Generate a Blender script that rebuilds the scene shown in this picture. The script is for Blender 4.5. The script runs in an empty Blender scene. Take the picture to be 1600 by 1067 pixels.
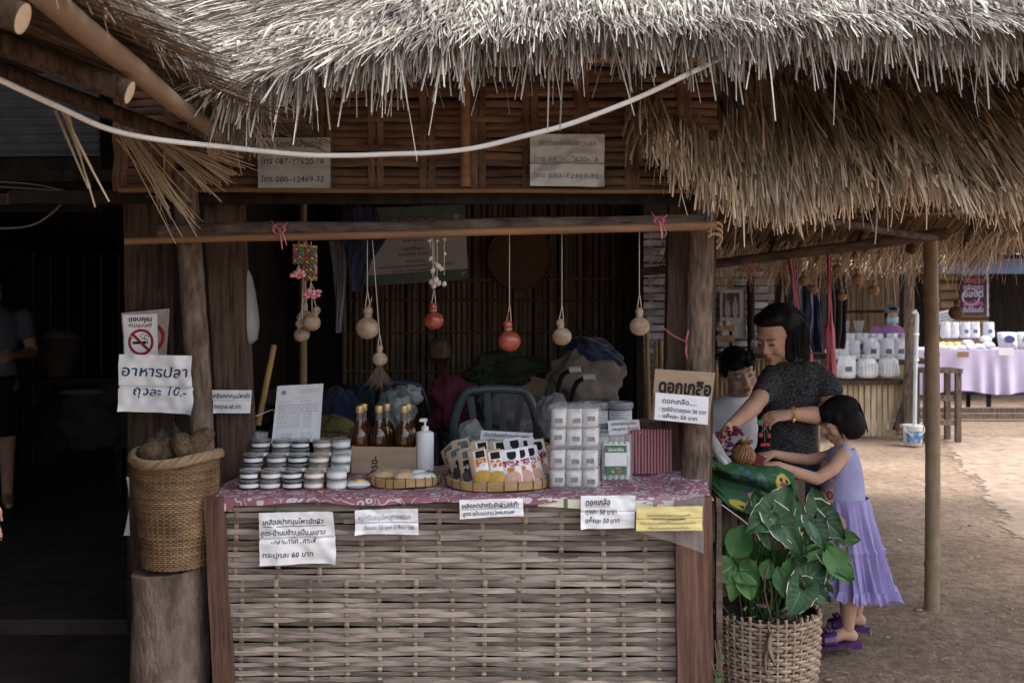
import bpy, math, random
import numpy as np
from mathutils import Vector as V, Matrix, noise as mnoise

# ------------------------------------------------------------------ camera, sky, sun, exposure
SC = bpy.context.scene
COL = SC.collection
F = 1555.0      # focal length in pixels of the 1600 px wide photograph
HZ = 485.0      # row of the horizon
EYE = 1.5
cam = bpy.data.objects.new('camera', bpy.data.cameras.new('camera'))
COL.objects.link(cam)
SC.camera = cam
cam.location = (0, 0, EYE)
cam.rotation_euler = (math.pi / 2, 0, 0)
cam.data.sensor_width = 36.0
cam.data.lens = 36.0 * F / 1600
cam.data.shift_y = (HZ - 533.5) / 1600
cam.data.clip_end = 400
cam.data.clip_start = 0.05
cam.data.dof.use_dof = True
cam.data.dof.focus_distance = 3.75
cam.data.dof.aperture_fstop = 4.5

SUN_EL, SUN_AZ = math.radians(62), math.radians(105)
w = bpy.data.worlds.new('World')
SC.world = w
w.use_nodes = True
wn = w.node_tree.nodes
sky = wn.new('ShaderNodeTexSky')
sky.sky_type = 'NISHITA'
sky.sun_disc = False
sky.sun_elevation = SUN_EL
sky.sun_rotation = SUN_AZ
sky.air_density = 1.0
sky.dust_density = 3.0
wb = wn.get('Background')
wb.inputs['Strength'].default_value = 0.15
hs = wn.new('ShaderNodeHueSaturation')
hs.inputs['Saturation'].default_value = 0.45
w.node_tree.links.new(sky.outputs[0], hs.inputs['Color'])
w.node_tree.links.new(hs.outputs[0], wb.inputs['Color'])
sl = bpy.data.lights.new('sun', 'SUN')
sl.energy = 1.5
sl.angle = math.radians(30)
sl.color = (1.0, 0.96, 0.90)
so = bpy.data.objects.new('sun', sl)
COL.objects.link(so)
# sun direction: azimuth measured like the sky texture (from +Y towards +X)
sd = V((math.sin(SUN_AZ) * math.cos(SUN_EL), math.cos(SUN_AZ) * math.cos(SUN_EL), math.sin(SUN_EL)))
so.rotation_euler = sd.to_track_quat('Z', 'Y').to_euler()
SC.view_settings.view_transform = 'Standard'
SC.view_settings.look = 'None'
SC.view_settings.exposure = 1.5
SC.view_settings.gamma = 1.0
SC.view_settings.use_curve_mapping = False
SC.render.engine = 'CYCLES'
SC.cycles.max_bounces = 6
SC.cycles.transparent_max_bounces = 8
SC.cycles.use_denoising = True

rnd = random.Random(7)
nrs = np.random.RandomState(11)
U = rnd.uniform
R = math.radians
def W(px, Y): return (px - 800) / F * Y
def H(py, Y): return EYE - (py - HZ) / F * Y
def P(px, py, Y): return V((W(px, Y), Y, H(py, Y)))
def n3(p, s=1.0, o=0.0): return mnoise.noise(V((p[0] * s + o, p[1] * s - o, p[2] * s + 2 * o)))

# ------------------------------------------------------------------ materials
def M(name, a, b=None, sc=8.0, st=(1, 1, 1), rough=.8, bump=0.0, bsc=None, var=0.0, isl=0.0, metal=0.0,
      trans=0.0, alpha=1.0, spec=.25, det=5.0, lo=.35, hi=.65, sss=0.0, extra=None, sheen=0.0):
    m = bpy.data.materials.new(name)
    m.use_nodes = True
    nt = m.node_tree
    N, L = nt.nodes, nt.links
    bs = N['Principled BSDF']
    bs.inputs['Roughness'].default_value = rough
    bs.inputs['Metallic'].default_value = metal
    bs.inputs['Specular IOR Level'].default_value = spec
    bs.inputs['Transmission Weight'].default_value = trans
    bs.inputs['Alpha'].default_value = alpha
    if sss:
        bs.inputs['Subsurface Weight'].default_value = sss
        bs.inputs['Subsurface Radius'].default_value = (.012, .005, .003)
    if sheen: bs.inputs['Sheen Weight'].default_value = sheen
    a = (*a, 1)
    b = (*b, 1) if b else a
    tc = N.new('ShaderNodeTexCoord')
    mp = N.new('ShaderNodeMapping')
    mp.inputs['Scale'].default_value = st
    L.new(tc.outputs['Object'], mp.inputs['Vector'])
    oi = N.new('ShaderNodeObjectInfo')
    mu = N.new('ShaderNodeMath'); mu.operation = 'MULTIPLY'; mu.inputs[1].default_value = 37.0
    L.new(oi.outputs['Random'], mu.inputs[0])
    no = N.new('ShaderNodeTexNoise')
    no.noise_dimensions = '4D'
    no.inputs['Scale'].default_value = sc
    no.inputs['Detail'].default_value = det
    no.inputs['Roughness'].default_value = .62
    L.new(mp.outputs[0], no.inputs['Vector'])
    L.new(mu.outputs[0], no.inputs['W'])
    cr = N.new('ShaderNodeValToRGB')
    cr.color_ramp.elements[0].position = lo; cr.color_ramp.elements[0].color = a
    cr.color_ramp.elements[1].position = hi; cr.color_ramp.elements[1].color = b
    L.new(no.outputs['Fac'], cr.inputs[0])
    out = cr.outputs[0]
    def vary(out, src, amt):
        mr = N.new('ShaderNodeMapRange')
        mr.inputs['To Min'].default_value = 1 - amt
        mr.inputs['To Max'].default_value = 1 + amt
        L.new(src, mr.inputs['Value'])
        mx = N.new('ShaderNodeMix'); mx.data_type = 'RGBA'; mx.blend_type = 'MULTIPLY'
        mx.inputs['Factor'].default_value = 1
        L.new(out, mx.inputs['A']); L.new(mr.outputs[0], mx.inputs['B'])
        return mx.outputs['Result']
    if var: out = vary(out, oi.outputs['Random'], var)
    if isl:
        ge = N.new('ShaderNodeNewGeometry')
        out = vary(out, ge.outputs['Random Per Island'], isl)
    if extra: out = extra(N, L, tc, out)
    L.new(out, bs.inputs['Base Color'])
    if bump:
        bp = N.new('ShaderNodeBump')
        bp.inputs['Strength'].default_value = bump
        bp.inputs['Distance'].default_value = .01
        if bsc:
            n2 = N.new('ShaderNodeTexNoise'); n2.inputs['Scale'].default_value = bsc; n2.inputs['Detail'].default_value = 6
            L.new(mp.outputs[0], n2.inputs['Vector']); L.new(n2.outputs['Fac'], bp.inputs['Height'])
        else:
            L.new(no.outputs['Fac'], bp.inputs['Height'])
        L.new(bp.outputs[0], bs.inputs['Normal'])
    return m

# ------------------------------------------------------------------ mesh builder
ORG = {}
class MB:
    def __init__(s): s.v = []; s.f = []; s.m = []
    def add(s, vs, fs, mi=0):
        o = len(s.v)
        s.v.extend([tuple(x) for x in vs])
        s.f.extend([tuple(i + o for i in q) for q in fs])
        s.m.extend([mi] * len(fs))
        return s
    def box(s, c, d, rot=None, mi=0, taper=1.0):
        vs = []
        for x, y, z in ((-1, -1, -1), (1, -1, -1), (1, 1, -1), (-1, 1, -1), (-1, -1, 1), (1, -1, 1), (1, 1, 1), (-1, 1, 1)):
            k = taper if z > 0 else 1
            p = V((x * d[0] / 2 * k, y * d[1] / 2 * k, z * d[2] / 2))
            if rot is not None: p = rot @ p
            vs.append(p + V(c))
        return s.add(vs, [(0, 3, 2, 1), (4, 5, 6, 7), (0, 1, 5, 4), (1, 2, 6, 5), (2, 3, 7, 6), (3, 0, 4, 7)], mi)
    def slab(s, q, d, mi=0):
        """quad q (4 points, front face) extruded by vector d"""
        q = [V(x) for x in q]; d = V(d)
        vs = q + [x + d for x in q]
        return s.add(vs, [(0, 1, 2, 3), (7, 6, 5, 4), (4, 5, 1, 0), (5, 6, 2, 1), (6, 7, 3, 2), (7, 4, 0, 3)], mi)
    def tube(s, pts, rad, n=8, cap=True, mi=0, flat=1.0, upv=None):
        pts = [V(p) for p in pts]
        if not hasattr(rad, '__len__'): rad = [rad] * len(pts)
        vs, fs = [], []
        u = None
        for i, p in enumerate(pts):
            t = (pts[min(i + 1, len(pts) - 1)] - pts[max(i - 1, 0)])
            t = t.normalized() if t.length > 1e-9 else V((0, 0, 1))
            if u is None:
                a = V(upv) if upv else (V((0, 0, 1)) if abs(t.z) < .9 else V((0, 1, 0)))
                u = (a - t * a.dot(t)).normalized()
            else:
                u = (u - t * u.dot(t)).normalized()
            b = t.cross(u)
            for k in range(n):
                an = 2 * math.pi * k / n
                vs.append(p + (u * math.cos(an) * flat + b * math.sin(an)) * rad[i])
        for i in range(len(pts) - 1):
            for k in range(n):
                k2 = (k + 1) % n
                fs.append((i * n + k, i * n + k2, (i + 1) * n + k2, (i + 1) * n + k))
        if cap:
            fs.append(tuple(range(n))[::-1]); fs.append(tuple((len(pts) - 1) * n + k for k in range(n)))
        return s.add(vs, fs, mi)
    def lathe(s, prof, c=(0, 0, 0), n=20, mi=0, rot=None, wob=0.0, cap=True):
        vs, fs = [], []
        c = V(c)
        for r, z in prof:
            for k in range(n):
                an = 2 * math.pi * k / n
                rr = r * (1 + wob * math.sin(3 * an + z * 7))
                p = V((rr * math.cos(an), rr * math.sin(an), z))
                if rot is not None: p = rot @ p
                vs.append(p + c)
        for i in range(len(prof) - 1):
            for k in range(n):
                k2 = (k + 1) % n
                fs.append((i * n + k, i * n + k2, (i + 1) * n + k2, (i + 1) * n + k))
        if cap:
            fs.append(tuple(range(n))[::-1]); fs.append(tuple((len(prof) - 1) * n + k for k in range(n)))
        return s.add(vs, fs, mi)
    def ell(s, c, r, rot=None, nu=14, nv=10, mi=0):
        if not hasattr(r, '__len__'): r = (r, r, r)
        prof = [(math.sin(math.pi * j / nv), -math.cos(math.pi * j / nv)) for j in range(1, nv)]
        vs, fs = [], []
        c = V(c)
        def tp(x, y, z):
            p = V((x * r[0], y * r[1], z * r[2]))
            return (rot @ p if rot is not None else p) + c
        for q, z in prof:
            for k in range(nu):
                an = 2 * math.pi * k / nu
                vs.append(tp(q * math.cos(an), q * math.sin(an), z))
        m = len(prof)
        for i in range(m - 1):
            for k in range(nu):
                k2 = (k + 1) % nu
                fs.append((i * nu + k, i * nu + k2, (i + 1) * nu + k2, (i + 1) * nu + k))
        vs.append(tp(0, 0, -1)); vs.append(tp(0, 0, 1))
        for k in range(nu):
            k2 = (k + 1) % nu
            fs.append((m * nu, k2, k)); fs.append((m * nu + 1, (m - 1) * nu + k, (m - 1) * nu + k2))
        return s.add(vs, fs, mi)
    def grid(s, fn, nu, nv, mi=0, mask=None, closed=False):
        vs = [fn(i / nu, j / nv) for j in range(nv + 1) for i in range(nu + 1)]
        o = len(s.v)
        s.v.extend([tuple(x) for x in vs])
        for j in range(nv):
            for i in range(nu):
                a = j * (nu + 1) + i
                k = mask((i + .5) / nu, (j + .5) / nv) if mask else mi
                if k is None: continue
                s.f.append((o + a, o + a + 1, o + a + nu + 2, o + a + nu + 1)); s.m.append(k)
        return s
    def mesh(s, name, off=V((0, 0, 0))):
        me = bpy.data.meshes.new(name)
        me.from_pydata([(x - off[0], y - off[1], z - off[2]) for x, y, z in s.v], [], s.f)
        me.polygons.foreach_set('material_index', s.m)
        me.update()
        return me
    def build(s, name, mats, parent=None, smooth=True, origin=None, solid=0.0):
        if parent is not None: off = ORG[parent.name]
        elif origin is not None: off = V(origin)
        else:
            xs, ys, zs = zip(*s.v)
            off = V(((min(xs) + max(xs)) / 2, (min(ys) + max(ys)) / 2, min(zs)))
        me = s.mesh(name, off)
        if not isinstance(mats, (list, tuple)): mats = [mats]
        for m in mats: me.materials.append(m)
        if smooth:
            me.polygons.foreach_set('use_smooth', [True] * len(me.polygons))
            try: me.set_sharp_from_angle(angle=R(50))
            except Exception: pass
        o = bpy.data.objects.new(name, me)
        COL.objects.link(o)
        if parent is not None:
            o.parent = parent
            ORG[o.name] = off
        else:
            o.location = off
            ORG[o.name] = off
        if parent is not None and (name.endswith('lettering') or name.endswith('_print') or name in ('seal_fill', 'bloom', 'twig')): o['kind'] = 'stuff'
        if solid:
            md = o.modifiers.new('solid', 'SOLIDIFY'); md.thickness = solid; md.offset = 0
        return o

def tag(o, label=None, cat=None, group=None, kind=None):
    if label: o['label'] = label
    if cat: o['category'] = cat
    if group: o['group'] = group
    if kind: o['kind'] = kind
    return o
def thing(name, label, cat, loc, group=None, kind=None):
    o = bpy.data.objects.new(name, None)
    o.empty_display_size = .05
    COL.objects.link(o)
    o.location = loc
    ORG[o.name] = V(loc)
    return tag(o, label, cat, group, kind)
def piece(name, mesh, parent, loc=(0, 0, 0), rot=None, scale=None):
    """a part that shares mesh data"""
    o = bpy.data.objects.new(name, mesh)
    COL.objects.link(o)
    o.parent = parent
    o.location = V(loc) - ORG[parent.name]
    if rot is not None: o.rotation_euler = rot
    if scale is not None: o.scale = scale
    ORG[o.name] = V(loc)
    return o
def smesh(mb, name, mats, smooth=True):
    me = mb.mesh(name)
    if not isinstance(mats, (list, tuple)): mats = [mats]
    for m in mats: me.materials.append(m)
    if smooth:
        me.polygons.foreach_set('use_smooth', [True] * len(me.polygons))
        me.set_sharp_from_angle(angle=R(50))
    return me
def dup(o, loc=None, rot=None, label=None, parent=None, group=None):
    c = o.copy(); COL.objects.link(c)
    if parent is not None: c.parent = parent
    if loc is not None: c.location = loc; ORG[c.name] = V(loc)
    if rot is not None: c.rotation_euler = rot
    if label: c['label'] = label
    if group: c['group'] = group
    for ch in list(o.children): dup(ch, parent=c)
    return c

def strands(name, root, dirv, length, width, mat, parent=None, sag=None, curl=.12, segs=4, face=(0, 1, 0), fj=.6, taper=.35, kind=None, origin=(0, 0, 0)):
    """many thin ribbons in one mesh"""
    n = len(root)
    root = np.asarray(root, float); d = np.asarray(dirv, float)
    d = d / np.linalg.norm(d, axis=1)[:, None]
    fv = np.asarray(face, float) + nrs.uniform(-fj, fj, (n, 3))
    wd = np.cross(d, fv); wd /= np.linalg.norm(wd, axis=1)[:, None] + 1e-9
    lat = nrs.uniform(-1, 1, (n, 3)) * curl
    if sag is None: sag = np.zeros(n)
    ts = np.linspace(0, 1, segs + 1)
    vs = np.zeros((n, segs + 1, 2, 3))
    for k, t in enumerate(ts):
        p = root + d * (length * t)[:, None] + lat * (length * t * t)[:, None]
        p[:, 2] -= sag * length * t * t
        ww = (width * (1 - (1 - taper) * t) * .5)[:, None] * wd
        vs[:, k, 0] = p - ww; vs[:, k, 1] = p + ww
    off = ORG[parent.name] if parent is not None else V(origin)
    vs = vs.reshape(-1, 3) - np.array(off)
    base = (np.arange(n) * (segs + 1) * 2)[:, None, None]
    kk = (np.arange(segs) * 2)[None, :, None]
    q = (base + kk + np.array([0, 1, 3, 2])[None, None, :]).reshape(-1, 4)
    me = bpy.data.meshes.new(name)
    me.vertices.add(len(vs)); me.vertices.foreach_set('co', vs.ravel())
    me.loops.add(q.size); me.loops.foreach_set('vertex_index', q.ravel().astype(np.int32))
    me.polygons.add(len(q)); me.polygons.foreach_set('loop_start', np.arange(0, q.size, 4, dtype=np.int32))
    me.polygons.foreach_set('use_smooth', np.ones(len(q), bool))
    me.update(); me.validate()
    me.materials.append(mat)
    o = bpy.data.objects.new(name, me); COL.objects.link(o)
    if parent is not None: o.parent = parent
    else: o.location = off
    ORG[o.name] = V(off)
    if kind: o['kind'] = kind
    return o

def remesh(mb, vox, smooth=6):
    """one continuous skin round overlapping closed shapes -> MB"""
    me = mb.mesh('tmp')
    o = bpy.data.objects.new('tmp', me); COL.objects.link(o)
    r = o.modifiers.new('r', 'REMESH'); r.mode = 'VOXEL'; r.voxel_size = vox
    if smooth:
        s = o.modifiers.new('s', 'SMOOTH'); s.iterations = smooth; s.factor = .5
    dg = bpy.context.evaluated_depsgraph_get()
    ev = o.evaluated_get(dg)
    em = ev.to_mesh()
    out = MB()
    out.v = [tuple(v.co) for v in em.vertices]
    out.f = [tuple(p.vertices) for p in em.polygons]
    out.m = [0] * len(out.f)
    ev.to_mesh_clear()
    bpy.data.objects.remove(o); bpy.data.meshes.remove(me)
    return out

# ------------------------------------------------------------------ text and paper
_tc = {}
def text_geo(body, bold=0.0, shear=0.0):
    k = (body, bold, shear)
    if k not in _tc:
        c = bpy.data.curves.new('t', 'FONT'); c.body = body; c.size = 1; c.resolution_u = 2; c.offset = bold; c.shear = shear
        o = bpy.data.objects.new('t', c); COL.objects.link(o)
        dg = bpy.context.evaluated_depsgraph_get()
        em = o.evaluated_get(dg).to_mesh()
        vs = np.array([v.co[:2] for v in em.vertices]) if len(em.vertices) else np.zeros((1, 2))
        fs = [tuple(p.vertices) for p in em.polygons]
        o.evaluated_get(dg).to_mesh_clear()
        bpy.data.objects.remove(o); bpy.data.curves.remove(c)
        _tc[k] = (vs, fs)
    return _tc[k]

class Sheet:
    """a sheet of paper: px quad (tl, tr, br, bl) at depths, gently curled; prints follow the same surface"""
    def __init__(s, quad, Y, curl=.006, seed=0):
        if not hasattr(Y, '__len__'): Y = [Y] * 4
        s.q = [P(a[0], a[1], y) for a, y in zip(quad, Y)]
        s.curl = curl; s.seed = seed
        s.n = (s.q[1] - s.q[0]).cross(s.q[3] - s.q[0]).normalized()
        if s.n.y > 0: s.n = -s.n
    def pt(s, u, v, lift=0.0):
        q = s.q
        p = (q[0] * (1 - u) + q[1] * u) * (1 - v) + (q[3] * (1 - u) + q[2] * u) * v
        d = s.curl * (.6 * math.sin(u * 5 + s.seed) * (v * .7 + .2) + mnoise.noise(V((u * 2.5 + s.seed * 3, v * 2.5, s.seed))) + .5 * mnoise.noise(V((u * 7, v * 6 + s.seed, 3))))
        cu = max(0, (abs(u - .5) - .36) / .14) * max(0, (v - .72) / .28)
        d += s.curl * (1.6 * cu * cu * (1.5 if (u > .5) == (s.seed % 2 > 0) else .5) - 1.1 * max(0, 1 - abs(v - .48 - .03 * s.seed % .1) / .04))
        return p + s.n * (abs(s.curl) * 2.6 + d + lift)
    def paper(s, name, mat, parent=None, nu=36, nv=28, solid=.0008):
        mb = MB().grid(lambda u, v: s.pt(u, v), nu, nv)
        return mb.build(name, mat, parent, solid=0)
    def text(s, mb, body, u0, u1, v, h, bold=0.0, shear=0.0, mi=0, wob=.0, lift=.002):
        vs, fs = text_geo(body, bold, shear)
        x0, x1 = vs[:, 0].min(), vs[:, 0].max()
        out = []
        for x, y in vs:
            if shear: x, y = x + .06 * n3((x * 1.9, y * 1.9, len(body))), y + .08 * n3((x * .9, 0, v * 9)) + .05 * n3((x * 2.3, y * 2, 4))
            u = u0 + (x - x0) / (x1 - x0) * (u1 - u0)
            vv = v - y * h + wob * math.sin(u * 9 + v * 5)
            out.append(s.pt(u, vv, lift))
        mb.add(out, fs, mi)
    def lines(s, mb, u0, u1, v, h, seed, mi=0, lift=.001, words=7):
        """a row of small print"""
        r = random.Random(seed); u = u0
        while u < u1:
            l = min(r.uniform(.4, 1.4) * (u1 - u0) / words, u1 - u)
            n = max(1, int(l / .018))
            for k in range(n):
                a = u + l * k / n; b = a + l / n * .72; hh = h * r.uniform(.55, 1)
                mb.add([s.pt(a, v, lift), s.pt(b, v, lift), s.pt(b, v - hh, lift), s.pt(a, v - hh, lift)], [(0, 1, 2, 3)], mi)
            u += l + .02
    def rect(s, mb, u0, v0, u1, v1, mi=0, lift=.001, n=4):
        for i in range(n):
            a = u0 + (u1 - u0) * i / n; b = u0 + (u1 - u0) * (i + 1) / n
            mb.add([s.pt(a, v1, lift), s.pt(b, v1, lift), s.pt(b, v0, lift), s.pt(a, v0, lift)], [(0, 1, 2, 3)], mi)
    def ring(s, mb, u, v, r0, r1, asp, mi=0, lift=.001, n=28, a0=0, a1=2 * math.pi):
        pts = []
        for i in range(n + 1):
            a = a0 + (a1 - a0) * i / n
            for r_ in (r0, r1): pts.append(s.pt(u + r_ * math.cos(a), v + r_ * asp * math.sin(a), lift))
        mb.add(pts, [(2 * i, 2 * i + 1, 2 * i + 3, 2 * i + 2) for i in range(n)], mi)
    def stroke(s, mb, pts, w, asp, mi=0, lift=.0012):
        for (a, b) in zip(pts[:-1], pts[1:]):
            dx, dy = b[0] - a[0], (b[1] - a[1]) / asp
            l = math.hypot(dx, dy) or 1
            nx, ny = -dy / l * w / 2, dx / l * w / 2 * asp
            mb.add([s.pt(a[0] + nx, a[1] + ny, lift), s.pt(b[0] + nx, b[1] + ny, lift), s.pt(b[0] - nx, b[1] - ny, lift), s.pt(a[0] - nx, a[1] - ny, lift)], [(0, 1, 2, 3)], mi)

# ------------------------------------------------------------------ shared materials
m_grey_thatch = M('weathered thatch', (.19, .172, .155), (.44, .40, .355), sc=3, isl=.6, rough=1, spec=.04)
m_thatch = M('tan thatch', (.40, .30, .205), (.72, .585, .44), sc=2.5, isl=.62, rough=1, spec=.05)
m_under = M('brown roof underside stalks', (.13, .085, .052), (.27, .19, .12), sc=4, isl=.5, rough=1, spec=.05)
m_stalk_shade = M('shade darkened stalks', (.075, .05, .033), (.15, .105, .07), sc=6, isl=.35, rough=.9)  # shade under the awning is put into the colour of these stalks
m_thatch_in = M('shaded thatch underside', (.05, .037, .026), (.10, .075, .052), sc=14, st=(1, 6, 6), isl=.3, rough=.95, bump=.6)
m_straw = M('dry stalks', (.40, .29, .18), (.52, .40, .26), sc=6, isl=.25, rough=.8)
m_post = M('old post wood', (.030, .019, .014), (.115, .075, .053), sc=11, st=(5, 5, .45), rough=.88, bump=.8, var=.2)
m_plank = M('red brown plank', (.055, .028, .021), (.15, .082, .06), sc=9, st=(6, 6, .4), rough=.8, bump=.45, var=.15)
m_log = M('grey log', (.06, .04, .03), (.21, .155, .118), sc=16, st=(3, 3, .7), rough=.92, bump=.9, var=.15)
m_bamboo = M('yellow bamboo', (.22, .14, .072), (.36, .25, .14), sc=5, st=(3, 3, .7), rough=.6, bump=.15, var=.2)
m_bamboo_red = M('brown bamboo pole', (.17, .085, .042), (.27, .15, .08), sc=6, st=(.5, 4, 4), rough=.55, bump=.2)
m_bark = M('bark pole', (.035, .024, .019), (.16, .112, .088), sc=26, st=(.35, 1, 1), rough=.95, bump=.9)
m_weave_grey = M('weathered bamboo slat', (.065, .049, .039), (.35, .298, .26), sc=13, st=(.3, 3.5, 3.5), rough=.85, bump=.45, var=.46, lo=.28, hi=.68)
m_stake = M('bamboo stake', (.20, .145, .105), (.40, .32, .25), sc=6, st=(3, 3, .5), rough=.8, bump=.2, var=.2)
m_wall_weave = M('brown bamboo strip', (.062, .032, .019), (.16, .088, .05), sc=12, st=(.3, 3, 3), rough=.6, bump=.35, var=.3)
m_wall_weave_v = M('brown bamboo upright strip', (.075, .04, .024), (.175, .098, .056), sc=12, st=(4, 4, .3), rough=.6, bump=.35, var=.25)
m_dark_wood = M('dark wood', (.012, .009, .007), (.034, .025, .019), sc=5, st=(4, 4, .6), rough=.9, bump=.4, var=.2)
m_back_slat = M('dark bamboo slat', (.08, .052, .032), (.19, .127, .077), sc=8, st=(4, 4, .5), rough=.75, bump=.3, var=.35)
m_paper = M('white paper', (.74, .75, .80), (.80, .81, .85), sc=5, rough=.7, bump=.05)
m_ink = M('black ink', (.012, .012, .016), rough=.6)
m_ink_blue = M('blue ink', (.022, .045, .12), rough=.6)
m_ink_grey = M('faded ink', (.30, .31, .34), rough=.7)
m_ink_dark = M('dark blue grey ink', (.03, .035, .055), rough=.6)
m_red = M('red print', (.33, .018, .022), rough=.6)
m_string = M('string', (.42, .36, .28), rough=.9)
m_pink = M('pink plastic tie', (.42, .10, .14), (.55, .17, .21), sc=20, rough=.45, var=.1)
m_clear = M('clear plastic film', (.70, .71, .73), rough=.22, alpha=.16, spec=.6, bump=.6, bsc=55)
m_white = M('white plastic', (.74, .75, .78), rough=.45)
m_black = M('black plastic', (.012, .012, .014), rough=.4)
# ================================================================== SETTING
def dirt_extra(N, L, tc, out):
    n = N.new('ShaderNodeTexNoise'); n.inputs['Scale'].default_value = 1.1; n.inputs['Detail'].default_value = 8
    L.new(tc.outputs['Object'], n.inputs['Vector'])
    v = N.new('ShaderNodeTexVoronoi'); v.inputs['Scale'].default_value = 55
    L.new(tc.outputs['Object'], v.inputs['Vector'])
    mr = N.new('ShaderNodeMapRange'); mr.inputs['From Min'].default_value = .3; mr.inputs['From Max'].default_value = .7
    mr.inputs['To Min'].default_value = .68; mr.inputs['To Max'].default_value = 1.22
    L.new(n.outputs['Fac'], mr.inputs['Value'])
    m2 = N.new('ShaderNodeMapRange'); m2.inputs['From Max'].default_value = .35; m2.inputs['To Min'].default_value = .72
    L.new(v.outputs['Distance'], m2.inputs['Value'])
    mm = N.new('ShaderNodeMath'); mm.operation = 'MULTIPLY'
    L.new(mr.outputs[0], mm.inputs[0]); L.new(m2.outputs[0], mm.inputs[1])
    n4 = N.new('ShaderNodeTexNoise'); n4.inputs['Scale'].default_value = .42; n4.inputs['Detail'].default_value = 3; L.new(tc.outputs['Object'], n4.inputs['Vector'])
    m4 = N.new('ShaderNodeMapRange'); m4.inputs['From Min'].default_value = .35; m4.inputs['From Max'].default_value = .65; m4.inputs['To Min'].default_value = .72; m4.inputs['To Max'].default_value = 1.12; L.new(n4.outputs['Fac'], m4.inputs['Value'])
    m5 = N.new('ShaderNodeMath'); m5.operation = 'MULTIPLY'; L.new(mm.outputs[0], m5.inputs[0]); L.new(m4.outputs[0], m5.inputs[1]); mm = m5
    mx = N.new('ShaderNodeMix'); mx.data_type = 'RGBA'; mx.blend_type = 'MULTIPLY'; mx.inputs['Factor'].default_value = 1
    L.new(out, mx.inputs['A']); L.new(mm.outputs[0], mx.inputs['B'])
    return mx.outputs['Result']
m_dirt = M('trodden earth', (.19, .124, .085), (.34, .247, .178), sc=16, rough=.95, bump=1.0, bsc=38, extra=dirt_extra)
def ground_z(x, y): return .016 * mnoise.noise(V((x * 1.3, y * 1.3, 0))) + .007 * mnoise.noise(V((x * 5, y * 5, 4))) - .014
mb = MB()
def gfn(u, v):
    x = -3 + 9 * u; y = 2.2 + 10 * v
    e = min(u, 1 - u, v, 1 - v)
    return (x, y, ground_z(x, y) if e > .001 else -.02)
mb.grid(gfn, 150, 170)
B = 90
mb.add([(-3, 2.2, -.02), (6, 2.2, -.02), (6, 12.2, -.02), (-3, 12.2, -.02), (-B, -B, -.02), (B, -B, -.02), (B, B, -.02), (-B, B, -.02)],
       [(4, 5, 1, 0), (5, 6, 2, 1), (6, 7, 3, 2), (7, 4, 0, 3)])
tag(mb.build('ground', m_dirt, origin=(0, 0, 0)), kind='structure')
# loose grit and straw litter on the earth
mb = MB()
for i in range(1500):
    Y = U(3.6, 9); x = U(.7, .62 * Y)
    r = U(.002, .006) * (1 if rnd.random() < .95 else U(2, 3.6))
    z = ground_z(x, Y)
    mb.ell((x, Y, z + r * .3), (r * U(.8, 1.5), r, r * .6), nu=5, nv=4)
tag(mb.build('gravel', M('grit', (.22, .17, .13), (.42, .36, .30), sc=4, isl=.4, rough=.95)), kind='stuff')
mb = MB()
for i in range(260):
    Y = U(3.6, 8); x = U(.75, .58 * Y); a = U(0, 6.28); l = U(.02, .07); z = ground_z(x, Y) + .006
    d = V((math.cos(a), math.sin(a), 0)) * l; n = V((-math.sin(a), math.cos(a), 0)) * U(.0012, .003)
    p = V((x, Y, z)); mb.add([p - n, p + d - n + V((0, 0, .003)), p + d + n + V((0, 0, .003)), p + n], [(0, 1, 2, 3)])
tag(mb.build('litter', m_straw), kind='stuff')
# pale concrete apron beyond the bamboo pole
q = [(3.0, 6.55), (7.5, 5.2), (12, 5.2), (12, 11.2), (4.55, 11.2)]
q = [(W(1490, 10.6), 10.6), (W(1600, 6.5), 6.5), (9, 5.0), (12, 11.9), (W(1478, 11.9), 11.9)]
qq = []
for i in range(5):
    for k in range(24):
        a, b = V((*q[i], 0)), V((*q[(i + 1) % 5], 0)); p = a.lerp(b, k / 24); qq.append((p.x + .10 * n3((p.x * 1.5, p.y * 1.5, 0)) + .05 * n3((p.x * 6, p.y * 6, 3)), p.y + .1 * n3((p.x * 1.5, p.y * 1.5, 7))))
q = qq
def inside(x, y):
    c = False
    for (x0, y0), (x1, y1) in zip(q, q[1:] + q[:1]):
        if (y0 > y) != (y1 > y) and x < (x1 - x0) * (y - y0) / (y1 - y0) + x0: c = not c
    return c
def path_z(x, y): return (ground_z(x, y) if x < 5.95 and y < 12.1 else -.018) + .005
vid = {}; mb = MB(); h_ = .045
for i in range(int(6.0 / h_)):
    for k in range(int(7.4 / h_)):
        x, y = 2.4 + i * h_, 4.6 + k * h_
        if x > .56 * y + .6 or not inside(x + h_ / 2 + U(-.05, .05), y + h_ / 2 + U(-.05, .05)): continue
        ids = []
        for a, b in ((i, k), (i + 1, k), (i + 1, k + 1), (i, k + 1)):
            if (a, b) not in vid:
                vid[(a, b)] = len(mb.v); xx, yy = 2.4 + a * h_, 4.6 + b * h_; mb.v.append((xx, yy, path_z(xx, yy)))
            ids.append(vid[(a, b)])
        mb.f.append(tuple(ids)); mb.m.append(0)
tag(mb.build('concrete_path', M('concrete', (.25, .18, .13), (.40, .31, .235), sc=7, rough=.9, bump=.3, bsc=60), smooth=False), kind='structure')

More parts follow.
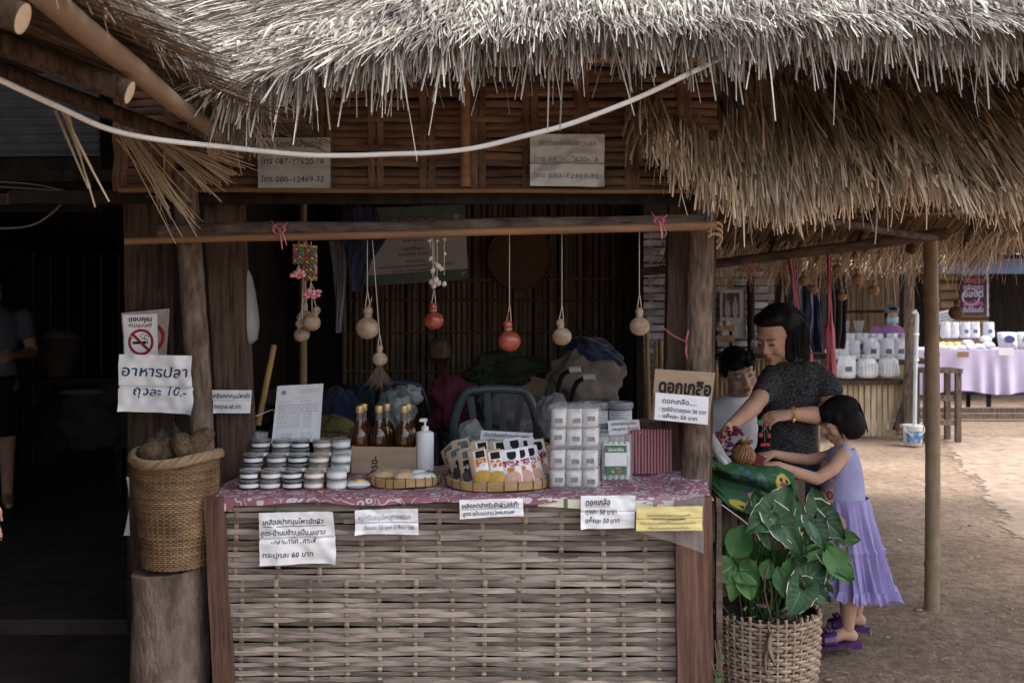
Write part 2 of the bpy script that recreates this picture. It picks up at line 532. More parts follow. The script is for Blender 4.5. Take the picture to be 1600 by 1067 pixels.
# ================================================================== MAIN STALL
stall = thing('thatched_stall', 'open fronted bamboo stall with shaggy grey thatch and woven upper wall', 'market stall', (-.2, 3.8, 0))
def post(px0, px1, pyt, qx0, qx1, pyb, Y, depth, name, mat, tz=None):
    """squared post through two pixel spans, carried down to the ground"""
    c0 = V(((W(px0, Y) + W(px1, Y)) / 2, Y, H(pyt, Y))); c1 = V(((W(qx0, Y) + W(qx1, Y)) / 2, Y, H(pyb, Y)))
    d = (c1 - c0) / (c0.z - c1.z)
    cb = c1 + d * c1.z
    ct = c0
    if tz: ct = c0 - d * (tz - c0.z)
    w0 = (W(px1, Y) - W(px0, Y)) / 2; w1 = (W(qx1, Y) - W(qx0, Y)) / 2
    mb = MB(); n = 14; vs = []; fs = []
    for i in range(n + 1):
        t = i / n; c = ct * (1 - t) + cb * t; hw = w0 * (1 - t) + w1 * t
        for a, b in ((-1, -1), (1, -1), (1, 1), (-1, 1)):
            j = .004 * n3((a * 3, b * 5, t * 9), 1, px0 * .1)
            vs.append((c.x + a * hw + j, c.y + depth / 2 * (b + 1) + j * 1.0, c.z))
    for i in range(n):
        for k in range(4):
            fs.append((i * 4 + k, i * 4 + (k + 1) % 4, i * 4 + 4 + (k + 1) % 4, i * 4 + 4 + k))
    fs += [(0, 3, 2, 1), tuple(n * 4 + k for k in range(4))]
    mb.add(vs, fs)
    return mb.build(name, mat, stall, smooth=False)
def rpole(a, b, r0, r1, name, mat, parent, n=10, seg=16, wob=.06, bend=.0, rings=0):
    a, b = V(a), V(b); pts = []; rr = []
    for i in range(seg + 1):
        t = i / seg
        p = a.lerp(b, t)
        p += V((n3((t * 3, a.x, 1)), n3((t * 3, a.z, 5)), n3((t * 3, a.y, 9)))) * bend
        pts.append(p)
        k = 1 + wob * n3((t * 8, a.x * 3, b.z * 5))
        if rings and (i % rings == 0): k += .05
        rr.append((r0 + (r1 - r0) * t) * k)
    return MB().tube(pts, rr, n).build(name, mat, parent)
post(190, 262, 300, 203, 262, 690, 3.78, .07, 'wooden_post', m_post, 2.5)
post(256, 276, 330, 262, 292, 690, 3.84, .04, 'plank', m_dark_wood, 2.3)
post(316, 374, 320, 345, 390, 745, 3.86, .10, 'wooden_post', m_post, 2.5)
post(1047, 1082, 340, 1036, 1078, 745, 3.86, .07, 'wooden_post', m_post, 2.5)
post(1112, 1120, 345, 1102, 1113, 745, 3.84, .03, 'plank', m_post, 2.3)
a, b = P(295, 375, 3.66), P(318, 700, 3.66); d = (b - a) / (a.z - b.z)
rpole(a - d * .25, b + d * b.z, .046, .043, 'log_post', m_log, stall, n=14, bend=.01)
a, b = P(1099, 350, 3.79), P(1086, 745, 3.79); d = (b - a) / (a.z - b.z)
rpole(a - d * .25, b + d * b.z, .045, .056, 'log_post', m_log, stall, n=14, bend=.012)
# beams
rpole(P(250, 363, 3.56), P(1112, 345, 3.56), .029, .023, 'bark_beam', m_bark, stall, n=12, seg=40, bend=.012)
rpole(P(196, 377, 3.49), P(1119, 353, 3.49), .0125, .0155, 'bamboo_rail', m_bamboo_red, stall, n=10, seg=36, bend=.004, rings=9)
mb = MB().box((W(600, 3.78), 3.78, H(309, 3.78)), (W(1122, 3.78) - W(-40, 3.78), .05, .048)); mb.build('lintel', m_dark_wood, stall, smooth=False)
# woven upper wall: plain weave of wide strips round narrow uprights
wx0, wx1 = W(186, 3.72), W(1122, 3.72)
wz0, wz1 = H(299, 3.72), H(60, 3.72)
up = thing('woven_wall', None, None, (0, 3.72, wz0)); up.parent = stall; up.location = V((0, 3.72, wz0)) - ORG[stall.name]
MB().box(((wx0 + wx1) / 2, 3.765, (wz0 + wz1) / 2), (wx1 - wx0, .012, wz1 - wz0)).build('backing', m_dark_wood, up, smooth=False)
sp = .192; ncol = int((wx1 - wx0) / sp) + 1
rh = .0875; nrow = int((wz1 - wz0) / rh) + 1
for r in range(nrow):
    zc = wz0 + rh * (r + .5) + U(-.003, .003)
    for s3 in range(3):                      # three thin laths per woven row
        mb = MB(); vs = []; fs = []
        hh = rh / 3 * .47
        z_ = zc + (s3 - 1) * rh / 3
        n = ncol * 4; ph = U(-.4, .4)
        tilt = U(-.003, .003)
        for i in range(n + 1):
            x = wx0 + (wx1 - wx0) * i / n
            k = math.cos(math.pi * ((x - wx0) / sp + r))
            y = 3.735 - .0105 * k + .0025 * n3((x * 8, z_ * 30, 0))
            dz = .0035 * n3((x * 5, z_ * 20, 3)) + tilt * (x - wx0)
            vs += [(x, y + .002, z_ + dz + hh), (x, y - .003, z_ + dz + hh * .5), (x, y - .003, z_ + dz - hh * .5), (x, y + .002, z_ + dz - hh)]
        for i in range(n):
            for k in range(3): fs.append((i * 4 + k, i * 4 + k + 1, i * 4 + 5 + k, i * 4 + 4 + k))
        mb.add(vs, fs).build('strip', m_wall_weave, up)
for c in range(ncol):
    xc = wx0 + sp * c
    for s3 in range(2):
        x = xc + (s3 - .5) * .030 + U(-.003, .003)
        mb = MB(); vs = []; fs = []; n = nrow * 4
        for i in range(n + 1):
            z = wz0 + (wz1 - wz0) * i / n
            k = math.cos(math.pi * ((z - wz0) / rh - .5 + c))
            y = 3.728 - .011 * math.sin(math.pi * ((z - wz0) / rh + c))
            vs += [(x - .0135, y, z), (x, y - .003, z), (x + .0135, y, z)]
        for i in range(n):
            for k in range(2): fs.append((i * 3 + k, i * 3 + k + 1, i * 3 + 4 + k, i * 3 + 3 + k))
        mb.add(vs, fs).build('upright_strip', m_wall_weave_v, up)
rpole(P(727, 100, 3.67), P(727, 292, 3.67), .020, .021, 'bamboo_upright', m_bamboo_red, stall, rings=8)
rpole(P(265, 200, 3.66), P(267, 300, 3.66), .017, .017, 'bamboo_upright', m_bamboo_red, stall, rings=8)
rpole(P(186, 297, 3.69), P(1128, 299, 3.69), .009, .009, 'wall_rail', m_bamboo_red, stall, seg=24, bend=.006)
rpole(P(186, 98, 3.66), P(1120, 92, 3.66), .014, .014, 'wall_rail', m_bamboo_red, stall, seg=24, bend=.006)

# interior: floor, back wall of upright slats, side walls, inner posts
XL, XR, YB = -1.45, .76, 6.3
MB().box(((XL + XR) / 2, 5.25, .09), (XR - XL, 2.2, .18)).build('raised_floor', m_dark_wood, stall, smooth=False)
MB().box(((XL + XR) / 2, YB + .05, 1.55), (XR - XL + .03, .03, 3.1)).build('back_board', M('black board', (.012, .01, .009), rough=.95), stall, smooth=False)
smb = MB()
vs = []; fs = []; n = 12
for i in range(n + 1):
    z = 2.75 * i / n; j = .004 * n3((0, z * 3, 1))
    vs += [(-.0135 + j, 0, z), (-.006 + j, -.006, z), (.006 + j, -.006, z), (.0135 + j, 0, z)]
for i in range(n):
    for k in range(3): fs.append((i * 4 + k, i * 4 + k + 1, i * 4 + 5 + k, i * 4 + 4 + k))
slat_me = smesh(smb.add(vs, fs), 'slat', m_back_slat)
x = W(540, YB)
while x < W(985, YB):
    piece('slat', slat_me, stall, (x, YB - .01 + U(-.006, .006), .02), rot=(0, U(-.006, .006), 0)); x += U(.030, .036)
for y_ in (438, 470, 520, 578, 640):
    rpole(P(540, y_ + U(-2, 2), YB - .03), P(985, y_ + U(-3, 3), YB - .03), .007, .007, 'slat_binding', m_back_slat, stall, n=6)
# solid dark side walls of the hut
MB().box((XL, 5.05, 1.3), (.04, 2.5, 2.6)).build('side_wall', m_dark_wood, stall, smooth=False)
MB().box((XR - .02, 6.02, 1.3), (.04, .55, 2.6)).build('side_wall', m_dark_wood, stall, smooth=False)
rpole((W(984, 5.9), 5.9, 0), (W(984, 5.9), 5.9, 2.5), .055, .05, 'inner_post', m_dark_wood, stall)
rpole((W(474, 5.2), 5.2, .1), (W(474, 5.2), 5.2, 2.4), .02, .018, 'inner_post', m_bamboo, stall)
# ------------------------------------------------------------------ thatch of the main roof
EK = [(-1200, 128), (200, 128), (350, 128), (420, 104), (500, 86), (600, 62), (650, 44), (800, 33), (1000, 24), (1300, 18), (1800, 20)]
def eave_y(px):
    for (a, ya), (b, yb) in zip(EK[:-1], EK[1:]):
        if px <= b:
            t = (px - a) / (b - a); return ya + (yb - ya) * t
    return EK[-1][1]
EY = 3.02
def roof_pt(px, v, lift=0):
    """px along the eave, v 0 eave .. 1 ridge"""
    x = W(px, EY); z0 = H(eave_y(px), EY)
    if px < 350: v0 = min(.42, (350 - px) / 200 * .24); v = v0 + (1 - v0) * v
    zr = 3.72
    e = .035 * n3((x * 2.5, v * 9, 0)) + .02 * n3((x * 8, v * 20, 7))
    return V((x, EY + 2.35 * v, z0 + (zr - z0) * (v ** .93) + e * (0.3 + min(1, v * 6)) + lift))
mb = MB()
mb.grid(lambda u, v: roof_pt(-1200 + 4600 * u, v, -.03), 140, 24)
mb.grid(lambda u, v: (W(-1200 + 4600 * u, EY), EY + 2.35 + 2.5 * v, 3.69 - 1.72 * v), 6, 4)
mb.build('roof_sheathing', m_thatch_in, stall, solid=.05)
def roof_dirs(px):
    """down-slope direction, fanning to the left on the hip"""
    k = np.clip((760 - px) / 500, 0, 1)
    return k
N_ = 30000
px = nrs.uniform(60, 2150, N_); v = nrs.uniform(0, 1, N_) ** 1.6 * .60
rt = np.array([roof_pt(a, b, .0) for a, b in zip(px, v)])
k = roof_dirs(px)
sl_ = 1.36 / 2.35
k *= np.clip((px - 300) / 150, .55, 1)
d = np.stack([-1.0 * k + nrs.normal(0, .13, N_), -np.ones(N_) * (1 - .35 * k), -np.ones(N_) * sl_ * (1 - .25 * k) + nrs.uniform(.0, .12, N_)], 1)
strands('thatch', rt, d, nrs.uniform(.08, .26, N_), nrs.uniform(.003, .0075, N_), m_grey_thatch, stall, sag=nrs.uniform(0, .12, N_), curl=.10, segs=3, face=(0, .3, 1), fj=.8, taper=.5, kind='stuff')
N_ = 11500
px = nrs.uniform(352, 1760, N_)
cl = np.array([.5 + .5 * n3((a * .035, 0, 0)) + .35 * n3((a * .15, 3, 0)) for a in px])
v = nrs.uniform(-.012, .07, N_)
rt = np.array([roof_pt(a, b, .012) for a, b in zip(px, v)]) + nrs.normal(0, .012, (N_, 3))
k = roof_dirs(px)
cx_ = np.array([n3((a * .06, 5, 0)) for a in px])
d = np.stack([-.22 * k + .35 * cx_ + nrs.normal(0, .20, N_), -np.ones(N_) * nrs.uniform(.35, .9, N_), -nrs.uniform(.15, .6, N_)], 1)
ln = (.06 + .125 * np.clip(cl, .1, 1.2) * nrs.uniform(.3, 1.2, N_)) * (1 + (nrs.uniform(0, 1, N_) > .955) * nrs.uniform(.2, .8, N_)) 
strands('eave_fringe', rt, d, ln, nrs.uniform(.004, .012, N_), m_grey_thatch, stall, sag=nrs.uniform(.55, 1.25, N_), curl=.22, segs=5, face=(0, 1, .2), fj=.7, taper=.4, kind='stuff')
# dark inner thatch ends and rafters under the eave
N_ = 1500
px = nrs.uniform(330, 1750, N_); rt = np.array([roof_pt(a, .03, -.04) for a in px])
strands('inner_thatch', rt, np.stack([nrs.normal(0, .3, N_), nrs.uniform(-.2, .6, N_), -np.ones(N_)], 1), nrs.uniform(.03, .10, N_), nrs.uniform(.004, .009, N_), m_thatch, stall, segs=3, kind='stuff')
for px_ in (420, 560, 690, 830, 960, 1100, 1240, 1390, 1540):
    a = roof_pt(px_, .02, -.075); b = roof_pt(px_, .95, -.10)
    rpole(a, b, .018, .018, 'rafter', m_bamboo_red, stall)
for v_ in (.06, .35, .65):
    MB().tube([roof_pt(p_, v_, -.06) for p_ in range(-400, 1760, 90)], .014, 8).build('purlin', m_bamboo_red, stall)

# ================================================================== LEAN-TO (right gable roof)
lean = thing('thatched_porch', 'tan thatched porch roof on one bamboo pole, right of the stall', 'porch', (1.7, 4.6, 0))
RA, RB = V((W(985, 4.40), 4.40, 2.66)), V((3.35, 4.78, 2.56))
EA = [(960, 185), (1010, 215), (1060, 262), (1120, 292), (1160, 322), (1240, 332), (1330, 305), (1430, 292), (1500, 312), (1600, 322), (1800, 330)]
def front_eave(u):
    px_ = 985 + (1800 - 985) * u
    for (a, ya), (b, yb) in zip(EA[:-1], EA[1:]):
        if px_ <= b: break
    y_ = ya + (yb - ya) * (px_ - a) / (b - a)
    Y_ = 3.58 + .02 * math.sin(u * 9)
    return V((W(px_, Y_), Y_, H(y_ - 20, Y_)))
def fp(u, v, lift=0):
    """front slope: v 0 ridge .. 1 eave, slightly bellied"""
    r = RA.lerp(RB, u); x = r.x
    e = front_eave(min(1, max(0, (x / 3.58 * F + 800 - 985) / 815)))
    e = V((x, e.y, e.z))
    p = r.lerp(e, v); p.z += .06 * math.sin(math.pi * v) + lift
    return p
BE0, BE1 = V((.80, 5.65, H(402, 5.65))), V((2.75, 5.35, H(368, 5.35)))
def bp_(u, v, lift=0):
    r = RA.lerp(RB, u); e = BE0.lerp(BE1, min(1, max(0, r.x - .8) / 1.95))
    e = V((r.x, e.y, e.z)); p = r.lerp(e, v); p.z += lift
    return p
mb = MB()
mb.grid(lambda u, v: fp(u, v * .97, -.03), 24, 8); mb.grid(lambda u, v: bp_(.12 + .66 * u, v, .0), 24, 8)
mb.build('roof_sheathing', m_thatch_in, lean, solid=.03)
for (v0, v1, n_, l0, l1) in ((.0, .15, 1700, .35, .6), (.15, .45, 2400, .4, .7), (.4, .72, 2600, .3, .55), (.7, .97, 2400, .12, .28)):
    u = nrs.uniform(-.02, 1, n_); v = nrs.uniform(v0, v1, n_)
    rt = np.array([fp(max(0, a), b, .012) for a, b in zip(u, v)]) + nrs.normal(0, .01, (n_, 3))
    d = np.array([fp(max(0, a), 1) - fp(max(0, a), 0) for a in u]); d /= np.linalg.norm(d, axis=1)[:, None]
    d += np.stack([nrs.normal(-.13, .075, n_), nrs.normal(0, .05, n_) - .03, nrs.normal(0, .05, n_)], 1)
    strands('thatch', rt, d, nrs.uniform(l0, l1, n_), nrs.uniform(.006, .020, n_), m_thatch, lean, sag=nrs.uniform(.0, .25, n_), curl=.07, segs=4, face=(0, 1, .4), fj=.5, taper=.35, kind='stuff')
n_ = 1500
u = nrs.uniform(-.02, 1, n_)
rt = np.array([fp(max(0, a), 1, .0) for a in u]) + nrs.normal(0, .015, (n_, 3))
strands('eave_fringe', rt, np.stack([nrs.normal(.02, .15, n_), nrs.uniform(-.35, -.05, n_), -np.ones(n_)], 1), nrs.uniform(.04, .12, n_) * (1 + .6 * (nrs.uniform(0, 1, n_) > .95)), nrs.uniform(.004, .010, n_), m_thatch, lean, sag=nrs.uniform(0, .2, n_), curl=.2, segs=4, taper=.4, kind='stuff')
n_ = 2400     # underside of the far slope and its bright fringe
u = nrs.uniform(.13, .78, n_); v = nrs.uniform(0, .9, n_)
rt = np.array([bp_(a, b, -.025) for a, b in zip(u, v)])
d = np.array([bp_(a, 1) - bp_(a, 0) for a in u]); d[:, 0] += nrs.normal(-.25, .08, n_)
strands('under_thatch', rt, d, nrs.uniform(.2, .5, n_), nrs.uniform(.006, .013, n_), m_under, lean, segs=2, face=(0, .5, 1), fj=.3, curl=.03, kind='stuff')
n_ = 2200
u = nrs.uniform(.15, .78, n_)
rt = np.array([bp_(a, nrs.uniform(.9, 1.02), nrs.uniform(-.03, .03)) for a in u])
strands('far_fringe', rt, np.stack([nrs.normal(-.25, .35, n_), nrs.uniform(.0, .9, n_), -np.ones(n_) * .6], 1), nrs.uniform(.05, .2, n_), nrs.uniform(.003, .007, n_), m_thatch, lean, sag=nrs.uniform(.1, .7, n_), curl=.25, segs=4, kind='stuff')
for v_ in (.25, .5, .75):
    MB().tube([bp_(.14 + i / 14.5, v_, -.045) for i in range(10)], .012, 7).build('purlin', m_bamboo_red, lean)
for u_ in (.18, .34, .5, .7):
    MB().tube([bp_(u_, 0, -.06), bp_(u_ - .02, 1, -.06)], .016, 7).build('rafter', m_bark, lean)
rpole(P(1004, 425, 5.35), P(1480, 366, 5.0), .022, .03, 'far_beam', m_bark, lean, seg=24, bend=.02)
rpole(P(1120, 318, 3.85), P(1460, 372, 5.0), .018, .018, 'side_beam', m_bark, lean, bend=.01)
# the bamboo pole with nodes
pts = []; rr = []
a = P(1456, 945, 5.07); a.z = -.03; b = P(1455, 372, 5.07)
L_ = b.z - a.z; nodes = [.0, .24, .62, .98, 1.30, 1.58, 1.9]
k = 0
for i in range(97):
    z = L_ * i / 96
    r_ = .0375 - .002 * z / L_
    dn = min(abs(z - q_) for q_ in nodes)
    r_ += .0045 * math.exp(-(dn / .008) ** 2) - .0015 * math.exp(-((dn - .02) / .01) ** 2)
    pts.append(a.lerp(b, i / 96) + V((.006 * math.sin(z * 2), 0, 0))); rr.append(r_)
m_pole = M('weathered bamboo pole', (.20, .13, .075), (.33, .25, .17), sc=6, st=(2, 2, .8), rough=.6, bump=.25, bsc=40)
MB().tube(pts, rr, 18).build('bamboo_pole', m_pole, lean)
MB().tube([fp(.35, .02, .02).lerp(fp(1, .02, .02), i / 20) + V((0, 0, .006 * math.sin(i * 9))) for i in range(21)], .012, 8).build('ridge_rope', m_straw, lean)

# ================================================================== LEFT AWNING (roof over the viewer's left)
awn = thing('thatched_awning', 'dark low thatched roof corner with cut rafter ends at upper left', 'awning', (-1.6, 2.5, 2.1))
def ap(x, Y, lift=0):
    """left roof plane: eave at x=-.87, rising to the left"""
    return V((x, Y, 2.135 + .36 * (-.88 - x) + lift + .02 * n3((x * 6, Y * 6, 0))))
mb = MB().grid(lambda u, v: ap(-.9 - 4.6 * u, -2.6 + 6.05 * v, .05), 24, 30)  # sheathing runs on out of view, extended to block light at the left
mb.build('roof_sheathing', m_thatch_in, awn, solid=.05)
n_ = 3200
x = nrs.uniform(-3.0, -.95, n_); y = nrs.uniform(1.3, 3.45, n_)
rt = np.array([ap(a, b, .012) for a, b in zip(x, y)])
strands('under_thatch', rt, np.stack([np.ones(n_), nrs.normal(0, .15, n_), -.36 * np.ones(n_)], 1), nrs.uniform(.2, .5, n_), nrs.uniform(.004, .009, n_), m_stalk_shade, awn, segs=2, face=(0, .4, 1), curl=.04, kind='stuff')
n_ = 2600      # bright shaggy edge
y = nrs.uniform(1.5, 3.42, n_)
rt = np.array([ap(nrs.uniform(-.98, -.86), b, nrs.uniform(.055, .10)) for b in y])
strands('edge_thatch', rt, np.stack([nrs.uniform(.3, .9, n_), nrs.normal(.35, .3, n_), -nrs.uniform(.0, .3, n_)], 1), nrs.uniform(.03, .10, n_), nrs.uniform(.003, .006, n_), m_grey_thatch, awn, sag=nrs.uniform(.1, .9, n_), curl=.35, segs=4, face=(.3, 1, .3), kind='stuff')
n_ = 700       # clump at the far corner
rt = np.array([ap(-.93, 3.3, .04)] * n_) + nrs.normal(0, .05, (n_, 3)) * np.array([1, .6, .5])
strands('corner_tuft', rt, np.stack([nrs.uniform(-.3, .8, n_), nrs.normal(-.3, .3, n_), nrs.uniform(-.5, .1, n_)], 1), nrs.uniform(.05, .13, n_), nrs.uniform(.003, .006, n_), m_grey_thatch, awn, sag=nrs.uniform(.2, 1, n_), curl=.4, segs=4, kind='stuff')
m_purl = M('round purlin wood', (.20, .13, .085), (.30, .21, .145), sc=6, st=(3, .6, 3), rough=.75, bump=.25)
m_cut = M('cut wood end', (.42, .30, .20), (.52, .39, .27), sc=30, rough=.8)
def rafter(px_, py_, Y, r):
    e = P(px_, py_, Y); d = V((-1, -.10, .36 + (.02))).normalized()
    mb = MB()
    pts = [e + d * t for t in (0, .03, .3, .8, 1.6, 2.4)]
    mb.tube(pts, [r * q for q in (.97, 1, 1.03, 1.0, 1.04, 1)], 16)
    mb.m[-2] = 1
    mb.build('rafter', [m_purl if False else m_post, m_cut], awn)
rafter(203, 145, 2.47, .030)
rafter(36, 30, 1.92, .032)
rafter(330, 235, 3.25, .026)
pp = [P(60, -15, 1.98), P(125, 42, 2.2), P(205, 104, 2.52), P(270, 160, 2.85), P(338, 208, 3.28)]
MB().tube(pp, [.030, .030, .029, .027, .025], 14).build('purlin', m_purl, awn)
# splayed dry stalks hanging under the corner
def stalks(n, px0, py0, Y0, tips, w0, w1):
    rt = []; d = []; ln = []
    for i in range(n):
        a = P(px0 + nrs.normal(0, 9), py0 + nrs.normal(0, 5), Y0)
        t_ = tips[i % len(tips)]
        b = P(t_[0] + nrs.normal(0, 9), t_[1] + nrs.normal(0, 9), Y0 - .1 + nrs.normal(0, .03))
        k = nrs.uniform(.75, 1.05)
        rt.append(a); d.append(b - a); ln.append((b - a).length * k)
    strands('dry_stalks', np.array(rt), np.array(d), np.array(ln), nrs.uniform(w0, w1, n), m_straw, awn, curl=.03, segs=3, face=(0, 1, 0), fj=.4, kind='stuff')
stalks(26, 195, 205, 3.3, [(290, 360), (308, 355), (282, 345), (300, 362), (318, 352)], .004, .007)
stalks(60, 235, 205, 3.3, [(345, 310), (372, 285), (385, 262), (390, 240), (360, 300), (375, 275)], .004, .008)
stalks(4, 95, 172, 2.7, [(160, 328)], .008, .011)
stalks(3, 245, 225, 3.3, [(253, 345)], .004, .006)

# ================================================================== LEFT SHACK (dark room)
shack = thing('wooden_shack', 'dark open shack interior with raised floor left of the stall', 'shack', (-2.8, 6, 0))
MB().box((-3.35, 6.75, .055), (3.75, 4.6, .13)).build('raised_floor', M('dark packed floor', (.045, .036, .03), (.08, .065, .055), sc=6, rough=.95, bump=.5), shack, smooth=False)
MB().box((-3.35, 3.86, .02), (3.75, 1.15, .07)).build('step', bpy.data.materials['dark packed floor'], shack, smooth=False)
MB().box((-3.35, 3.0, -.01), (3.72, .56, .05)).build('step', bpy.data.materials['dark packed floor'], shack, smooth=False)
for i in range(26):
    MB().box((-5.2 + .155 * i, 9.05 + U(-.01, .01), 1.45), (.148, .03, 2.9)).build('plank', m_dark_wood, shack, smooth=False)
MB().box((-5.25, 4.6, 1.7), (.04, 9.2, 3.4)).build('side_wall', m_dark_wood, shack, smooth=False)  # unseen wall, extended forward to keep side light out of the shack
for i in range(30): MB().box((-2.75, -2.4 + .19 * i, 1.4), (.03, .182, 2.8)).build('shade_plank', m_dark_wood, shack, smooth=False)  # unseen planks added to cut the light coming from the left
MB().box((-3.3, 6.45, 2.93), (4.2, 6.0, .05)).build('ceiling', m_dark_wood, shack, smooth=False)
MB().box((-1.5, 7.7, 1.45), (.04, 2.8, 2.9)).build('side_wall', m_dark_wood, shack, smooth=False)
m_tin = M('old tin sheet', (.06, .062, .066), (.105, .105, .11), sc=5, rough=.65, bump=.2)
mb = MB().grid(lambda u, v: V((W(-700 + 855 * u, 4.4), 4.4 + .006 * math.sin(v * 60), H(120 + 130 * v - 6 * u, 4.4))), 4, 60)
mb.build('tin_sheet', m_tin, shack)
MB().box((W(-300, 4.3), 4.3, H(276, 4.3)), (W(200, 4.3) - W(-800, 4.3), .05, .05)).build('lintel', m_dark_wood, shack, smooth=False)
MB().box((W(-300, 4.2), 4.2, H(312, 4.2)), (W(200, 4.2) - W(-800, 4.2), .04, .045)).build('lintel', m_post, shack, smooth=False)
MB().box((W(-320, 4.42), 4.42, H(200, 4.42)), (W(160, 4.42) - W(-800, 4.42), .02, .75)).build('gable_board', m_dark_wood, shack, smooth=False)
# ================================================================== COUNTER
CY = 3.42          # front face of the weave
TZ = .857          # table top
counter = thing('stall_counter', 'stall counter faced with weathered grey bamboo weave between two brown boards', 'counter', (W(715, 3.6), 3.75, 0))
def weave(x0, x1, z0, z1, rows, stakes, name, Y, lean_=0.0, ends=.012):
    wv = thing(name, None, None, (x0, Y, z0)); wv.parent = counter; wv.location = V((x0, Y, z0)) - ORG[counter.name]
    sx = [x0 + (x1 - x0) * (k + .5 + U(-.06, .06)) / stakes for k in range(stakes)]
    rh = (z1 - z0) / rows
    for r in range(rows):
        zc = z0 + rh * (r + .5)
        # each row is one to three laths butted end to end
        cuts = sorted(x0 + (x1 - x0) * q for q in rnd.choice(([], [], [U(.15, .85)], [U(.2, .8)], [U(.12, .4), U(.6, .88)])))
        xs = [x0 + U(-ends, ends * .5)] + cuts + [x1 + U(-ends * .5, ends)]
        for a, b in zip(xs[:-1], xs[1:]):
            n = max(4, int((b - a) / (x1 - x0) * stakes * 3)); vs = []; fs = []
            h0 = rh * U(.45, .55); sd_ = U(0, 100); zo = U(-.003, .003); yo = U(-.002, .002)
            for i in range(n + 1):
                x = a + (b - a) * i / n
                # phase from neighbouring stakes
                kf = 0
                for k in range(len(sx) - 1):
                    if sx[k] <= x: kf = k + (x - sx[k]) / (sx[k + 1] - sx[k])
                if x < sx[0]: kf = (x - sx[0]) / (sx[1] - sx[0])
                if x > sx[-1]: kf = len(sx) - 1 + (x - sx[-1]) / (sx[-1] - sx[-2])
                y = Y + .0046 * math.cos(math.pi * (kf + r)) + yo + .003 * n3((x * 6, zc * 40, sd_))
                dz = .004 * n3((x * 2.2, sd_, 1)) + zo + .0012 * n3((x * 14, sd_, 5))
                h = h0 * (1 + .16 * n3((x * 5, sd_, 9)))
                tw = .0012 * n3((x * 9, sd_, 2))
                vs += [(x, y + .001, zc + dz + h), (x, y - .0025 + tw, zc + dz + h * .84), (x, y - .0025 - tw, zc + dz - h * .84), (x, y + .001, zc + dz - h)]
            for i in range(n):
                for k in range(3): fs.append((i * 4 + k, i * 4 + k + 1, i * 4 + 5 + k, i * 4 + 4 + k))
            e = n * 4
            fs += [(0, 3, 2, 1), (e, e + 1, e + 2, e + 3)]
            MB().add(vs, fs).build('slat', m_weave_grey, wv)
    for k, x in enumerate(sx):
        mb = MB(); vs = []; fs = []; n = rows * 2; j = U(-.012, .012)
        for i in range(n + 1):
            t = i / n; z = z0 - .01 + (z1 - z0 + .02) * t
            y = Y - .0058 * math.cos(math.pi * (k + (z - z0) / rh - .5)) + .001
            xx = x + j * (t - .5) + .002 * n3((x, z * 8, 1))
            vs += [(xx - .0085, y + .001, z), (xx - .003, y - .0025, z), (xx + .003, y - .0025, z), (xx + .0085, y + .001, z)]
        for i in range(n):
            for q in range(3): fs.append((i * 4 + q, i * 4 + q + 1, i * 4 + 5 + q, i * 4 + 4 + q))
        mb.add(vs, fs).build('stake', m_stake, wv)
    return wv
weave(W(340, CY), W(1102, CY), H(914, CY), TZ - .012, 15, 12, 'woven_panel', CY)
weave(W(352, CY), W(1056, CY), .03, H(910, CY - .012), 32, 13, 'woven_panel', CY - .012)
MB().box((W(715, CY), CY + .06, .43), (W(1100, CY) - W(340, CY), .01, .80)).build('backing', m_dark_wood, counter, smooth=False)
def board(q, Y, d, name, mat, seed):
    mb = MB(); n = 16
    vs = []; fs = []
    for i in range(n + 1):
        t = i / n
        for k in range(2):
            a, b = q[0 if k == 0 else 1], q[3 if k == 0 else 2]
            p = P(a[0] + (b[0] - a[0]) * t + 2.2 * n3((t * 4, seed, k * 5)), a[1] + (b[1] - a[1]) * t, Y)
            vs.append(p)
    m = len(vs)
    vs += [v_ + V((0, d, 0)) for v_ in vs]
    for i in range(n):
        a = i * 2
        fs += [(a, a + 1, a + 3, a + 2), (m + a + 1, m + a, m + a + 2, m + a + 3), (a, a + 2, m + a + 2, m + a), (a + 1, m + a + 1, m + a + 3, a + 3)]
    fs += [(0, m, m + 1, 1), (2 * n, 2 * n + 1, m + 2 * n + 1, m + 2 * n)]
    return mb.add(vs, fs).build(name, mat, counter, smooth=False)
board([(318, 778), (346, 778), (370, 1172), (338, 1172)], CY - .05, .03, 'side_board', m_plank, 3)
board([(1055, 784), (1112, 776), (1116, 1172), (1060, 1172)], CY - .05, .03, 'side_board', m_plank, 8)
board([(1119, 776), (1128, 782), (1130, 1172), (1120, 1172)], CY + .0, .03, 'edge_batten', m_bark, 12)
MB().box((W(715, 3.8), 3.785, TZ - .016), (1.80, .70, .028)).build('table_top', m_plank, counter, smooth=False)
for x_ in (-1.0, .66):
    for y_ in (3.55, 4.1): MB().box((x_, y_, .415), (.05, .05, .83)).build('leg', m_post, counter, smooth=False)

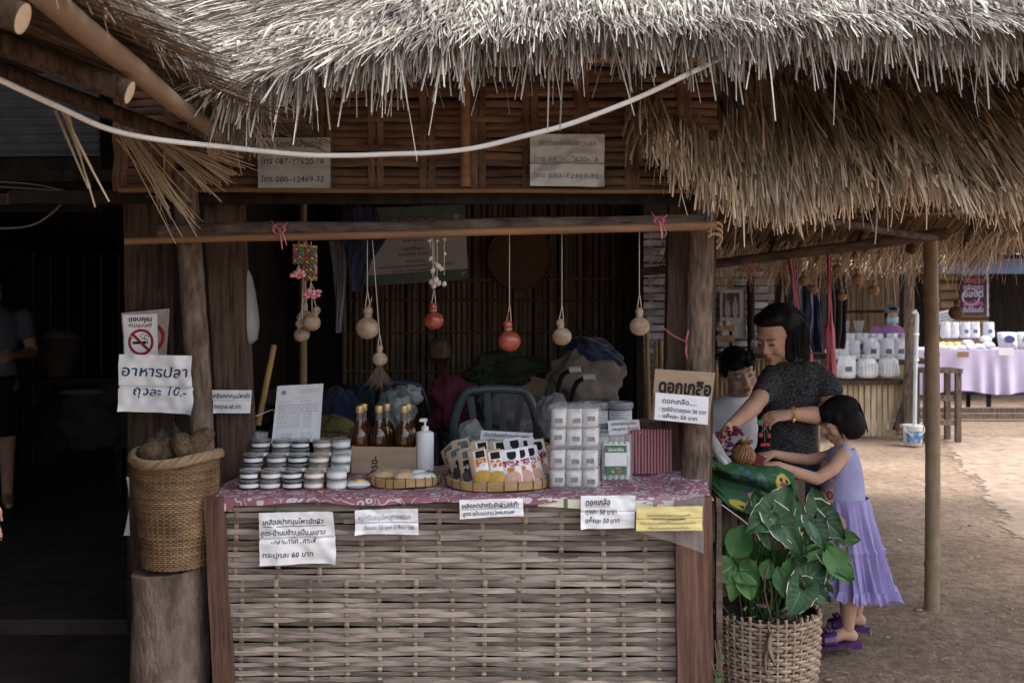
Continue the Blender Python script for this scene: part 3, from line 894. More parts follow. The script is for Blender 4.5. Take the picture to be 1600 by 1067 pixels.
# table cloth: pink with pale floral scrolls
def cloth_extra(N, L, tc, out):
    n = N.new('ShaderNodeTexNoise'); n.inputs['Scale'].default_value = 9; n.inputs['Detail'].default_value = 2
    L.new(tc.outputs['Object'], n.inputs['Vector'])
    mx0 = N.new('ShaderNodeMix'); mx0.data_type = 'RGBA'; mx0.inputs['Factor'].default_value = .10
    L.new(tc.outputs['Object'], mx0.inputs['A']); L.new(n.outputs['Color'], mx0.inputs['B'])
    v = N.new('ShaderNodeTexVoronoi'); v.inputs['Scale'].default_value = 21; v.voronoi_dimensions = '3D'
    L.new(mx0.outputs['Result'], v.inputs['Vector'])
    cr = N.new('ShaderNodeValToRGB'); e = cr.color_ramp.elements
    cr.color_ramp.interpolation = 'CONSTANT'
    e[0].position = 0; e[0].color = (1, 1, 1, 1); e[1].position = .13; e[1].color = (0, 0, 0, 1)
    for p_, c_ in ((.22, 1), (.36, 0), (.62, 1), (.67, 0)):
        q = e.new(p_); q.color = (c_, c_, c_, 1)
    L.new(v.outputs['Distance'], cr.inputs[0])
    mx = N.new('ShaderNodeMix'); mx.data_type = 'RGBA'
    L.new(cr.outputs[0], mx.inputs['Factor']); L.new(out, mx.inputs['A'])
    mx.inputs['B'].default_value = (.50, .455, .49, 1)
    return mx.outputs['Result']
m_cloth = M('pink floral cloth', (.225, .092, .12), (.285, .12, .155), sc=6, rough=.9, bump=.1, extra=cloth_extra)
cx0, cx1 = W(322, 3.42), W(1112, 3.42)
def cloth(u, v):
    x = cx0 + (cx1 - cx0) * u
    wv_ = .006 * math.sin(u * 37) + .004 * math.sin(u * 83 + 1) + .008 * n3((u * 9, 0, 3))
    drop = .020 - .008 * u + .006 * math.sin(u * 23) + (.02 if u < .06 else 0)
    t = v
    if t < .12:
        k = (t / .12)
        return V((x, 3.395 - .012 * (1 - k) + wv_ * (1 - k), TZ + .004 - drop * (1 - k) ** 1.2))
    k = (t - .12) / .88
    bump = .006 * max(0, n3((u * 14, v * 5, 1))) * (1 + 4 * max(0, u - .88) / .12)
    return V((x + .02 * k * (u - .5), 3.395 + .70 * k, TZ + .004 + bump + (.03 * max(0, (u - .93) / .07) * math.sin(k * 7) ** 2 if k > .1 else 0)))
o = MB().grid(cloth, 150, 40).build('tablecloth', m_cloth)
tag(o, 'pink tablecloth with pale floral scrolls covering the counter top', 'tablecloth')
m_check = M('cream checked lining', (.56, .56, .42), (.62, .62, .5), sc=4, rough=.8)
def lining(u, v):
    x = W(840, 3.42) + (W(1104, 3.42) - W(840, 3.42)) * u
    return V((x, 3.388 - .003 * (1 - v) + .004 * math.sin(u * 20), TZ - .006 - (.005 + .03 * u) + (.014 + .02 * u) * v - .012 * (1 - v)))
mb = MB().grid(lining, 40, 3)
mb.m = [1 if (i % 40) in (6, 13, 20, 27, 34) else 0 for i in range(len(mb.f))]
tag(mb.build('cloth_lining', [m_check, M('green check line', (.10, .16, .09))]), 'cream checked oilcloth edge showing below the pink tablecloth at right', 'oilcloth')

# ------------------------------------------------------------------ paper notices on the counter front
def notice(name, label, cat, quad, Y, rows, mat=m_paper, ink=m_ink_dark, curl=.006, seed=0, group=None, small=(), under=(), extra=None, nu=36, nv=28):
    s = Sheet(quad, Y, curl, seed)
    o = s.paper(name, mat, None, nu, nv)
    tag(o, label, cat, group)
    mb = MB()
    for r in rows:
        s.text(mb, r[0], r[1], r[2], r[3], r[4], r[5] if len(r) > 5 else .012, r[6] if len(r) > 6 else .1, wob=.006)
    for r in small: s.lines(mb, *r)
    for (u0, u1, v_) in under: s.rect(mb, u0, v_, u1, v_ + .012, n=8)
    if extra: extra(s, mb)
    if mb.v: mb.build('lettering', ink if isinstance(ink, list) else [ink], o, smooth=False)
    return o, s
NY = CY - .026
notice('paper_notice', 'large white handwritten notice pinned at the left of the counter weave', 'notice', [(408, 798), (523, 796), (528, 877), (410, 880)], NY,
       [('เกลือสปาสมุนไพรขัดผิว', .06, .86, .22, .13, .016), ('สูตร-น้ำนมข้าว,ขมิ้น,มะขาม', .02, .88, .43, .13), ('-พลานทำไค , กาแฟ', .16, .75, .59, .13), ('กระปุกละ 60 บาท', .04, .70, .85, .14)],
       under=[(.06, .88, .26)], seed=1, curl=.011)
notice('paper_notice', 'small white notice with faint writing, second from left on the counter weave', 'notice', [(556, 795), (654, 792), (655, 833), (557, 832)], NY,
       [('สบู่เกลือสมุนไพรสูตรเหมือง', .05, .88, .40, .25), ('ก้อนละ 50 บาท 2 ก้อน 100', .14, .94, .80, .22)], ink=m_ink_grey, seed=2, curl=.008)
notice('paper_notice', 'long white notice pinned below the tray of pouches on the counter edge', 'notice', [(718, 780), (817, 777), (818, 804), (719, 810)], NY - .012,
       [('เกลือสปาสำหรับขัดผิว,แช่เท้า', .04, .93, .45, .34, .02), ('สูตร-ขมิ้น,มะขาม,ไพล,กาแฟ', .05, .86, .84, .28)], under=[(.04, .93, .50)], seed=3, curl=.004)
notice('paper_notice', 'white notice pinned below the plastic bags of salt packs', 'notice', [(907, 773), (992, 772), (990, 823), (907, 825)], NY - .012,
       [('ดอกเกลือ', .09, .54, .30, .26, .02), ('ถุงละ 50 บาท', .09, .66, .56, .20), ('แพ็คละ 50 บาท', .09, .72, .82, .20)], under=[(.09, .54, .33)], seed=4)
m_yel = M('yellow paper', (.66, .56, .24), (.70, .60, .28), rough=.7)
s_plastic = Sheet([(985, 778), (1100, 770), (1098, 862), (1000, 830)], CY - .056, .004, 9)
tag(s_plastic.paper('plastic_sleeve', m_clear), 'clear plastic sleeve hanging behind the yellow notice on the brown board', 'plastic sleeve')
notice('paper_notice', 'yellow typed notice pinned on the brown board at the right end', 'notice', [(994, 791), (1097, 789), (1096, 827), (993, 828)], CY - .068,
       [('ขอขอบพระคุณท่านลูกค้าที่อุดหนุนสินค้า', .16, .82, .40, .12, 0, 0), ('กลุ่มแม่บ้านเกลือสมุนไพร', .24, .74, .56, .12, 0, 0), ('ติดต่อสอบถามสั่งซื้อได้ที่ร้านค้าของกลุ่มแม่บ้าน', .07, .90, .73, .12, 0, 0), ('เปิดบริการทุกวันตลอดทั้งวัน', .18, .80, .92, .12, 0, 0)], mat=m_yel, seed=5, curl=.005)

# ------------------------------------------------------------------ jars
m_label = M('jar label', (.72, .74, .78), (.78, .79, .83), sc=20, rough=.6)
m_lid = M('clear jar lid', (.40, .41, .42), rough=.15, alpha=.33, spec=.7)
cont = {'black': M('black scrub', (.012, .011, .011), (.03, .027, .025), sc=60, rough=.35, spec=.6),
        'dark brown': M('dark brown scrub', (.025, .018, .014), (.06, .045, .035), sc=60, rough=.35, spec=.6),
        'grey brown': M('grey brown scrub', (.10, .075, .055), (.18, .14, .11), sc=60, rough=.35, spec=.6),
        'tan': M('tan scrub', (.24, .16, .075), (.36, .25, .13), sc=60, rough=.35, spec=.6),
        'white': M('white scrub', (.45, .45, .45), (.62, .62, .62), sc=60, rough=.35, spec=.6)}
JH = .035
mb_b = MB().lathe([(.030, 0), (.0345, .001), (.0355, .004), (.0355, .025), (.034, .0265)], n=24)
mb_lid = MB().lathe([(.0365, .0255), (.0378, .0265), (.0378, .0325), (.0365, .034), (.0335, .0345), (.0325, .0325), (.0001, .0325)], n=24, cap=False)
def lab(u, v):
    a = math.radians(-160 + 150 * u + (0)); a = math.radians(-175 + 170 * u)
    return (.0362 * math.cos(a), .0362 * math.sin(a), .0065 + .0125 * v)
jar_me = {k: smesh(mb_b, 'jar_contents', m) for k, m in cont.items()}
lid_me = smesh(mb_lid, 'lid', m_lid)
lab_me = smesh(MB().grid(lab, 16, 1), 'label', m_label)
kinds = ['dark brown', 'grey brown', 'black', 'tan', 'white']
colname = ['far left', 'second', 'middle', 'fourth', 'far right']
# stepped board the back rows stand on
mb = MB().box((W(465, 3.7), 3.70, TZ + .008 + JH / 2), (.36, .10, JH - .002)).box((W(470, 3.84), 3.84, TZ + .008 + JH), (.37, .12, JH * 2 - .002))
tag(mb.build('jar_riser', m_post, smooth=False), 'low stepped wooden riser under the rear rows of salt jars', 'riser')
rows_ = [('front', 3.56, TZ + .008, [391, 424, 457, 491, 526]), ('middle', 3.70, TZ + .008 + JH, [396, 433, 465, 498, 532]), ('rear', 3.84, TZ + .009 + JH * 2, [407, 440, 471, 504, 535])]
for rn, Y, z0, pxs in rows_:
    for c, px_ in enumerate(pxs):
        for lv in range(2):
            kd = kinds[c]
            if rn == 'middle' and c == 3 and lv == 1: kd = 'tan'
            lbl = f'{kd} scrub jar, {"upper" if lv else "lower"} of the {colname[c]} stack in the {rn} row'
            x = W(px_ + U(-1, 1), Y) + U(-.002, .002)
            j = thing('salt_jar', lbl, 'jar', (x, Y + U(-.004, .004), z0 + lv * JH), 'clear lidded jars of salt scrub with white labels')
            if lv == 1 and c == 4: j.location.z += .0015; ORG[j.name] = V(j.location)
            o = piece('jar_contents', jar_me[kd], j, ORG[j.name])
            piece('lid', lid_me, j, ORG[j.name])
            piece('label', lab_me, j, ORG[j.name], rot=(0, 0, U(-.5, .35)))
# ------------------------------------------------------------------ bottles in a carton
m_amber = M('dark amber liquid in glass', (.040, .013, .005), (.07, .024, .008), rough=.08, spec=.8)
m_neck = M('clear bottle neck', (.18, .15, .11), rough=.08, spec=.8, alpha=.75)
m_cap = M('gold cap', (.52, .36, .16), (.58, .42, .2), rough=.35, metal=.35, spec=.5)
bz, BYf = TZ + .008, 3.96
bot_p = MB().lathe([(.033, 0), (.037, .004), (.037, .132), (.035, .148), (.027, .168), (.0165, .184), (.015, .195)], n=22)
bot_n = MB().lathe([(.0145, .195), (.0130, .215), (.0130, .228)], n=18)
bot_c = MB().lathe([(.0148, .226), (.0152, .228), (.0152, .250), (.0142, .253)], n=20)
bms = [smesh(bot_p, 'bottle_body', m_amber), smesh(bot_n, 'neck', m_neck), smesh(bot_c, 'cap', m_cap)]
for i, (px_, Y, lb) in enumerate([(562, 3.95, 'front left'), (592, 3.95, 'front middle'), (631, 3.95, 'front right'), (568, 4.03, 'rear left'), (604, 4.03, 'rear middle'), (637, 4.03, 'rear right')]):
    b_ = thing('amber_bottle', f'amber bottle with gold cap, {lb} of the six in the carton', 'bottle', (W(px_, Y), Y, bz + .004), 'amber bottles in the cardboard carton')
    for nm, me in zip(('bottle_body', 'neck', 'cap'), bms): piece(nm, me, b_, ORG[b_.name])
m_card = M('brown cardboard', (.30, .215, .145), (.36, .27, .19), sc=12, st=(1, 1, 5), rough=.85, bump=.1)
bx = thing('carton', 'open cardboard carton marked 350 holding amber bottles', 'box', (W(599, 3.98), 3.98, bz))
x0, x1 = W(549, 3.885), W(650, 3.885); y0, y1 = 3.885, 4.085; hh = .105
mb = MB()
mb.slab([(x0, y0, bz), (x1, y0, bz), (x1, y0, bz + hh - .004), (x0, y0, bz + hh)], (0, .003, 0))
mb.slab([(x0, y1, bz), (x1, y1, bz), (x1, y1, bz + hh), (x0, y1, bz + hh)], (0, .003, 0))
mb.slab([(x0, y0 + .0035, bz), (x0, y1, bz), (x0, y1, bz + hh), (x0, y0 + .0035, bz + hh)], (.003, 0, 0))
mb.slab([(x1, y0 + .0035, bz), (x1, y1, bz), (x1, y1, bz + hh), (x1, y0 + .0035, bz + hh)], (-.003, 0, 0))
mb.slab([(x0 + .004, y0 + .004, bz + .001), (x1 - .004, y0 + .004, bz + .001), (x1 - .004, y1 - .001, bz + .001), (x0 + .004, y1 - .001, bz + .001)], (0, 0, .002))
mb.build('carton_walls', m_card, bx, smooth=False)
s = Sheet([(549, 703), (650, 703), (650, 743), (549, 743)], y0 - .001, .0001, 1)
mb = MB(); vs, fs = text_geo('350-', .02, 0)
pts = [P(586 - (y - .3) * 14, 740 - x * 15, y0 - .0015) for x, y in vs]
mb.add(pts, fs); mb.build('price_mark', m_ink, bx, smooth=False)
# pump bottle
pb = thing('pump_bottle', 'white plastic pump bottle standing beside the amber bottles', 'pump bottle', (W(664, 3.93), 3.93, bz))
o_ = ORG[pb.name]
MB().lathe([(.030, 0), (.034, .003), (.035, .008), (.035, .148), (.033, .155), (.016, .161), (.014, .163)], o_, 24).build('bottle_body', m_white, pb)
MB().lathe([(.014, .162), (.015, .164), (.015, .178), (.006, .18), (.0045, .182), (.0045, .196)], o_, 16).build('collar', m_white, pb)
MB().box(o_ + V((-.004, -.004, .203)), (.026, .016, .013)).box(o_ + V((-.014, -.008, .201)), (.014, .010, .008)).build('pump_head', m_white, pb)
# document in a clear stand
def doc(s, mb):
    s.ring(mb, .16, .13, 0, .055, .75, n=16)
    for (a, b_, c_) in ((.5, .92, .10), (.5, .9, .14), (.42, .62, .25), (.55, .78, .30), (.08, .35, .30)): s.lines(mb, a, b_, c_, .016, int(c_ * 99))
    for k in range(11): s.lines(mb, .07, .93 if k < 4 else .55, .36 + .038 * k, .016, k)
    for k in range(8): s.lines(mb, .62, .8, .5 + .036 * k, .016, 40 + k, words=2)
    for k in range(3):
        s.lines(mb, .18, .42, .86 + .035 * k, .014, 60 + k, words=3); s.lines(mb, .6, .85, .86 + .035 * k, .014, 70 + k, words=3)
notice('document_stand', 'white typed certificate sheet standing behind the jars', 'document', [(434, 604), (506, 600), (500, 690), (425, 694)], [4.07, 4.07, 3.98, 3.98], [], ink=m_ink_grey, extra=doc, curl=.003)
# cup of spoons and cane at left
cup = thing('plastic_cup', 'clear plastic cup standing behind the jars near the wooden post', 'cup', (W(405, 3.97), 3.97, TZ + .008))
MB().lathe([(.030, 0), (.034, .08), (.036, .15), (.033, .15), (.030, .01)], ORG[cup.name], 20, cap=False).build('cup_wall', m_clear, cup)
MB().lathe([(.029, .004), (.030, .085)], ORG[cup.name], 16).build('cup_filling', M('grey filling', (.20, .20, .2), (.3, .3, .3), sc=40), cup)
o = rpole(P(403, 665, 4.12), P(428, 540, 4.25), .0125, .0125, 'cane', M('yellow cane', (.33, .18, .05), (.42, .25, .09), sc=5, rough=.5), None, rings=6)
tag(o, 'yellow bamboo cane leaning behind the jars in the dark opening', 'cane')
wire = [P(388, 645, 4.1), P(400, 650, 4.08), P(412, 645, 4.1), P(425, 640, 4.12), P(436, 644, 4.1)]
tag(MB().tube(wire, .0022, 6).build('thin_cable', m_white), 'thin white cable looping behind the yellow cane', 'cable')

# ------------------------------------------------------------------ winnowing trays and what lies on them
m_tray = M('golden bamboo tray', (.33, .20, .085), (.45, .30, .15), sc=14, st=(1, 1, 3), rough=.6, bump=.3, var=.1)
m_tie = M('dark rattan tie', (.05, .055, .03), rough=.8)
def tray(px_, Y, rx, ry, label, h=.030):
    t = thing('bamboo_tray', label, 'tray', (W(px_, Y), Y, TZ + .009), 'round bamboo trays on the tablecloth')
    o = ORG[t.name]
    mb = MB(); n = 48
    def fn(u, v):
        a = 2 * math.pi * u
        return o + V((rx * v * math.cos(a), ry * v * math.sin(a), .003 + .001 * math.sin(a * 9) * v))
    mb.grid(fn, n, 6); mb.build('tray_base', m_tray, t)
    mb = MB(); vs = []; fs = []
    for i in range(n):
        a = 2 * math.pi * i / n; c, s_ = math.cos(a), math.sin(a)
        for k, (q, z) in enumerate(((1.0, 0), (1.035, .002), (1.05, h), (1.02, h + .002), (1.0, .008))):
            vs.append(o + V((rx * q * c, ry * q * s_, z + .002 * math.sin(a * 4))))
    for i in range(n):
        for k in range(5):
            fs.append((i * 5 + k, (i + 1) % n * 5 + k, (i + 1) % n * 5 + (k + 1) % 5, i * 5 + (k + 1) % 5))
    mb.add(vs, fs).build('rim', m_tray, t)
    for i in range(22):
        a = 2 * math.pi * (i + U(-.15, .15)) / 22; c, s_ = math.cos(a), math.sin(a)
        pts = [o + V((rx * q * c, ry * q * s_, z)) for q, z in ((1.04, -.0), (1.053, .006), (1.062, h), (1.03, h + .006), (1.0, h))]
        MB().tube(pts, .0016, 5).build('binding', m_tie, t)
    return t
tray(631, 3.66, .128, .112, 'smaller round bamboo tray holding honeycomb and a wrapped bundle')
tray(778, 3.63, .182, .150, 'larger round bamboo tray crowded with printed salt pouches')
m_honey = M('honeycomb', (.48, .24, .04), (.66, .44, .12), sc=60, rough=.3, spec=.6, bump=.6)
m_film = M('glossy bag film', (.66, .66, .67), rough=.08, alpha=.22, spec=.9, bump=.9, bsc=50)
def pillow(mb, c, d, rz=0, tilt=0, seed=0, n=14, sharp=3.0, mi=0):
    Rm = Matrix.Rotation(rz, 3, 'Z') @ Matrix.Rotation(tilt, 3, 'X')
    c = V(c)
    for sgn in (1, -1):
        def fn(u, v):
            a, b = 2 * u - 1, 2 * v - 1
            k = max(0, (1 - abs(a) ** sharp)) ** .5 * max(0, (1 - abs(b) ** sharp)) ** .5
            z = sgn * d[2] / 2 * k * (1 + .25 * n3((a * 2.5, b * 2.5, seed)))
            return c + Rm @ V((a * d[0] / 2 * (1 - .04 * b * b), b * d[1] / 2 * (1 - .04 * a * a), z))
        mb.grid(fn, n, n, mi)
    return mb
for i, (px_, Y, d) in enumerate([(603, 3.66, (.08, .07, .035)), (632, 3.63, (.075, .07, .04))]):
    h = thing('honeycomb_bag', ['piece of honeycomb in a clear bag at the left of the small tray', 'piece of honeycomb in a clear bag at the middle of the small tray'][i], 'honeycomb', (W(px_, Y), Y, TZ + .014), 'bagged honeycomb on the tray')
    o = ORG[h.name]
    pillow(MB(), o + V((0, 0, .022)), d, .3 * i, 0, i).build('comb', m_honey, h)
    pillow(MB(), o + V((0, .004, .025)), (d[0] * 1.2, d[1] * 1.2, d[2] * 1.25), .3 * i - .1, 0, i + 5).build('bag', m_film, h)
m_bundle = M('grey white wrapped bundle', (.50, .52, .52), (.66, .68, .68), sc=12, rough=.35, spec=.6, bump=.5)
tag(pillow(MB(), (W(661, 3.63), 3.63, TZ + .034), (.10, .055, .036), .25, 0, 4).build('wrapped_bundle', m_bundle), 'grey plastic wrapped bundle lying at the right of the small tray', 'bundle')
tag(pillow(MB(), (W(652, 3.68), 3.69, TZ + .042), (.06, .035, .024), .5, 0, 8).build('wrapped_bundle', m_bundle), 'small pale wrapped bundle behind the bigger grey one in the tray', 'bundle')
h = thing('snack_bag', 'small white bag with orange filling lying beside the front jars', 'bag', (W(560, 3.57), 3.57, TZ + .007))
pillow(MB(), ORG[h.name] + V((0, 0, .013)), (.085, .06, .026), .2, 0, 3).build('bag', m_bundle, h)
pillow(MB(), ORG[h.name] + V((.004, -.002, .022)), (.045, .035, .022), .4, 0, 6).build('filling', m_honey, h)

# printed pouches standing in the large tray
m_kraft = M('kraft pouch', (.42, .30, .18), (.50, .37, .24), sc=10, rough=.55, bump=.1)
m_wpouch = M('white pouch', (.70, .69, .71), (.76, .75, .76), sc=10, rough=.4, bump=.1)
m_gpouch = M('grey pouch panel', (.36, .37, .38), rough=.45)
m_fill = {'black': M('black salt window', (.03, .03, .032), (.07, .07, .07), sc=80), 'yellow': M('yellow salt window', (.42, .25, .045), (.52, .33, .08), sc=80), 'pink': M('pink salt window', (.50, .29, .23), (.58, .37, .30), sc=80)}
m_mag = M('magenta print', (.34, .03, .12)); m_org = M('orange print', (.55, .17, .03)); m_badge = M('black badge', (.012, .012, .014))
m_greyprint = M('grey badge', (.10, .13, .14))
def pouch(px_, pyb, Y, w_, h_, rz, ry, kind, label):
    """back: kraft or white; front panel of prints"""
    body = m_wpouch if kind == 'pink' else m_kraft
    base = V((W(px_, Y), Y, TZ + .014))
    Rm = Matrix.Rotation(rz, 3, 'Z') @ Matrix.Rotation(ry - .13 + .05 * math.sin(px_ * 1.7), 3, 'Y') @ Matrix.Rotation(R(-24 + 5 * math.sin(px_)), 3, 'X')
    def sp_(u, v, lift=0, side=-1):
        a = 2 * u - 1
        th = .016 * (1 - v) ** .7 * max(0, 1 - a * a) ** .5 * (1 - (1 - v) ** 8)
        wob = .003 * math.sin(v * 6 + px_) * v
        return base + Rm @ V((a * w_ / 2, side * th + wob - lift, v * h_))
    o = thing('salt_pouch', label, 'pouch', base, 'printed salt pouches standing in the large tray')
    mb = MB().grid(lambda u, v: sp_(u, v), 8, 10).grid(lambda u, v: sp_(u, v, 0, 1), 8, 10)
    mb.build('pouch', body, o)
    def patch(u0, v0, u1, v1, mat, name, lift=.0015, mask=None):
        m_ = MB().grid(lambda u, v: sp_(u0 + (u1 - u0) * u, v0 + (v1 - v0) * v, lift), 10, 10, mask=mask)
        m_.build(name, mat, o)
    if kind == 'pink':
        patch(.34, .72, .80, .93, m_badge, 'badge', mask=lambda u, v: 0 if v > .5 or (2 * u - 1) ** 2 + (2 * v - 1) ** 2 < 1 else None)
        patch(.08, .50, .92, .70, m_mag, 'blossom_print', mask=lambda u, v: 0 if abs(n3((u * 4, v * 3, px_))) > .12 and v > .35 * abs(2 * u - 1) else None)
        patch(.28, .40, .66, .52, m_org, 'flower_print', .002, mask=lambda u, v: 0 if (2 * u - 1) ** 2 + (2 * v - 1) ** 2 < 1 else None)
        patch(.10, .12, .94, .44, m_fill['pink'], 'window', mask=lambda u, v: 0 if v < .75 + .3 * (1 - (2 * u - 1) ** 2) - .1 else None)
    else:
        patch(.30, .40, .98, .94, m_wpouch if kind == 'yellow' else m_gpouch, 'front_panel', .001)
        patch(.34 if kind == 'black' else .42, .74, .92, .92, m_greyprint if kind == 'black' else m_badge, 'badge', .002)
        if kind == 'yellow':
            patch(.36, .52, .95, .72, m_org, 'flower_print', .002, mask=lambda u, v: 0 if n3((u * 4, v * 3, px_)) > -.1 else None)
        else:
            patch(.30, .38, .95, .68, m_badge, 'leaf_print', .002, mask=lambda u, v: 0 if n3((u * 3, v * 3, px_ * .1)) > -.05 else None)
        patch(.14, .12, .97, .42, m_fill[kind], 'window', .0018, mask=lambda u, v: 0 if v < .7 + .3 * (1 - (2 * u - 1) ** 2) else None)
    patch(.24, .02, .90, .13, m_gpouch if kind != 'pink' else m_wpouch, 'foot_panel', .002, mask=lambda u, v: 0 if v < 1 - (2 * u - 1) ** 2 * .8 else None)
    patch(.38, .02, .82, .055, m_ink_blue, 'foot_print', .003)
Pz = [('black', 722, 3.63, -.35, -.42, 'leftmost black salt pouch leaning outward in the large tray'),
      ('black', 738, 3.56, -.2, -.16, 'upright black salt pouch beside the first yellow one'),
      ('yellow', 756, 3.53, -.1, -.12, 'left one of the two front yellow salt pouches'),
      ('yellow', 777, 3.52, 0, -.10, 'right one of the two front yellow salt pouches, next to a white pouch'),
      ('pink', 803, 3.52, .05, -.02, 'front white pouch of pink salt beside the yellow pouches'),
      ('pink', 823, 3.55, .2, .02, 'second white pouch of pink salt, partly behind the front one'),
      ('pink', 838, 3.59, .3, .05, 'third white pouch of pink salt with a wide pink window'),
      ('pink', 849, 3.66, .5, .16, 'white pouch at the right rim of the large tray'),
      ('black', 716, 3.70, -.5, -.55, 'kraft pouch at the far left rim, behind the black pouch'),
      ('black', 728, 3.72, -.1, -.1, 'kraft pouch with grey badge in the back row at left'),
      ('yellow', 758, 3.68, .1, -.05, 'kraft pouch in the back row behind the yellow pouches'),
      ('yellow', 784, 3.68, .1, .0, 'kraft pouch in the back row, middle of the tray'),
      ('pink', 812, 3.70, .2, .05, 'white pouch in the back row behind the front white pouch'),
      ('pink', 834, 3.74, .35, .12, 'tallest white pouch at the back right of the tray')]
for kd, px_, Y, rz, ry, lb in Pz:
    pouch(px_, 0, Y, .067 if kd != 'pink' else .071, .145 if Y < 3.66 else .160, rz, ry, kd, lb)
# card behind the tray, small basket behind it
notice('price_card', 'white handwritten card propped behind the tray of pouches', 'card', [(752, 672), (833, 676), (830, 700), (748, 698)], 4.0,
       [('เม็ดเกลือแช่เท้าสมุนไพรหอม', .06, .93, .32, .24, .014), ('- ตะไคร้หอม มะกรูด', .06, .6, .62, .22), ('- ลาเวนเดอร์ ดอกไม้หอม', .06, .7, .92, .22)], seed=6, curl=.002, under=[(.06, .9, .36)])
bk = thing('small_basket', 'small round golden basket half hidden behind the salt pouches', 'basket', (W(838, 4.0), 4.0, TZ + .008))
for i in range(6):
    a = ORG[bk.name] + V((0, 0, .012 + i * .016))
    MB().tube([a + V((.062 * math.cos(t * .3307), .062 * math.sin(t * .3307), .002 * math.sin(t * 5))) for t in range(20)], .008, 6).build('coil', m_tray, bk)
# ------------------------------------------------------------------ bags of salt packs
m_salt = M('white salt', (.62, .62, .63), (.72, .72, .73), sc=50, rough=.55, bump=.15)
m_tagp = M('grey printed tag', (.05, .05, .07), (.20, .20, .24), sc=60)
m_tagw = M('tag border', (.7, .7, .72))
def salt_bag(px_, Y, z, label, seed):
    b_ = thing('salt_bag', label, 'bag', (W(px_, Y), Y, z), 'clear bags of six white salt packs')
    o = ORG[b_.name]
    for r in range(2):
        for c in range(3):
            p = o + V(((c - 1) * .058 + U(-.002, .002), U(-.004, .004), .034 + r * .068))
            mb = MB(); rot = Matrix.Rotation(R(90) + U(-.08, .08), 3, 'X')
            def fn_(sg):
                def fn(u, v):
                    a, q = 2 * u - 1, 2 * v - 1
                    k = max(0, 1 - abs(a) ** 4) ** .5 * max(0, 1 - abs(q) ** 4) ** .5
                    return p + V((a * .0285, -sg * .045 * k * (1 + .12 * n3((a * 2, q * 2, seed + r + c))), q * .0335))
                return fn
            mb.grid(fn_(1), 8, 8); mb.grid(fn_(-1), 8, 8)
            k_ = mb.build('salt_pack', m_salt, b_)
            t_ = MB().box(p + V((U(-.004, .004), -.0485, U(-.008, .004))), (.027, .002, .016), rot=Matrix.Rotation(U(-.12, .12), 3, 'Y'))
            t_.build('tag', m_tagp, k_, smooth=False)
    def film(u, v):
        a = 2 * math.pi * u
        sx, sy = .092, .056
        c, s_ = math.cos(a), math.sin(a)
        k = 1 / max(abs(c), abs(s_)) ** .75
        top = 1 if v < .85 else 1 - (v - .85) / .15 * .55
        j = .005 * n3((c * 3, s_ * 3, v * 5 + seed)) + .003 * n3((c * 9, s_ * 9, v * 12 + seed))
        return o + V((c * k * sx * top + j, s_ * k * sy * top + j, .142 * min(v / .85, 1) + max(0, v - .85) * .12 + .006 * n3((c * 4, s_ * 4, seed))))
    MB().grid(film, 60, 20).build('bag', m_film, b_)
salt_bag(897, 3.58, TZ + .007, 'clear bag of six salt packs, lower of the two stacked bags', 1)
salt_bag(898, 3.60, TZ + .152, 'clear bag of six salt packs, on top of the other bag', 2)
sb = thing('salt_stick_pack', 'clear pack of white salt sticks with green label', 'packet', (W(962, 3.74), 3.74, TZ + .008))
o = ORG[sb.name]
for i in range(5):
    MB().tube([o + V(((i - 2) * .0215, 0, z)) for z in (.0, .006, .07, .135, .142)], [.006, .0105, .011, .0105, .007], 10).build('salt_stick', m_salt, sb)
s = Sheet([(945, 694), (979, 694), (979, 741), (945, 741)], 3.722, .0008, 2)
s.paper('label', m_wpouch, sb)
mb = MB(); s.rect(mb, 0, .03, 1, .27, 0); s.rect(mb, 0, .72, 1, 1.0, 0)
mb.build('label_print', M('green print', (.06, .16, .085), (.10, .22, .12), sc=30), sb, smooth=False)
mb = MB(); s.text(mb, 'บ่อเกลือ', .14, .86, .22, .14, .02, 0, lift=.002); mb.build('lettering', m_white, sb, smooth=False)
mb = MB(); s.ring(mb, .62, .86, 0, .16, .62, lift=.002); s.ring(mb, .4, .90, 0, .10, .62, lift=.002); mb.build('food_print', M('food print', (.5, .4, .3), (.1, .05, .03), sc=90), sb, smooth=False)
pillow(MB(), o + V((0, 0, .088)), (.125, .035, .18), 0, 0, 4)
mb = MB(); mb.grid(lambda u, v: o + V(((2 * u - 1) * .061, -.018 * max(0, 1 - (2 * u - 1) ** 4) ** .5 + .004 * n3((u * 8, v * 5, 2)), .172 * v + .004 * n3((u * 5, 0, 1)))), 20, 20)
mb.grid(lambda u, v: o + V(((2 * u - 1) * .061, .018 * max(0, 1 - (2 * u - 1) ** 4) ** .5, .172 * v + .004 * n3((u * 5, 0, 1)))), 20, 6)
mb.build('bag', m_film, sb)
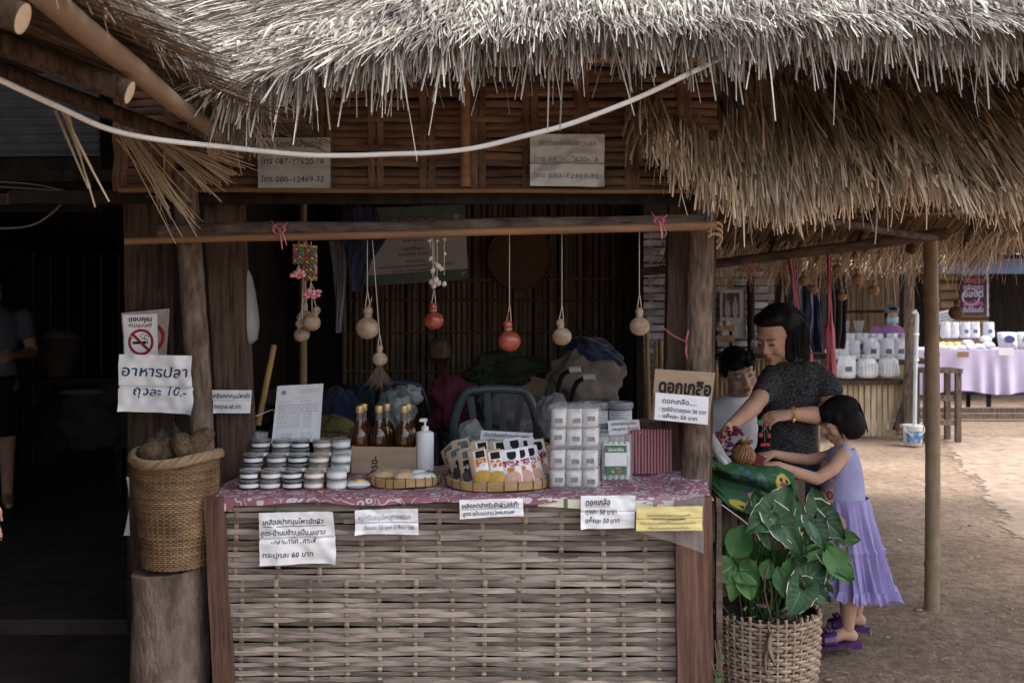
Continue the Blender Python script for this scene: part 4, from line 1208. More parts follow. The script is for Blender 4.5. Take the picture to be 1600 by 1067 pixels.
# striped box with plaid top, small sign on it
def stripes_extra(N, L, tc, out):
    wv = N.new('ShaderNodeTexWave'); wv.inputs['Scale'].default_value = 26; wv.bands_direction = 'X'; wv.inputs['Distortion'].default_value = .3
    L.new(tc.outputs['Object'], wv.inputs['Vector'])
    cr = N.new('ShaderNodeValToRGB'); e = cr.color_ramp.elements
    e[0].position = .3; e[0].color = (.20, .028, .034, 1); e[1].position = .62; e[1].color = (.34, .22, .25, 1)
    L.new(wv.outputs['Fac'], cr.inputs[0]); return cr.outputs[0]
m_stripe = M('red striped cloth', (.3, .05, .05), rough=.9, bump=.15, extra=stripes_extra)
m_plaid = M('dark plaid cloth', (.10, .055, .045), (.22, .17, .13), sc=34, rough=.9)
st = thing('striped_box', 'box wrapped in red striped cloth beside the salt packs', 'box', (W(1012, 3.93), 3.93, TZ + .008))
o = ORG[st.name]
def drape(u, v):
    x = (2 * u - 1) * .085; f_ = .004 * math.sin(u * 40 + v * 3) * (1 - v)
    return o + V((x, -.075 - f_, .002 + .172 * v))
mb = MB().grid(drape, 40, 8).grid(lambda u, v: o + V((-.085, .075 - .15 * u, .002 + .172 * v)), 6, 4).grid(lambda u, v: o + V((.085, -.075 + .15 * u, .002 + .172 * v)), 6, 4)
mb.build('cloth_sides', m_stripe, st)
mb = MB().grid(lambda u, v: o + V(((2 * u - 1) * .088, -.078 + .156 * v, .176 + .016 * max(0, n3((u * 3, v * 3, 8))) + .02 * v)), 14, 10)
mb.build('cloth_top', m_plaid, st)
notice('price_card', 'small white handwritten card leaning on the striped box', 'card', [(949, 657), (998, 655), (1001, 676), (951, 679)], 3.86,
       [('เกลือขัดผิวสมุนไพร', .10, .88, .34, .28, .014), ('กระปุกละ 50 บาท', .12, .95, .70, .26, .014)], seed=7, curl=.002)
# grey lidded tubs on a back shelf
shelf = thing('back_shelf', 'low dark wooden bench behind the right end of the counter', 'bench', (W(965, 4.45), 4.45, .18))
MB().box((W(965, 4.45), 4.45, .86), (.62, .36, .03)).build('bench_top', m_dark_wood, shelf, smooth=False)
for dx in (-.27, .27):
    for dy in (-.14, .14): MB().box((W(965, 4.45) + dx, 4.45 + dy, .515), (.04, .04, .66)).build('leg', m_dark_wood, shelf, smooth=False)
m_tub = M('grey tub plastic', (.20, .215, .24), (.26, .28, .30), sc=5, rough=.35, spec=.5, alpha=.93)
m_tublid = M('grey tub lid', (.30, .31, .34), (.36, .37, .40), sc=6, rough=.35, spec=.5)
for i, (px_, lv, lb) in enumerate([(932, 1, 'upper left'), (969, 1, 'upper right'), (932, 0, 'lower left'), (969, 0, 'lower right')]):
    Y = 4.36; z = .876 + .113 * lv
    tb = thing('lidded_tub', f'grey lidded tub with white label, {lb} of the four stacked tubs', 'tub', (W(px_, Y) + (.0 if lv else .003), Y, z), 'grey lidded tubs stacked behind the counter')
    o = ORG[tb.name]
    MB().lathe([(.046, 0), (.048, .003), (.052, .085)], o, 24).build('tub_body', m_tub, tb)
    mb = MB().lathe([(.055, .083), (.056, .085), (.056, .106), (.054, .110), (.050, .111), (.047, .107), (.0001, .107)], o, 28, cap=False)
    mb.build('lid', m_tublid, tb)
    for k in range(18):
        a = math.pi + math.pi * (k + .5) / 18
        MB().box(o + V((.0565 * math.cos(a), .0565 * math.sin(a), .095)), (.003, .003, .018), rot=Matrix.Rotation(a, 3, 'Z')).build('rib', m_tublid, tb, smooth=False)
    mb = MB().grid(lambda u, v: o + V((.0515 * math.cos(R(-165 + 150 * u)), .0515 * math.sin(R(-165 + 150 * u)), .022 + .052 * v)), 14, 1)
    mb.build('label', m_label, tb)
    mb = MB()
    for q in range(4):
        mb.grid(lambda u, v: o + V((.0521 * math.cos(R(-140 + 100 * u)), .0521 * math.sin(R(-140 + 100 * u)), .032 + .011 * q + .003 * v)), 10, 1, mask=lambda u, v: 0 if n3((u * 9, q, i)) > -.15 else None)
    mb.build('lettering', m_ink_grey, tb)
# blue tray of sundries
tr = thing('blue_tray', 'blue plastic tray with pale odds and ends behind the striped box', 'tray', (W(1003, 4.4), 4.38, .876))
o = ORG[tr.name]
MB().box(o + V((0, 0, .015)), (.10, .22, .03)).box(o + V((0, -.108, .04)), (.10, .006, .04)).build('tray_walls', M('blue plastic', (.03, .07, .14), rough=.45), tr, smooth=False)
for k in range(6): pillow(MB(), o + V((U(-.03, .03), U(-.07, .05), .06 + .012 * k)), (.06, .05, .03), U(0, 3), 0, k).build('scrap', M('dark sundries', (.09, .10, .12), (.2, .2, .22), sc=20), tr)
# ================================================================== WHITE CABLE
cb = [(-60, 100, 2.35), (0, 125, 2.4), (90, 165, 2.55), (180, 203, 2.75), (300, 226, 2.95), (430, 238, 3.05), (520, 242, 3.08), (600, 243, 3.1), (720, 234, 3.1), (820, 213, 3.08), (900, 191, 3.05), (1010, 146, 3.02), (1120, 94, 3.0), (1215, 36, 3.02)]
pts = [P(*q) for q in cb]
def smooth_path(pts, k=6):
    out = []
    n = len(pts)
    for i in range(n - 1):
        p0, p1, p2, p3 = pts[max(i - 1, 0)], pts[i], pts[i + 1], pts[min(i + 2, n - 1)]
        for j in range(k):
            t = j / k
            out.append(.5 * ((2 * p1) + (p2 - p0) * t + (2 * p0 - 5 * p1 + 4 * p2 - p3) * t * t + (3 * p1 - p0 - 3 * p2 + p3) * t ** 3))
    out.append(pts[-1]); return out
cpath = [p + V((0, n3((p.x * 5, 0, 1)) * .01, n3((p.x * 4, 3, 0)) * .007)) for p in smooth_path(pts, 10)]
tag(MB().tube(cpath, [.0078 * (1 + .06 * n3((p.x * 9, 0, 5))) for p in cpath], 10).build('white_cable', M('dusty white conduit', (.62, .60, .57), (.74, .73, .71), sc=9, rough=.55)),
    'white plastic conduit sagging across the front of the stall under the eave', 'cable')
for i, c_ in enumerate(([(-20, 291, 4.0), (60, 296, 4.0), (150, 302, 3.9), (260, 309, 3.7)], [(-20, 284, 4.0), (50, 288, 4.0), (110, 300, 3.95), (180, 305, 3.8)], [(108, 302, 3.95), (85, 330, 3.95), (50, 352, 3.95), (0, 357, 3.95), (-40, 350, 3.95)])):
    tag(MB().tube(smooth_path([P(*q) for q in c_]), .004 if i == 2 else .003, 6).build('thin_rope', M('grey cord', (.16, .15, .14), rough=.8)),
        ['upper thin grey cord strung along the shack beam', 'thin grey cord along the shack beam, tangled with the upper one', 'grey cord looping down below the shack beam at left'][i], 'rope')
# ================================================================== NOTICES ON POSTS
m_lam = M('laminated paper', (.34, .33, .33), (.42, .41, .41), sc=4, rough=.35, spec=.5)
notice('laminated_notice', 'laminated notice with phone numbers on the woven wall at left', 'notice', [(403, 216), (517, 216), (517, 298), (405, 300)], 3.70,
       [('ติดต่อเกลือสินเธาว์', .10, .88, .18, .17), ('โทร 087–17620-16', .05, .91, .50, .15), ('โทร 080–12469-32', .05, .91, .83, .15)], mat=m_lam, ink=M('dim ink', (.09, .085, .085)), seed=1, curl=.004)
notice('laminated_notice', 'crumpled glossy laminated notice on the woven wall right of the bamboo upright', 'notice', [(828, 212), (944, 212), (943, 294), (828, 292)], 3.70,
       [('ติดต่อเกลือสินเธาว์นอก', .12, .88, .22, .14), ('โทร 087–17620-16', .05, .92, .52, .13), ('โทร 080–12469-32', .05, .92, .84, .13)], mat=M('crumpled laminate', (.36, .345, .33), (.50, .48, .46), sc=5, st=(.5, 1, 3), rough=.3, spec=.6), ink=M('faint ink', (.20, .19, .18)), seed=5, curl=.011)
m_oldpaper = M('torn old poster', (.36, .30, .26), (.50, .44, .40), sc=9, rough=.85)
s = Sheet([(192, 489), (268, 482), (262, 560), (196, 560)], 3.735, .006, 4)
op = s.paper('torn_poster', m_oldpaper); tag(op, 'torn faded poster showing part of a red circle behind the smoking sign', 'poster')
mb = MB(); s.ring(mb, .62, .58, .24, .32, .95, a0=-1.5, a1=1.5); mb.build('circle_print', m_red, op, smooth=False)
def smoke(s, mb):
    pass
o, s = notice('smoking_sign', 'white no smoking sign with red circle above the fish food notice', 'sign', [(193, 492), (247, 490), (248, 558), (197, 560)], 3.70,
       [('ขอบคุณ', .17, .84, .16, .15, .025, 0)], ink=m_ink, seed=2, curl=.003)
mb = MB(); s.text(mb, 'ที่ไม่สูบบุหรี่', .17, .84, .29, .10, .016, 0); s.ring(mb, .5, .64, .30, .38, .80)
s.stroke(mb, [(.27, .45), (.73, .83)], .075, .8, lift=.002)
mb.build('red_print', m_red, o, smooth=False)
mb = MB(); s.rect(mb, .26, .62, .66, .68, lift=.0015); s.rect(mb, .68, .62, .71, .68, lift=.0015)
s.ring(mb, .55, .50, .055, .07, .8, a0=1.5, a1=5.5); s.ring(mb, .66, .53, .055, .07, .8, a0=2.5, a1=6.5); s.stroke(mb, [(.52, .55), (.62, .57), (.72, .60)], .02, .8)
mb.build('cigarette_print', m_ink, o, smooth=False)
notice('fish_food_notice', 'white handwritten fish food notice in blue ink tied to the posts', 'notice', [(192, 553), (304, 555), (309, 645), (191, 641)], 3.62,
       [('อาหารปลา', .05, .95, .37, .25, .012, .15), ('ถุงละ 10.-', .20, .92, .70, .21, .010, .15)], ink=m_ink_blue, seed=3, curl=.014)
notice('price_card', 'small handwritten price card pinned to the wooden post beside the jars', 'card', [(332, 609), (395, 609), (392, 645), (335, 645)], 3.83,
       [('เกลือสปาสมุนไพรขัด', .02, .97, .34, .26, .016), ('กระปุกละ 60 บาท', .04, .74, .80, .25, .012)], ink=m_ink_dark, seed=4, curl=.004)
notice('paper_scrap', 'upper white paper edge showing behind the tall basket', 'paper', [(198, 744), (206, 746), (207, 775), (203, 775)], 3.80, [], seed=2, curl=.002)
notice('paper_scrap', 'lower white paper edge showing beside the tall basket', 'paper', [(203, 793), (208, 795), (206, 836), (194, 836)], 3.80, [], seed=5, curl=.002)
# cardboard sign on the right posts
tag(MB().tube(smooth_path([P(252, 380, 3.77), P(250, 420, 3.765), P(252, 445, 3.76), P(247, 452, 3.755), P(250, 440, 3.755)]), .004, 6).build('iron_hook', m_black), 'black iron hook hanging on the left wooden post above the smoking sign', 'hook')
for k in range(3): tag(MB().tube(smooth_path([P(1106, 352 + k * 9, 3.70), P(1118, 347 + k * 9, 3.69), P(1128, 354 + k * 9, 3.72), P(1120, 368 + k * 10, 3.76)]), .005, 6).build('rope_lashing', m_straw), ['upper', 'middle', 'lower'][k] + ' turn of straw rope lashed round the right end of the beams', 'rope')
tag(MB().lathe([(.02, -.07), (.07, -.04), (.075, .02), (.05, .06), (.03, .075)], P(686, 548, 6.1), 14).build('fish_creel', m_back_slat), 'small dark woven fish creel hung on the slatted back wall', 'basket')
s0 = Sheet([(1023, 576), (1117, 582), (1106, 664), (1018, 655)], 3.70, .003, 3)
cs = s0.paper('cardboard_sign', m_card); tag(cs, 'brown cardboard sign with big black lettering on the right post', 'sign')
mb = MB(); s0.text(mb, 'ดอกเกลือ', .08, .97, .44, .34, .045, 0); mb.build('lettering', m_ink, cs, smooth=False)
s1 = Sheet([(1024, 613), (1107, 620), (1105, 663), (1022, 655)], 3.684, .002, 3)
s1.paper('pasted_paper', m_paper, cs)
mb = MB(); s1.text(mb, 'ดอกเกลือ.....', .14, .78, .36, .26, .010); s1.text(mb, '- ถุงสีน้ำตาลถุงละ 50 บาท', .08, .96, .65, .20, .014); s1.text(mb, '- แพ็คละ 50 บาท', .08, .80, .90, .20, .014)
mb.build('lettering', m_ink_dark, cs, smooth=False)

# ================================================================== PINK PLASTIC TIES
def tie(pts, r, label, tails=()):
    t = thing('plastic_tie', label, 'tie', pts[0])
    MB().tube(smooth_path(pts, 5), r, 6, flat=.5).build('band', m_pink, t)
    for tl in tails: MB().tube(smooth_path(tl, 4), [r * (1 - .5 * k / (len(smooth_path(tl, 4)) - 1)) for k in range(len(smooth_path(tl, 4)))], 5, flat=.4).build('tail', m_pink, t)
    return t
def knot(px_, py_, Y, label, sz=10, hang=30):
    ps = [P(px_ + sz * math.cos(a) * 1.0, py_ + sz * .9 * math.sin(a), Y - .01 * math.cos(a * 2)) for a in [k * .7 for k in range(10)]]
    tl = [[P(px_, py_, Y), P(px_ + dx * .6, py_ + dy * .4, Y - .02), P(px_ + dx, py_ + dy, Y - .015)] for dx, dy in ((-12, -14), (13, -10), (5, hang), (12, hang * .8))]
    return tie(ps, .004, label, tl)
knot(436, 358, 3.47, 'pink plastic tie knotted round the bark beam at left', 9, 32)
knot(1030, 345, 3.47, 'pink plastic tie knotted round the beam near the right posts', 7, 28)
tie([P(1035, 511, 3.83), P(1052, 524, 3.81), P(1068, 532, 3.79), P(1074, 536, 3.78)], .006, 'pink plastic tie stretched across the right plank post', [[P(1074, 536, 3.78), P(1072, 550, 3.77), P(1076, 565, 3.77)], [P(1074, 536, 3.78), P(1080, 548, 3.77), P(1084, 560, 3.77)], [P(1072, 535, 3.78), P(1074, 524, 3.77), P(1076, 515, 3.77)]])
knot(1170, 418, 5.1, 'faded red plastic tie under the porch beam above the framed photo', 9, 26)
m_rib = M('red pink cloth ribbon', (.36, .05, .08), (.50, .14, .18), sc=9, st=(2, 2, .5), rough=.6, bump=.3)
def ribbon(rows, Y, label):
    """hanging twisted ribbon: rows of (px, py, half width)"""
    mb = MB(); vs = []; fs = []
    n = len(rows)
    path = smooth_path([V((r[0], r[1], r[2])) for r in rows], 6)
    for i, q in enumerate(path):
        for k in range(5):
            a = (k - 2) / 2
            vs.append(P(q.x + a * q.z, q.y, Y - .012 * (1 - a * a) + .008 * math.sin(k * 2.5 + i * .2)))
    for i in range(len(path) - 1):
        for k in range(4): fs.append((i * 5 + k, i * 5 + k + 1, i * 5 + 6 + k, i * 5 + 5 + k))
    o = mb.add(vs, fs).build('red_ribbon', m_rib, solid=.003)
    return tag(o, label, 'ribbon', 'red ribbons hanging from the porch roof')
ribbon([(1295, 392, 3), (1296, 450, 3), (1297, 500, 4), (1296, 516, 8), (1299, 560, 7), (1303, 615, 7)], 5.25, 'red pink ribbon with a knot hanging straight down beside the far counter')
ribbon([(1232, 392, 5), (1240, 440, 4), (1246, 490, 4), (1250, 520, 7), (1262, 555, 8), (1260, 575, 6)], 5.2, 'red pink ribbon tied round the hanging purple cloth')

# ================================================================== HANGING GOURDS
m_gourd = M('pale gourd skin', (.17, .115, .072), (.36, .265, .19), sc=26, rough=.6, bump=.12, var=.12, extra=None)
m_gred = M('red lacquered gourd', (.20, .035, .020), (.33, .08, .042), sc=10, rough=.28, spec=.6)
m_gdark = M('dark brown gourd', (.10, .055, .028), (.15, .085, .045), sc=12, rough=.5)
m_gour = M('orange brown gourd', (.30, .17, .085), (.40, .24, .13), sc=12, rough=.55, var=.1)
gourd_label = 'gourds hanging on strings'
def gourd(px_, py_, Y, rpx, mat, label, top_py, squash=.9, neck=.42, tilt=0.0, string2=None, stem=0, grp=None):
    r = rpx / F * Y; c = P(px_, py_, Y)
    g = thing('hanging_gourd', label, 'gourd', c - V((0, 0, r * squash)), grp or 'bottle gourds hanging along the stall front')
    Rm = Matrix.Rotation(tilt + U(-.12, .12), 3, 'Y') @ Matrix.Rotation(U(0, 6), 3, 'Z')
    hb = r * squash; rn = r * neck
    prof = []
    for i in range(15):
        a = -math.pi / 2 + math.pi * i / 14 * .86
        prof.append((r * math.cos(a) if i else 0.0005, hb * math.sin(a)))
    z0 = prof[-1][1]
    prof += [(rn * .62, z0 + rn * .35), (rn * .78, z0 + rn * .7), (rn, z0 + rn * 1.3), (rn * .95, z0 + rn * 1.9), (rn * .6, z0 + rn * 2.35), (rn * .15, z0 + rn * 2.5)]
    MB().lathe(prof, c, 24, rot=Rm, wob=.035).build('shell', mat, g)
    zt = z0 + rn * .5
    MB().tube([c + Rm @ V((rn * .72 * math.cos(a), rn * .72 * math.sin(a), zt)) for a in [k * .5236 for k in range(13)]], r * .05, 5).build('string_loop', m_string, g)
    pt = P(string2 if string2 else px_, top_py, Y); kn = c.lerp(pt, .0) + V((0, 0, zt + rn * 5))
    ts = c + Rm @ V((0, 0, zt))
    MB().tube([ts + V((-rn * .75, -.002, 0)), kn, pt], .0016, 5).tube([ts + V((rn * .75, -.002, 0)), kn + V((.002, 0, 0))], .0016, 5).build('string', m_string, g)
    if stem: MB().tube([c + Rm @ V((0, 0, z0 + rn * 2.4)), c + Rm @ V((stem * rn * .5, 0, z0 + rn * 3.4)), c + Rm @ V((stem * rn * .7, 0, z0 + rn * 4.4))], r * .05, 6).build('stem', mat, g)
    return g
GY = 3.56
gourd(472, 523, GY, 12.5, m_gourd, 'lowest tan gourd of the cluster hanging at left', 378, tilt=-.3, string2=476)
gourd(487, 504, GY - .04, 14.5, m_gourd, 'roundest tan gourd at the front of the cluster hanging at left', 378, tilt=.3, string2=480)
gourd(477, 497, GY + .06, 13, m_gourd, 'dusky gourd at the back of the cluster hanging at left', 378)
gourd(574, 513, GY, 18, m_gourd, 'big tan gourd with curved stem hanging over the bottles', 376, .95, stem=-1)
gw = gourd(593, 561, GY, 12, m_gourd, 'small tan gourd with a tuft of dark fibre below it', 376, string2=582)
n_ = 160
rt = np.array([ORG[gw.name]] * n_) + nrs.normal(0, .004, (n_, 3))
strands('fibre_tuft', rt, np.stack([nrs.normal(0, .38, n_), nrs.normal(0, .2, n_), -np.ones(n_)], 1), nrs.uniform(.05, .09, n_), np.full(n_, .0016), M('dark fibre', (.10, .075, .055)), gw, curl=.1, segs=2)
gourd(678, 501, GY, 15.5, m_gred, 'glossy red gourd hanging below the shell wind chime', 372, .88)
gourd(796, 533, GY, 17.5, m_gred, 'larger glossy red gourd with a stem hanging above the plastic chair', 366, .93, stem=.9)
gourd(878, 526, GY, 15, m_gourd, 'tan gourd on a long string hanging above the metal handles', 363, .92)
gourd(999, 510, GY, 15.5, m_gourd, 'tan gourd hanging beside the right posts', 358, .95)
# shell wind chime
wc = thing('shell_chime', 'wind chime of small white shells hanging from the bamboo rail', 'wind chime', P(690, 372, 3.52))
m_shell = M('pale shell', (.36, .32, .28), (.48, .43, .38), sc=30, rough=.45)
for px_, b_ in ((673, 388), (676, 445), (683, 440), (694, 430)):
    MB().tube([P(px_, 370, 3.52), P(px_, b_, 3.52)], .0012, 4).build('string', m_string, wc)
for px_, py_, r_ in ((671, 376, 5), (683, 376, 4), (694, 372, 6), (673, 404, 5), (695, 397, 4), (676, 423, 6), (685, 416, 7), (680, 412, 4), (690, 420, 5), (675, 441, 8), (681, 438, 7), (685, 443, 6), (694, 444, 6), (678, 447, 6)):
    r_ = r_ / F * 3.52
    MB().lathe([(.0004, -r_), (r_ * .5, -r_ * .5), (r_ * .75, 0), (r_ * .5, r_ * .55), (.0004, r_)], P(px_, py_, 3.52 + U(-.01, .01)), 7, rot=Matrix.Rotation(U(-1, 1), 3, 'X') @ Matrix.Rotation(U(-.8, .8), 3, 'Y')).build('shell', m_shell, wc)
# garlands
m_bead = [M('yellow bead', (.36, .26, .05)), M('green bead', (.06, .15, .05)), M('red bead', (.32, .04, .06)), M('purple bead', (.10, .05, .14))]
m_pinkf = M('pink paper flower', (.50, .17, .21), (.58, .26, .30), sc=60, rough=.8)
for gi, (px_, y0, y1, lb) in enumerate([(467, 384, 414, 'shorter beaded garland with pink flower tassel at left of the gourds'), (486, 386, 442, 'longer beaded garland with two pink flower tassels beside the gourds')]):
    g = thing('beaded_garland', lb, 'garland', P(px_, y0, 3.50), 'beaded flower garlands')
    MB().tube([P(px_, y0 - 8, 3.50), P(px_, y1, 3.50)], .0015, 4).build('string', m_string, g)
    mbs = [MB() for _ in m_bead]
    for r_ in range(int((y1 - y0) / 3)):
        yy = y0 + r_ * 3
        for c in range(7):
            a = 2 * math.pi * c / 7 + r_ * .4
            p = P(px_, yy, 3.50) + V((.017 * math.cos(a), .017 * math.sin(a), 0))
            mbs[(r_ + c * 2 + (c * r_) % 3) % 4].ell(p, .0055, nu=6, nv=4)
    for k, m_ in enumerate(mbs): tag(m_.build('beads', m_bead[k], g), kind='stuff')
    for dx in ((-6, 4) if gi == 0 else (-4, 8)):
        fp_ = P(px_ + dx, y1 + (14 if gi == 0 else 17), 3.49)
        MB().tube([P(px_, y1, 3.50), fp_], .0015, 4).build('string', m_string, g)
        mb = MB()
        for k in range(12): mb.ell(fp_ + V((U(-.013, .013), U(-.012, .012), U(-.012, .012))), (.009, .008, .006), rot=Matrix.Rotation(U(0, 3), 3, 'X'), nu=6, nv=4)
        mb.build('paper_flower', m_pinkf, g)

# ================================================================== INSIDE THE STALL
# printed board on the back wall
bd = Sheet([(569, 326), (726, 320), (732, 436), (571, 448)], 5.9, .004, 1)
m_board = M('dull pink print board', (.46, .43, .46), (.52, .49, .51), sc=2, rough=.5)
bo = bd.paper('information_board', m_board); tag(bo, 'pale printed board with green borders hanging inside the stall', 'board')
mgrn = M('dull green print', (.11, .15, .135), (.17, .21, .19), sc=9)
mb = MB(); bd.rect(mb, 0, 0, 1, .26, n=10); bd.rect(mb, 0, .86, 1, 1, n=10); mb.build('border_print', mgrn, bo, smooth=False)
mb = MB()
for u_ in (.30, .45, .57, .66): bd.ring(mb, u_, .20, .04, .048, 1.4, lift=.002)
mb.build('seal_print', m_ink_dark, bo, smooth=False)
mb = MB()
for u_ in (.30, .45, .57, .66): bd.ring(mb, u_, .20, 0, .04, 1.4, lift=.002)
mb.build('seal_fill', M('seal yellow', (.30, .26, .13)), bo, smooth=False)
mb = MB()
for t_, a_, b_, v_, h_ in (('พ.ศ. ๒๕๖๑', .38, .58, .46, .055), ('• กลุ่มที่มีสุข •', .36, .58, .57, .06), ('อ.บ่อเกลือ จ.น่าน', .33, .62, .64, .06), ('จำหน่ายโดย', .40, .58, .73, .05), ('สหกรณ์การเกษตรเกลือสมุนไพรพื้นบ้านของกลุ่มแม่บ้าน', .14, .86, .79, .05), ('ร่วมกับ มหาวิทยาลัยในพื้นที่', .27, .70, .85, .05)): bd.text(mb, t_, a_, b_, v_, h_, .012, 0, lift=.002)
mb.build('lettering', m_ink_dark, bo, smooth=False)
# winnowing tray hung on the wall
wt = thing('wall_tray', 'large dark round winnowing tray hung on the slatted back wall', 'tray', (W(813, 6.2), 6.2, H(450, 6.2)))
Rx = Matrix.Rotation(R(90), 3, 'X'); c = P(813, 402, 6.22)
m_dtray = M('dark brown tray weave', (.085, .05, .03), (.14, .085, .05), sc=60, rough=.7, bump=.4)
MB().lathe([(.002, .02), (.12, .018), (.195, .0)], c, 40, rot=Rx).build('tray_face', m_dtray, wt)
MB().tube([c + V((.2 * math.cos(k * .1963), -.012, .2 * math.sin(k * .1963))) for k in range(33)], .009, 8).build('rim', m_dtray, wt)
# hanging cloths
def cloth_px(name, label, cat, rows, Y, mat, folds=9, amp=.02, mbx=None, nu=36, kind=None, group=None):
    """hanging cloth between left/right edges: rows (xl, xr, y)"""
    def fn(u, v):
        k = v * (len(rows) - 1); i = min(int(k), len(rows) - 2); t = k - i
        a, b = rows[i], rows[i + 1]
        xl = a[0] + (b[0] - a[0]) * t; xr = a[1] + (b[1] - a[1]) * t; y = a[2] + (b[2] - a[2]) * t
        p = P(xl + (xr - xl) * u, y, Y)
        p.y += amp * math.sin(u * folds + v * 2 + n3((u * 3, v * 2, Y)) * 2) + amp * .6 * n3((u * 6, v * 4, folds))
        return p
    o = MB().grid(fn, nu, 30).build(name, mat, solid=.004)
    return tag(o, label, cat, group)
m_navy = M('navy cloth', (.012, .018, .055), (.022, .03, .08), sc=4, rough=.9, sheen=.2)
cloth_px('navy_jacket', 'dark navy jacket hanging in front of the printed board', 'jacket', [(538, 588, 325), (536, 604, 375), (540, 580, 410), (548, 566, 455)], 4.6, m_navy, amp=.03)
m_grycl = M('grey cloth', (.13, .125, .135), (.19, .18, .19), sc=4, rough=.9)
cloth_px('grey_cloth', 'long grey cloth strip hanging left of the navy jacket', 'cloth', [(513, 541, 376), (520, 541, 420), (524, 538, 470), (524, 533, 520)], 4.7, m_grycl, amp=.015, folds=5)
m_bagp = M('cloudy plastic bag', (.30, .29, .29), (.42, .41, .40), sc=9, st=(3, 3, .6), rough=.35, alpha=.8, bump=.6)
mb = MB()
for ax in (0,): 
    pr = [(.006, 0), (.02, -.03), (.03, -.08), (.044, -.16), (.052, -.22), (.045, -.275), (.02, -.295), (.001, -.298)]
    mb.lathe([(r_, z) for r_, z in pr][::-1], P(386, 422, 3.95), 16, wob=.12)
tag(mb.build('hanging_bag', m_bagp), 'cloudy plastic bag hanging behind the wooden post at left', 'bag')
tag(MB().ell(P(384, 558, 4.0), (.02, .02, .035)).build('small_bag', m_bagp), 'small pale bundle below the hanging bag behind the post', 'bundle')
# firewood stack
lw = M('split log end', (.045, .036, .03), (.09, .072, .06), sc=9, rough=.95, bump=.4, var=.35)
lme = smesh(MB().tube([(0, 0, 0), (0, .01, 0), (0, .45, .0)], [.045, .052, .05], 9), 'firewood_log', lw)
k = 0
for r_ in range(5):
    for c in range(9 - (r_ % 2)):
        x_ = W(398, 5.75) + c * .108 + (r_ % 2) * .05 + U(-.012, .012)
        o = bpy.data.objects.new('firewood_log', lme); COL.objects.link(o)
        o.location = (x_, 5.7 + U(-.05, .05), .62 + r_ * .095 + U(-.01, .01)); o.rotation_euler = (U(-.05, .05), U(0, 6), U(-.1, .1)); o.scale = (U(.75, 1.1), 1, U(.75, 1.1))
        ORG[o.name] = V(o.location)
        tag(o, 'dim sawn log end in the stack at the back of the dark opening', 'log', 'stacked firewood logs inside the stall')
MB().box((W(398, 5.75) + .45, 5.9, .38), (1.05, .5, .40)).build('log_bench', m_dark_wood, stall, smooth=False)
# plastic chairs
m_chair = M('dark green grey plastic', (.07, .086, .098), (.085, .10, .112), sc=3, rough=.38, spec=.5)
m_chairb = M('navy plastic', (.014, .026, .055), (.02, .034, .065), sc=3, rough=.4, spec=.5)
FZ = .18
def chair(loc, rz, mat, label, hgt=.92, slats=4):
    c = thing('plastic_chair', label, 'chair', (0, 0, 0), 'plastic armchairs inside the stall')
    sw = .21
    def arch(w_, h_, n=14):
        return [V((w_ * -math.cos(math.pi * k / n) * (1 if 0 else 1), 0, h_ * math.sin(math.pi * k / n) ** .6)) for k in range(n + 1)]
    zs = .42
    top = [V((-sw, .20, zs)), V((-sw * 1.0, .235, zs + .22)), V((-sw * .96, .25, zs + .36)), V((-sw * .72, .262, hgt - .02)), V((-sw * .35, .266, hgt)), V((0, .267, hgt + .004)), V((sw * .35, .266, hgt)), V((sw * .72, .262, hgt - .02)), V((sw * .96, .25, zs + .36)), V((sw, .235, zs + .22)), V((sw, .20, zs))]
    MB().tube(smooth_path(top, 5), .021, 8, flat=.7).build('back_frame', mat, c)
    for k in range(slats):
        a = (k + .5) / slats * 2 - 1
        pts = [V((a * sw * .45, .20, zs)), V((a * sw * .55, .232, zs + .2)), V((a * sw * .80, .262, hgt - .004 - .05 * a * a))]
        MB().tube(smooth_path(pts, 5), .019, 6, flat=.35, upv=(0, 1, 0)).build('back_slat', mat, c)
    MB().grid(lambda u, v: V(((2 * u - 1) * sw * (1.05 - .06 * v), -.22 + .44 * v, zs + .012 * (2 * u - 1) ** 2 - .02 * math.sin(math.pi * v))), 8, 8).build('seat', mat, c, solid=.012)
    for sx in (-1, 1):
        for sy in (-1, 1):
            MB().tube([V((sx * sw * .98, sy * .19, zs)), V((sx * (sw + .035), sy * .23, 0))], [.024, .017], 8).build('leg', mat, c)
        MB().tube(smooth_path([V((sx * sw, .22, zs + .24)), V((sx * (sw + .03), .05, zs + .25)), V((sx * (sw + .035), -.15, zs + .235)), V((sx * (sw + .01), -.2, zs))], 5), .018, 8, flat=.8).build('arm', mat, c)
    c.location = loc; c.rotation_euler = (0, 0, rz)
    return c
chair((W(768, 5.15), 5.15, FZ), math.pi + .1, m_chair, 'dark grey green plastic chair with slatted back facing away, centre of stall', .93)
chair((W(628, 5.3), 5.3, FZ), math.pi - .1, m_chairb, 'navy plastic chair behind the amber bottles with a bag on it', .95, 3)
chair((W(800, 5.75), 5.75, FZ), .2, m_chair, 'third dark plastic chair under the green cloth near the back wall', 1.02, 3)
